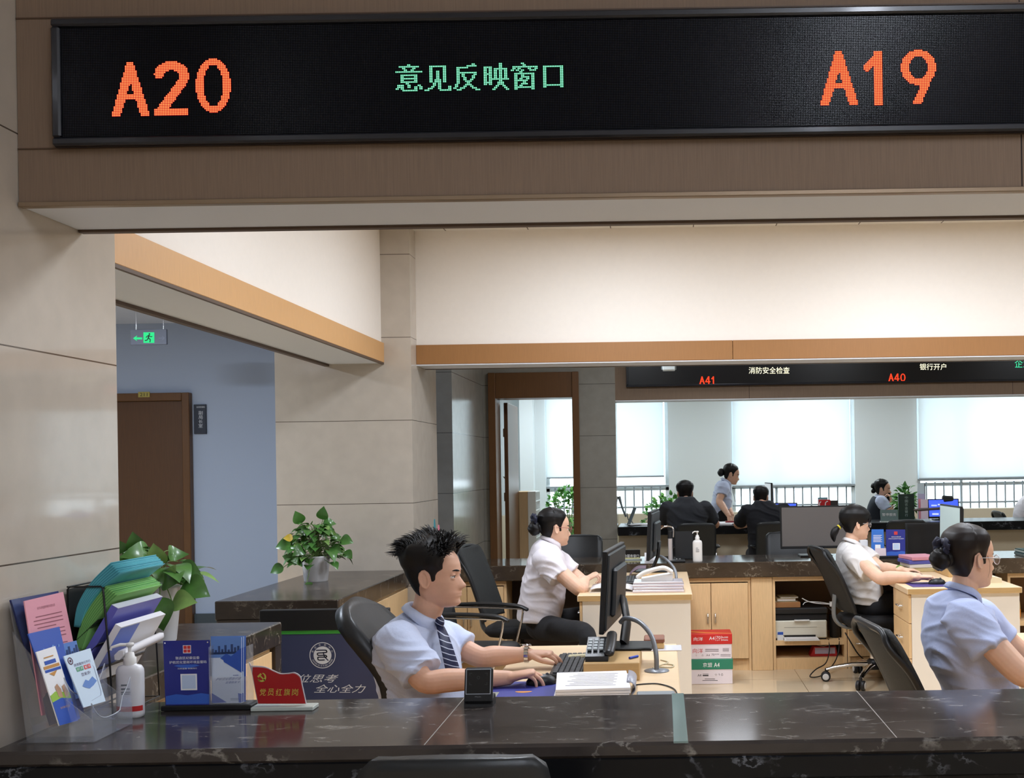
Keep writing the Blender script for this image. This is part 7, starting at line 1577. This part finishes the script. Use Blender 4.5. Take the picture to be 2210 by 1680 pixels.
garment('shirt', mb, .0055, m_sh_m, man, .016, 13, (.5, .2, 1), 2, 5, [(P(900, 1430, 3.95), .10), (P(880, 1470, 4.05), .14), (P(985, 1395, 4.35), .08), (P(850, 1390, 4.1), .06)])
collar(P(914, 1327, d), (.42, -.05, 1), F, S, .064, .068, .022, man, m_sh_m, 14, .036, .026)
t_ = MB(); ch = [P(x, y, dd) for x, y, dd in ((952, 1350, 4.135), (960, 1372, 4.085), (968, 1400, 4.065), (976, 1430, 4.06), (983, 1456, 4.065), (988, 1480, 4.07))]; g = []
for i, c in enumerate(ch): w_ = (.020, .027, .032, .036, .039, .040)[i]; e = V((math.sin(R(28)), math.cos(R(28)), 0)); g.append([c-F*.001+e*w_*q-F*.004*abs(q) for q in (-1, -.5, 0, .5, 1)])
t_.sheet(g, .003); c = P(949, 1344, 4.14); t_.ell(c, (.017, .020, .022), 14, 10, (F, S, UP)); solid(t_.build('tie', m_tie, man))
def th_man(f, y, u):
    if u < .135: return .007+.004*max(0, (u-.09)/.045)
    q = min(1, (u-.135)/.055); cl = noise.noise(V((f*26, y*26, u*20)))
    return .011+q*(.027+.017*cl+.006*max(0, f/.06))
mb = MB(); hair_cap(hd, mb, POLY_M, th_man, jag=.004)
rd = random.Random(4)
for k in range(1100):
    th = rd.uniform(0, 2*math.pi); u = rd.uniform(.172, .2315); f, y, uu = head_pt(u, th, 0)
    if poly_sd(f, uu, POLY_M) < .004: continue
    nr = (V((f, y, uu))-V((-.012, 0, .12))).normalized(); b = V((f, y, uu))+nr*(th_man(f, y, uu)-.012); fr_ = (f+.1)/.2
    cl = V((noise.noise(V((f*22, y*22, 3.1))), noise.noise(V((f*22, y*22, 8.7))), noise.noise(V((f*22, y*22, 5.2)))))
    d_ = (nr*.55+V((-.55+.9*fr_, 0, .45))+cl*1.5+V((rd.uniform(-.2, .2), rd.uniform(-.2, .2), 0))).normalized(); L_ = rd.uniform(.020, .036)*(1.5 if cl.x < -.12 else 1); bend = V((.7 if fr_ > .7 else -.5, cl.y*2, -.5))
    pts = [b-d_*.006, b+d_*L_*.4, b+d_*L_*.75+bend*L_*.14, b+d_*L_+bend*L_*.38]; mb.tube([hd.w(*p) for p in pts], [.0030, .0027, .0016, .0003], 4)
for k in range(26):
    th = math.pi+rd.uniform(-.9, .9); u = rd.uniform(.15, .20); f, y, uu = head_pt(u, th, 0); nr = (V((f, y, uu))-V((-.012, 0, .12))).normalized(); b = V((f, y, uu))+nr*.012; L_ = rd.uniform(.025, .05)
    pts = [b, b+nr*L_*.5+V((0, 0, L_*.3)), b+nr*L_*.9+V((0, 0, L_*.15)), b+nr*L_*1.05-V((0, 0, L_*.35))]; mb.tube(catmull([tuple(hd.w(*p)) for p in pts], 3), .0009, 4)
mb.build('hair', m_hair, man)
w_ = MB(); c = wrL-V((.006, 0, 0)); rw = .0345
for k in range(18): a = 2*math.pi*k/18; n_ = V((0, math.cos(a), math.sin(a)*.9)); w_.obox(c+n_*rw, (V((1, 0, 0)), V((0, -math.sin(a), math.cos(a))), n_), (.0085, .0052, .0022), .001)
n_ = V((0, .15, .98)); w_.lathe(c+n_*rw*.9, [(.0165, 0), (.018, .003), (.018, .007), (.0155, .009)], 24, n_); w_.build('wristwatch', m_chrome, man)
legs(man, (org[0], d, .545), (1, 0, 0), [(org[0]+.42, d-.10, .56), (org[0]+.42, d+.10, .56)], [(org[0]+.40, d-.10, .09), (org[0]+.40, d+.10, .09)])

# --- the woman in front with the bun
d = 4.25; psi = 14; F, S = FS(psi); hd = Head(P(2092, 1270, d), 22, 2, 0, 1.0, 1)
secs = [(2078, 1281, .052, .058), (2070, 1294, .078, .120), (2066, 1310, .098, .160), (2069, 1334, .116, .178), (2072, 1362, .128, .182), (2081, 1400, .134, .175), (2098, 1440, .130, .168), (2112, 1478, .128, .165), (2122, 1520, .13, .168), (2128, 1565, .132, .172), (2130, 1600, .13, .17)]
shR, elR, wrR = P(2084, 1336, 4.09), P(2204, 1453, 3.98), P(2330, 1440, 4.02); shL, elL, wrL = P(2110, 1330, 4.42), P(2215, 1420, 4.42), P(2320, 1420, 4.35)
org = (P(2128, 1560, d).x, d, 0)
def sk(mb):
    neck(mb, hd, P(2076, 1288, d), .055, .051); mb.rings(torso_rings(secs, d, psi, -.006, .66)); arm(mb, shR, elR, wrR, 1., 1.2); arm(mb, shL, elL, wrL, 1., 1.1)
    hand(mb, wrR, (1, .1, -.2), (0, 0, 1), (0, 1, 0), CURLM, .93); hand(mb, wrL, (1, -.1, -.2), (0, 0, 1), (0, -1, 0), CURLK, .93)
wl = person('woman in front with a low hair bun, navy bow, clear glasses and sky blue shirt', org, hd, [sk], .0031, m_skin2)
face_bits(hd, wl)
mb = MB(); mb.rings(torso_rings(secs, d, psi)); sleeve(mb, shR, P(2138, 1406, 4.02), .082, .072, .03); sleeve(mb, shL, P(2165, 1388, 4.42), .075, .066, .03)
garment('shirt', mb, .0058, m_sh_l, wl, .017, 12, (.45, .2, 1), 5, 5, [(P(2110, 1390, 4.0), .10), (P(2040, 1430, 4.12), .20), (P(2120, 1460, 4.1), .16), (P(2030, 1350, 4.1), .08)])
collar(P(2078, 1277, d), (.34, .08, 1), F, S, .055, .060, .020, wl, m_sh_l, 14, .028, .022)
t_ = MB(); c = P(2119, 1312, 4.22); t_.sheet([[c+S*q*.03*k2+F*(.004*i)-UP*.016*i for k2 in (-1, 0, 1)] for i, q in enumerate((.35, .8, 1.))], .003); t_.ell(c+UP*.004, (.012, .014, .012), 12, 8); solid(t_.build('neck_tie', m_navyc, wl))
THF = lambda f, y, u: .008+.009*min(1, max(0, (u-.10)/.09))+(.006 if f < -.03 else 0)
mb = MB(); hair_cap(hd, mb, POLY_F, THF, jag=.0015); h = mb.build('hair', m_hairb, wl)
mb2 = bun(hd, wl, -.135, .0, .112, .043); mb2.ell(hd.w(-.108, 0, .115), (.035, .04, .035), 16, 10); mb2.build('hair_bun', m_hair, wl)
bow(hd, wl, -.112, .0, .158, .050); glasses(hd, wl, M('clear_glasses_frame', (206, 206, 210), .2, .2), .0018)
b = MB(); b.tube([hd.w(.030, -.068, .128), hd.w(.040, -.070, .10), hd.w(.041, -.068, .07), hd.w(.036, -.064, .045)], [.0008, .0006, .0005, .0003], 5); b.build('hair_strand', m_hairb, wl)
legs(wl, (org[0], d, .53), (1, 0, 0), [(org[0]+.40, d-.10, .55), (org[0]+.40, d+.10, .55)], [(org[0]+.38, d-.10, .09), (org[0]+.38, d+.10, .09)])

# --- the woman with folded arms
d = 7.30; psi = 12; F, S = FS(psi); hd = Head(P(1195, 1178.5, d), 24, 4, 0, 1.02, 1)
secs = [(1186, 1168, .055, .06), (1182, 1177, .078, .125), (1178.5, 1190, .10, .165), (1179, 1212, .122, .185), (1178, 1235, .138, .185), (1174, 1262, .143, .18), (1170, 1290, .146, .18), (1165, 1312, .145, .182), (1163, 1340, .14, .18)]
shR, elR, wrR = P(1178, 1210, 7.12), P(1250, 1271, 7.0), P(1263, 1252, 7.16); shL, elL, wrL = P(1194, 1206, 7.46), P(1252, 1252, 7.42), P(1250, 1276, 7.22)
org = (P(1165, 1330, d).x, d, 0)
def sk(mb):
    neck(mb, hd, P(1185, 1173, d), .058, .054); mb.rings(torso_rings(secs, d, psi, -.006, .66)); arm(mb, shR, elR, wrR, 1., 1.2); arm(mb, shL, elL, wrL, 1., 1.1)
    hand(mb, wrR, (.78, .25, .40), (-.40, -.25, .85), (0, 1, .1), [(48, 62, 40), (52, 66, 42), (56, 70, 44), (60, 72, 44)], .95); hand(mb, wrL, (.6, -.8, -.1), (.3, .2, 1), (1, .3, 0), LOOSE, .9)
wa = person('woman leaning with folded arms on the desk, white shirt, hair bun and navy bow', org, hd, [sk], .0042, m_skin2)
face_bits(hd, wa)
mb = MB(); mb.rings(torso_rings(secs, d, psi)); sleeve(mb, shR, P(1209, 1249, 7.06), .086, .072, .03); sleeve(mb, shL, P(1236, 1238, 7.44), .08, .068, .03)
garment('shirt', mb, .0075, m_sh_w, wa, .016, 12, (.5, .2, 1), 8, 4, [(P(1195, 1235, 7.0), .10), (P(1150, 1250, 7.15), .18), (P(1180, 1290, 7.15), .16)])
collar(P(1188, 1168, d), (.36, .06, 1), F, S, .058, .062, .020, wa, m_sh_w, 14, .028, .022)
t_ = MB(); c = P(1198, 1196, 7.2); t_.sheet([[c+S*k2*.02+F*(.012*i)-UP*.030*i-S*.03 for k2 in (-1, 0, 1)] for i in range(4)], .003); solid(t_.build('neck_tie', m_tie, wa))
mb = MB(); hair_cap(hd, mb, POLY_F, THF, jag=.0015); mb.build('hair', m_hair, wa)
mb2 = bun(hd, wa, -.135, .0, .108, .047); mb2.ell(hd.w(-.108, 0, .112), (.035, .04, .035), 16, 10); mb2.build('hair_bun', m_hair, wa)
bow(hd, wa, -.122, .0, .165, .052); glasses(hd, wa, M('rose_glasses_frame', (150, 80, 84), .3), .0014)
legs(wa, (org[0]+.02, d, .50), F, [tuple(P(1266, 1370, 6.62)), (org[0]+.42, d+.12, .56)], [tuple(V((P(1268, 1368, 6.62).x-.02, 6.66, .09))), (org[0]+.40, d+.12, .09)], kk=.88)

# --- the ponytailed woman
d = 7.85; psi = 6; F, S = FS(psi); hd = Head(P(1845, 1165.5, d), 13, 3, 0, .985, 1)
secs = [(1838, 1172, .05, .056), (1836, 1178, .072, .115), (1836.5, 1188, .095, .155), (1841, 1206, .114, .175), (1846, 1226, .122, .172), (1854, 1250, .122, .165), (1865, 1272, .118, .165), (1869, 1288, .114, .165), (1868, 1304, .112, .165)]
shR, elR, wrR = P(1843, 1200, 7.68), P(1899, 1248, 7.36), P(1981, 1246, 7.15); shL, elL, wrL = P(1862, 1198, 8.01), P(1902, 1226, 7.88), P(1946, 1231, 7.66)
org = (P(1873, 1330, d).x, d, 0)
def sk(mb):
    neck(mb, hd, P(1837, 1176, d), .053, .049); mb.rings(torso_rings(secs, d, psi, -.006, .66)); arm(mb, shR, elR, wrR, 1., 1.08); arm(mb, shL, elL, wrL, 1., 1.)
    hand(mb, wrR, (1, .0, .0), (.0, 0, 1), (0, 1, .1), CURLM, .95); hand(mb, wrL, (1, -.1, 0), (0, 0, 1), (0, -1, -.3), CURLM, .92)
wb = person('woman with a low ponytail, yellow hair tie and white shirt using a mouse', org, hd, [sk], .0040, m_skin2)
face_bits(hd, wb)
mb = MB(); mb.rings(torso_rings(secs, d, psi)); sleeve(mb, shR, P(1880, 1239, 7.52), .084, .070, .03); sleeve(mb, shL, P(1885, 1214, 7.95), .074, .064, .03)
garment('shirt', mb, .0072, m_sh_w2, wb, .015, 12, (.5, .2, 1), 3, 4, [(P(1862, 1226, 7.55), .10), (P(1868, 1275, 7.7), .16)])
collar(P(1839, 1170, d), (.30, .0, 1), F, S, .053, .058, .018, wb, m_sh_w2, 14, .028, .022)
mb = MB(); hair_cap(hd, mb, POLY_B, lambda f, y, u: .012+.014*min(1, max(0, (u-.08)/.1)), jag=.003)
rd = random.Random(9)
for k in range(60):
    y = rd.uniform(-.06, .06); f, yy, uu = head_pt(.165, math.asin(max(-.99, min(.99, y/.076))), 1); p0 = (f+.022, yy*1.05, .17); mb.tube([hd.w(*p0), hd.w(f+.024, yy*1.12, .150), hd.w(f+.018-.1*abs(yy)*.3, yy*1.2, .132+rd.uniform(-.008, .008))], [.004, .0035, .0006], 5)
mb.build('hair', m_hair, wb)
mb = MB(); q = hd.w(-.125, 0, .088)
pts = catmull([tuple(hd.w(-.105, 0, .105))+(.022,), tuple(q)+(.014,), tuple(hd.w(-.150, 0, .065))+(.026,), tuple(hd.w(-.165, -.002, .03))+(.024,), tuple(hd.w(-.160, -.004, -.005))+(.012,), tuple(hd.w(-.158, -.004, -.02))+(.002,)], 4); mb.tube([p[:3] for p in pts], [p[3] for p in pts], 14); pt = mb.build('ponytail', m_hair, wb)
a = V((hd.F*.8+hd.U*.6)).normalized(); MB().lathe(q-a*.006, [(.0155, 0), (.019, .003), (.019, .009), (.0155, .012)], 18, a).build('hair_tie', M('yellow_tie', (214, 196, 60), .5), pt)
glasses(hd, wb, M('clear_glasses_frame', (206, 206, 210), .2, .2), .0014)
b = MB(); dd = (wrL-elL).normalized(); b.lathe(wrL-dd*.03, [(.031, 0), (.034, .003), (.034, .013), (.031, .016)], 20, dd); b.build('green_bangle', M('jade_bangle', (106, 140, 60), .3), wb)
legs(wb, (org[0]+.02, d, .53), F, [(org[0]+.40, d-.10, .56), (org[0]+.40, d+.10, .56)], [(org[0]+.36, d-.10, .09), (org[0]+.36, d+.10, .09)], kk=.95)

# --- the standing woman
d = 13.62; psi = 0; F, S = FS(psi); hd = Head(P(1573, 1044, d), 2, 16, 0, 1.0, 1)
secs = [(1567, 1039, .055, .058), (1563, 1046, .085, .14), (1560, 1054, .100, .172), (1559, 1067, .112, .18), (1558, 1081, .122, .172), (1556, 1098, .130, .168), (1557, 1108, .13, .17)]
shR, elR, wrR = P(1561, 1052, 13.45), P(1552.5, 1082, 13.36), P(1573, 1114, 13.15); shL, elL, wrL = P(1565, 1051, 13.8), P(1566, 1082, 13.8), P(1580, 1112, 13.4)
org = (P(1556, 1130, d).x, d, 0)
def sk(mb):
    neck(mb, hd, P(1566, 1042, d), .056, .052); mb.rings(torso_rings(secs, d, psi, -.006, .66)); arm(mb, shR, elR, wrR, 1., 1.05); arm(mb, shL, elL, wrL, 1., 1.)
    hand(mb, wrR, (.15, -.4, -1), (.6, -.6, .2), (1, .2, 0), LOOSE, .95); hand(mb, wrL, (.2, -.5, -1), (.6, -.6, .2), (-1, .2, 0), LOOSE, .95)
ws = person('standing woman in a pale blue shirt bending over the black counter by the window', org, hd, [sk], .0058, m_skin)
face_bits(hd, ws)
mb = MB(); mb.rings(torso_rings(secs, d, psi)); sleeve(mb, shR, P(1557.5, 1070, 13.4), .078, .064, .02); sleeve(mb, shL, P(1566, 1070, 13.8), .075, .064, .02)
garment('shirt', mb, .009, m_sh_m, ws, .012, 12, (.5, .2, 1), 4, 3)
collar(P(1567, 1039, d), (.45, 0, 1), F, S, .058, .062, .020, ws, m_sh_m, 14, .028, .022)
t_ = MB(); c = P(1575, 1052, d); t_.sheet([[c+S*k2*.02+F*(.012*i+.03)-UP*.06*i for k2 in (-1, 0, 1)] for i in range(4)], .003); solid(t_.build('neck_tie', m_navyc, ws))
mb = MB(); hair_cap(hd, mb, POLY_F, THF); mb.build('hair', m_hair, ws); bun(hd, ws, -.128, .0, .105, .048).build('hair_bun', m_hair, ws)
legs(ws, (org[0]+.02, d, .94), F, [(org[0]+.05, d-.10, .50), (org[0]+.05, d+.10, .50)], [(org[0]-.02, d-.10, .09), (org[0]-.02, d+.10, .09)], kk=1.05)

# --- two seated men with their backs to us
def back_man(label, hx, hy, secs, tee, shl, ell_, wrl, shr, elr, wrr, yaw, pitch, sc_, thick, hat=None):
    d = 11.75; psi = 90; F, S = FS(psi); hd = Head(P(hx, hy, 11.86), yaw, pitch, 0, sc_, 0); org = (P(secs[-1][0], 1200, d).x, d-.02, 0)
    def sk(mb):
        neck(mb, hd, P(secs[0][0], secs[0][1]+9, d+.0), .056, .056); mb.rings(torso_rings(secs, d, psi, -.006, .66)); arm(mb, shl, ell_, wrl, 1., 1.15); arm(mb, shr, elr, wrr, 1., 1.15)
        hand(mb, wrl, (.4, 1, -.1), (0, 0, 1), (1, 0, 0), LOOSE, 1.); hand(mb, wrr, (-.4, 1, -.1), (0, 0, 1), (-1, 0, 0), LOOSE, 1.)
    o = person(label, org, hd, [sk], .0058, m_skin); face_bits(hd, o)
    mb = MB(); mb.rings(torso_rings(secs, d, psi)); sleeve(mb, shl, V(shl).lerp(V(ell_), .78), .080, .070, .02); sleeve(mb, shr, V(shr).lerp(V(elr), .78), .080, .070, .02)
    garment('t_shirt', mb, .009, tee, o, .012, 9, (.6, .2, 1), 6, 4); mb = MB(); hair_cap(hd, mb, POLY_M, lambda f, y, u: .006 if u < .10 else .006+thick*min(1, (u-.10)/.08), jag=.003)
    mb.build('hair', m_hair, o); hx_ = org[0]
    legs(o, (hx_, d, .54), F, [(hx_+.12, d+.42, .55), (hx_-.12, d+.42, .55)], [(hx_+.12, d+.40, .09), (hx_-.12, d+.40, .09)], kk=1.1); return o
back_man('first seated man seen from behind in a charcoal t-shirt at the black counter', 1479, 1088.5, [(1481, 1073, .074, .080), (1481, 1076, .088, .094), (1480, 1083, .10, .13), (1480, 1092, .12, .19), (1482, 1106, .135, .225), (1482.5, 1122, .14, .215), (1482, 1150, .14, .20), (1482, 1190, .145, .195), (1482, 1212, .14, .19)],
    m_tee, P(1442, 1097, 11.75), P(1425, 1131, 11.95), P(1452, 1130, 12.45), P(1521, 1096, 11.75), P(1544, 1131, 11.95), P(1520, 1130, 12.45), 92, 12, 1.0, .022)
back_man('second seated man seen from behind in a black t-shirt, bent beside the slim monitor', 1642, 1096, [(1644, 1081, .074, .080), (1646, 1084, .088, .094), (1648, 1090, .10, .13), (1651, 1098, .12, .185), (1652, 1112, .135, .215), (1652, 1126, .14, .205), (1653, 1150, .14, .19), (1654, 1190, .145, .185), (1654, 1212, .14, .185)],
    m_tee2, P(1614, 1104, 11.75), P(1592, 1132, 12.0), P(1622, 1131, 12.45), P(1690, 1102, 11.75), P(1706, 1134, 11.95), P(1680, 1130, 12.45), 80, 14, .96, .012)

# --- the woman on the phone and the person cut by the frame edge
d = 13.66; psi = -12; F, S = FS(psi); hd = Head(P(1904, 1076, d), -16, 4, 0, .97, 1)
secs = [(1901, 1069, .05, .056), (1899, 1074, .075, .12), (1897, 1082, .10, .17), (1896, 1095, .125, .185), (1894, 1112, .13, .178), (1892, 1135, .132, .17), (1892, 1165, .14, .175)]
shR, elR, wrR = P(1902, 1082, 13.48), P(1919, 1104, 13.38), P(1923, 1085, 13.46); shL, elL, wrL = P(1905, 1079, 13.84), P(1915, 1110, 13.82), P(1935, 1116, 13.7)
org = (P(1892, 1160, d).x, d, 0)
def sk(mb):
    neck(mb, hd, P(1900, 1072, d), .053, .050); mb.rings(torso_rings(secs, d, psi, -.006, .66)); arm(mb, shR, elR, wrR, 1., 1.1); arm(mb, shL, elL, wrL, 1., 1.)
    hand(mb, wrR, (-.05, .1, 1), (.9, -.3, .1), (0, 1, 0), [(45, 60, 30)]*4, .92); hand(mb, wrL, (1, -.2, 0), (0, 0, 1), (0, -1, 0), LOOSE, .92)
wp = person('woman in a dark vest holding a phone to her ear behind the grey-green name stand', org, hd, [sk], .0058, m_skin)
face_bits(hd, wp)
mb = MB(); mb.rings(torso_rings(secs, d, psi, -.004)); sleeve(mb, shR, P(1917, 1102, 13.39), .074, .058, .02); sleeve(mb, shL, P(1914, 1107, 13.82), .07, .058, .02); garment('shirt', mb, .009, m_sh_m, wp, .004, 12, (.5, .2, 1), 1, 3)
mb = MB(); mb.rings(torso_rings([(x, y, a, b*.97) for x, y, a, b in secs[1:]], d, psi, .010)); garment('vest', mb, .009, m_vest, wp, .002, 10, (.5, .2, 1), 2, 3)
mb = MB(); hair_cap(hd, mb, POLY_F, THF); mb.build('hair', m_hair, wp); mb = bun(hd, wp, -.118, 0, .150, .036); mb.ell(hd.w(-.115, 0, .085), (.03, .035, .03), 14, 10); mb.build('hair_bun', m_hair, wp)
ph = thing('mobile_phone', 'dark mobile phone held at the ear of the woman in the dark vest', 'phone', P(1921, 1076, 13.5)); c = P(1919.5, 1078, 13.52)
MB().obox(c, ((F*.9+UP*.35).normalized(), S, (UP*.9-F*.35).normalized()), (.036, .005, .075), .004).build('case', m_black, ph)
legs(wp, (org[0], d, .53), F, [(org[0]+.38, d-.10, .55), (org[0]+.38, d+.10, .55)], [(org[0]+.36, d-.10, .09), (org[0]+.36, d+.10, .09)])
task_chair('office_chair', 'dark office chair under the woman on the phone behind the black counter', (org[0]+.02, d, 0), R(-10), lean=.12, top=.9)
d = 13.75; psi = 0; F, S = FS(psi); hd = Head(P(2238, 1074, d), 0, 4, 0, .98, 0)
secs = [(2229, 1070, .055, .06), (2224, 1077, .085, .14), (2218, 1088, .11, .18), (2213, 1104, .13, .19), (2212, 1125, .135, .185), (2212, 1150, .138, .18), (2212, 1175, .14, .18)]
shR, elR, wrR = P(2220, 1086, 13.57), P(2228, 1118, 13.45), P(2262, 1120, 13.45); shL, elL, wrL = P(2224, 1085, 13.93), P(2232, 1117, 13.95), P(2262, 1120, 13.9)
org = (P(2212, 1165, d).x, d, 0)
def sk(mb):
    neck(mb, hd, P(2228, 1073, d), .056, .052); mb.rings(torso_rings(secs, d, psi, -.006, .66)); arm(mb, shR, elR, wrR); arm(mb, shL, elL, wrL); hand(mb, wrR, (1, 0, 0), (0, 0, 1), (0, 1, 0), CURLM, .95); hand(mb, wrL, (1, 0, 0), (0, 0, 1), (0, -1, 0), CURLM, .95)
we = person('person in a white shirt beyond the black counter, cut off by the frame edge', org, hd, [sk], .007, m_skin); face_bits(hd, we)
mb = MB(); mb.rings(torso_rings(secs, d, psi)); sleeve(mb, shR, V(shR).lerp(V(elR), .75), .08, .066, .02); sleeve(mb, shL, V(shL).lerp(V(elL), .75), .08, .066, .02); garment('shirt', mb, .01, m_sh_w, we, .004, 12, (.5, .2, 1), 1, 3)
mb = MB(); hair_cap(hd, mb, POLY_M, lambda f, y, u: .006+.018*min(1, max(0, (u-.10)/.08))); mb.build('hair', m_hair, we)
legs(we, (org[0], d, .53), F, [(org[0]+.38, d-.10, .55), (org[0]+.38, d+.10, .55)], [(org[0]+.36, d-.10, .09), (org[0]+.36, d+.10, .09)])
task_chair('office_chair', 'dark office chair under the person in a white shirt at the frame edge', (org[0]+.02, d, 0), 0, lean=.12, top=.9)
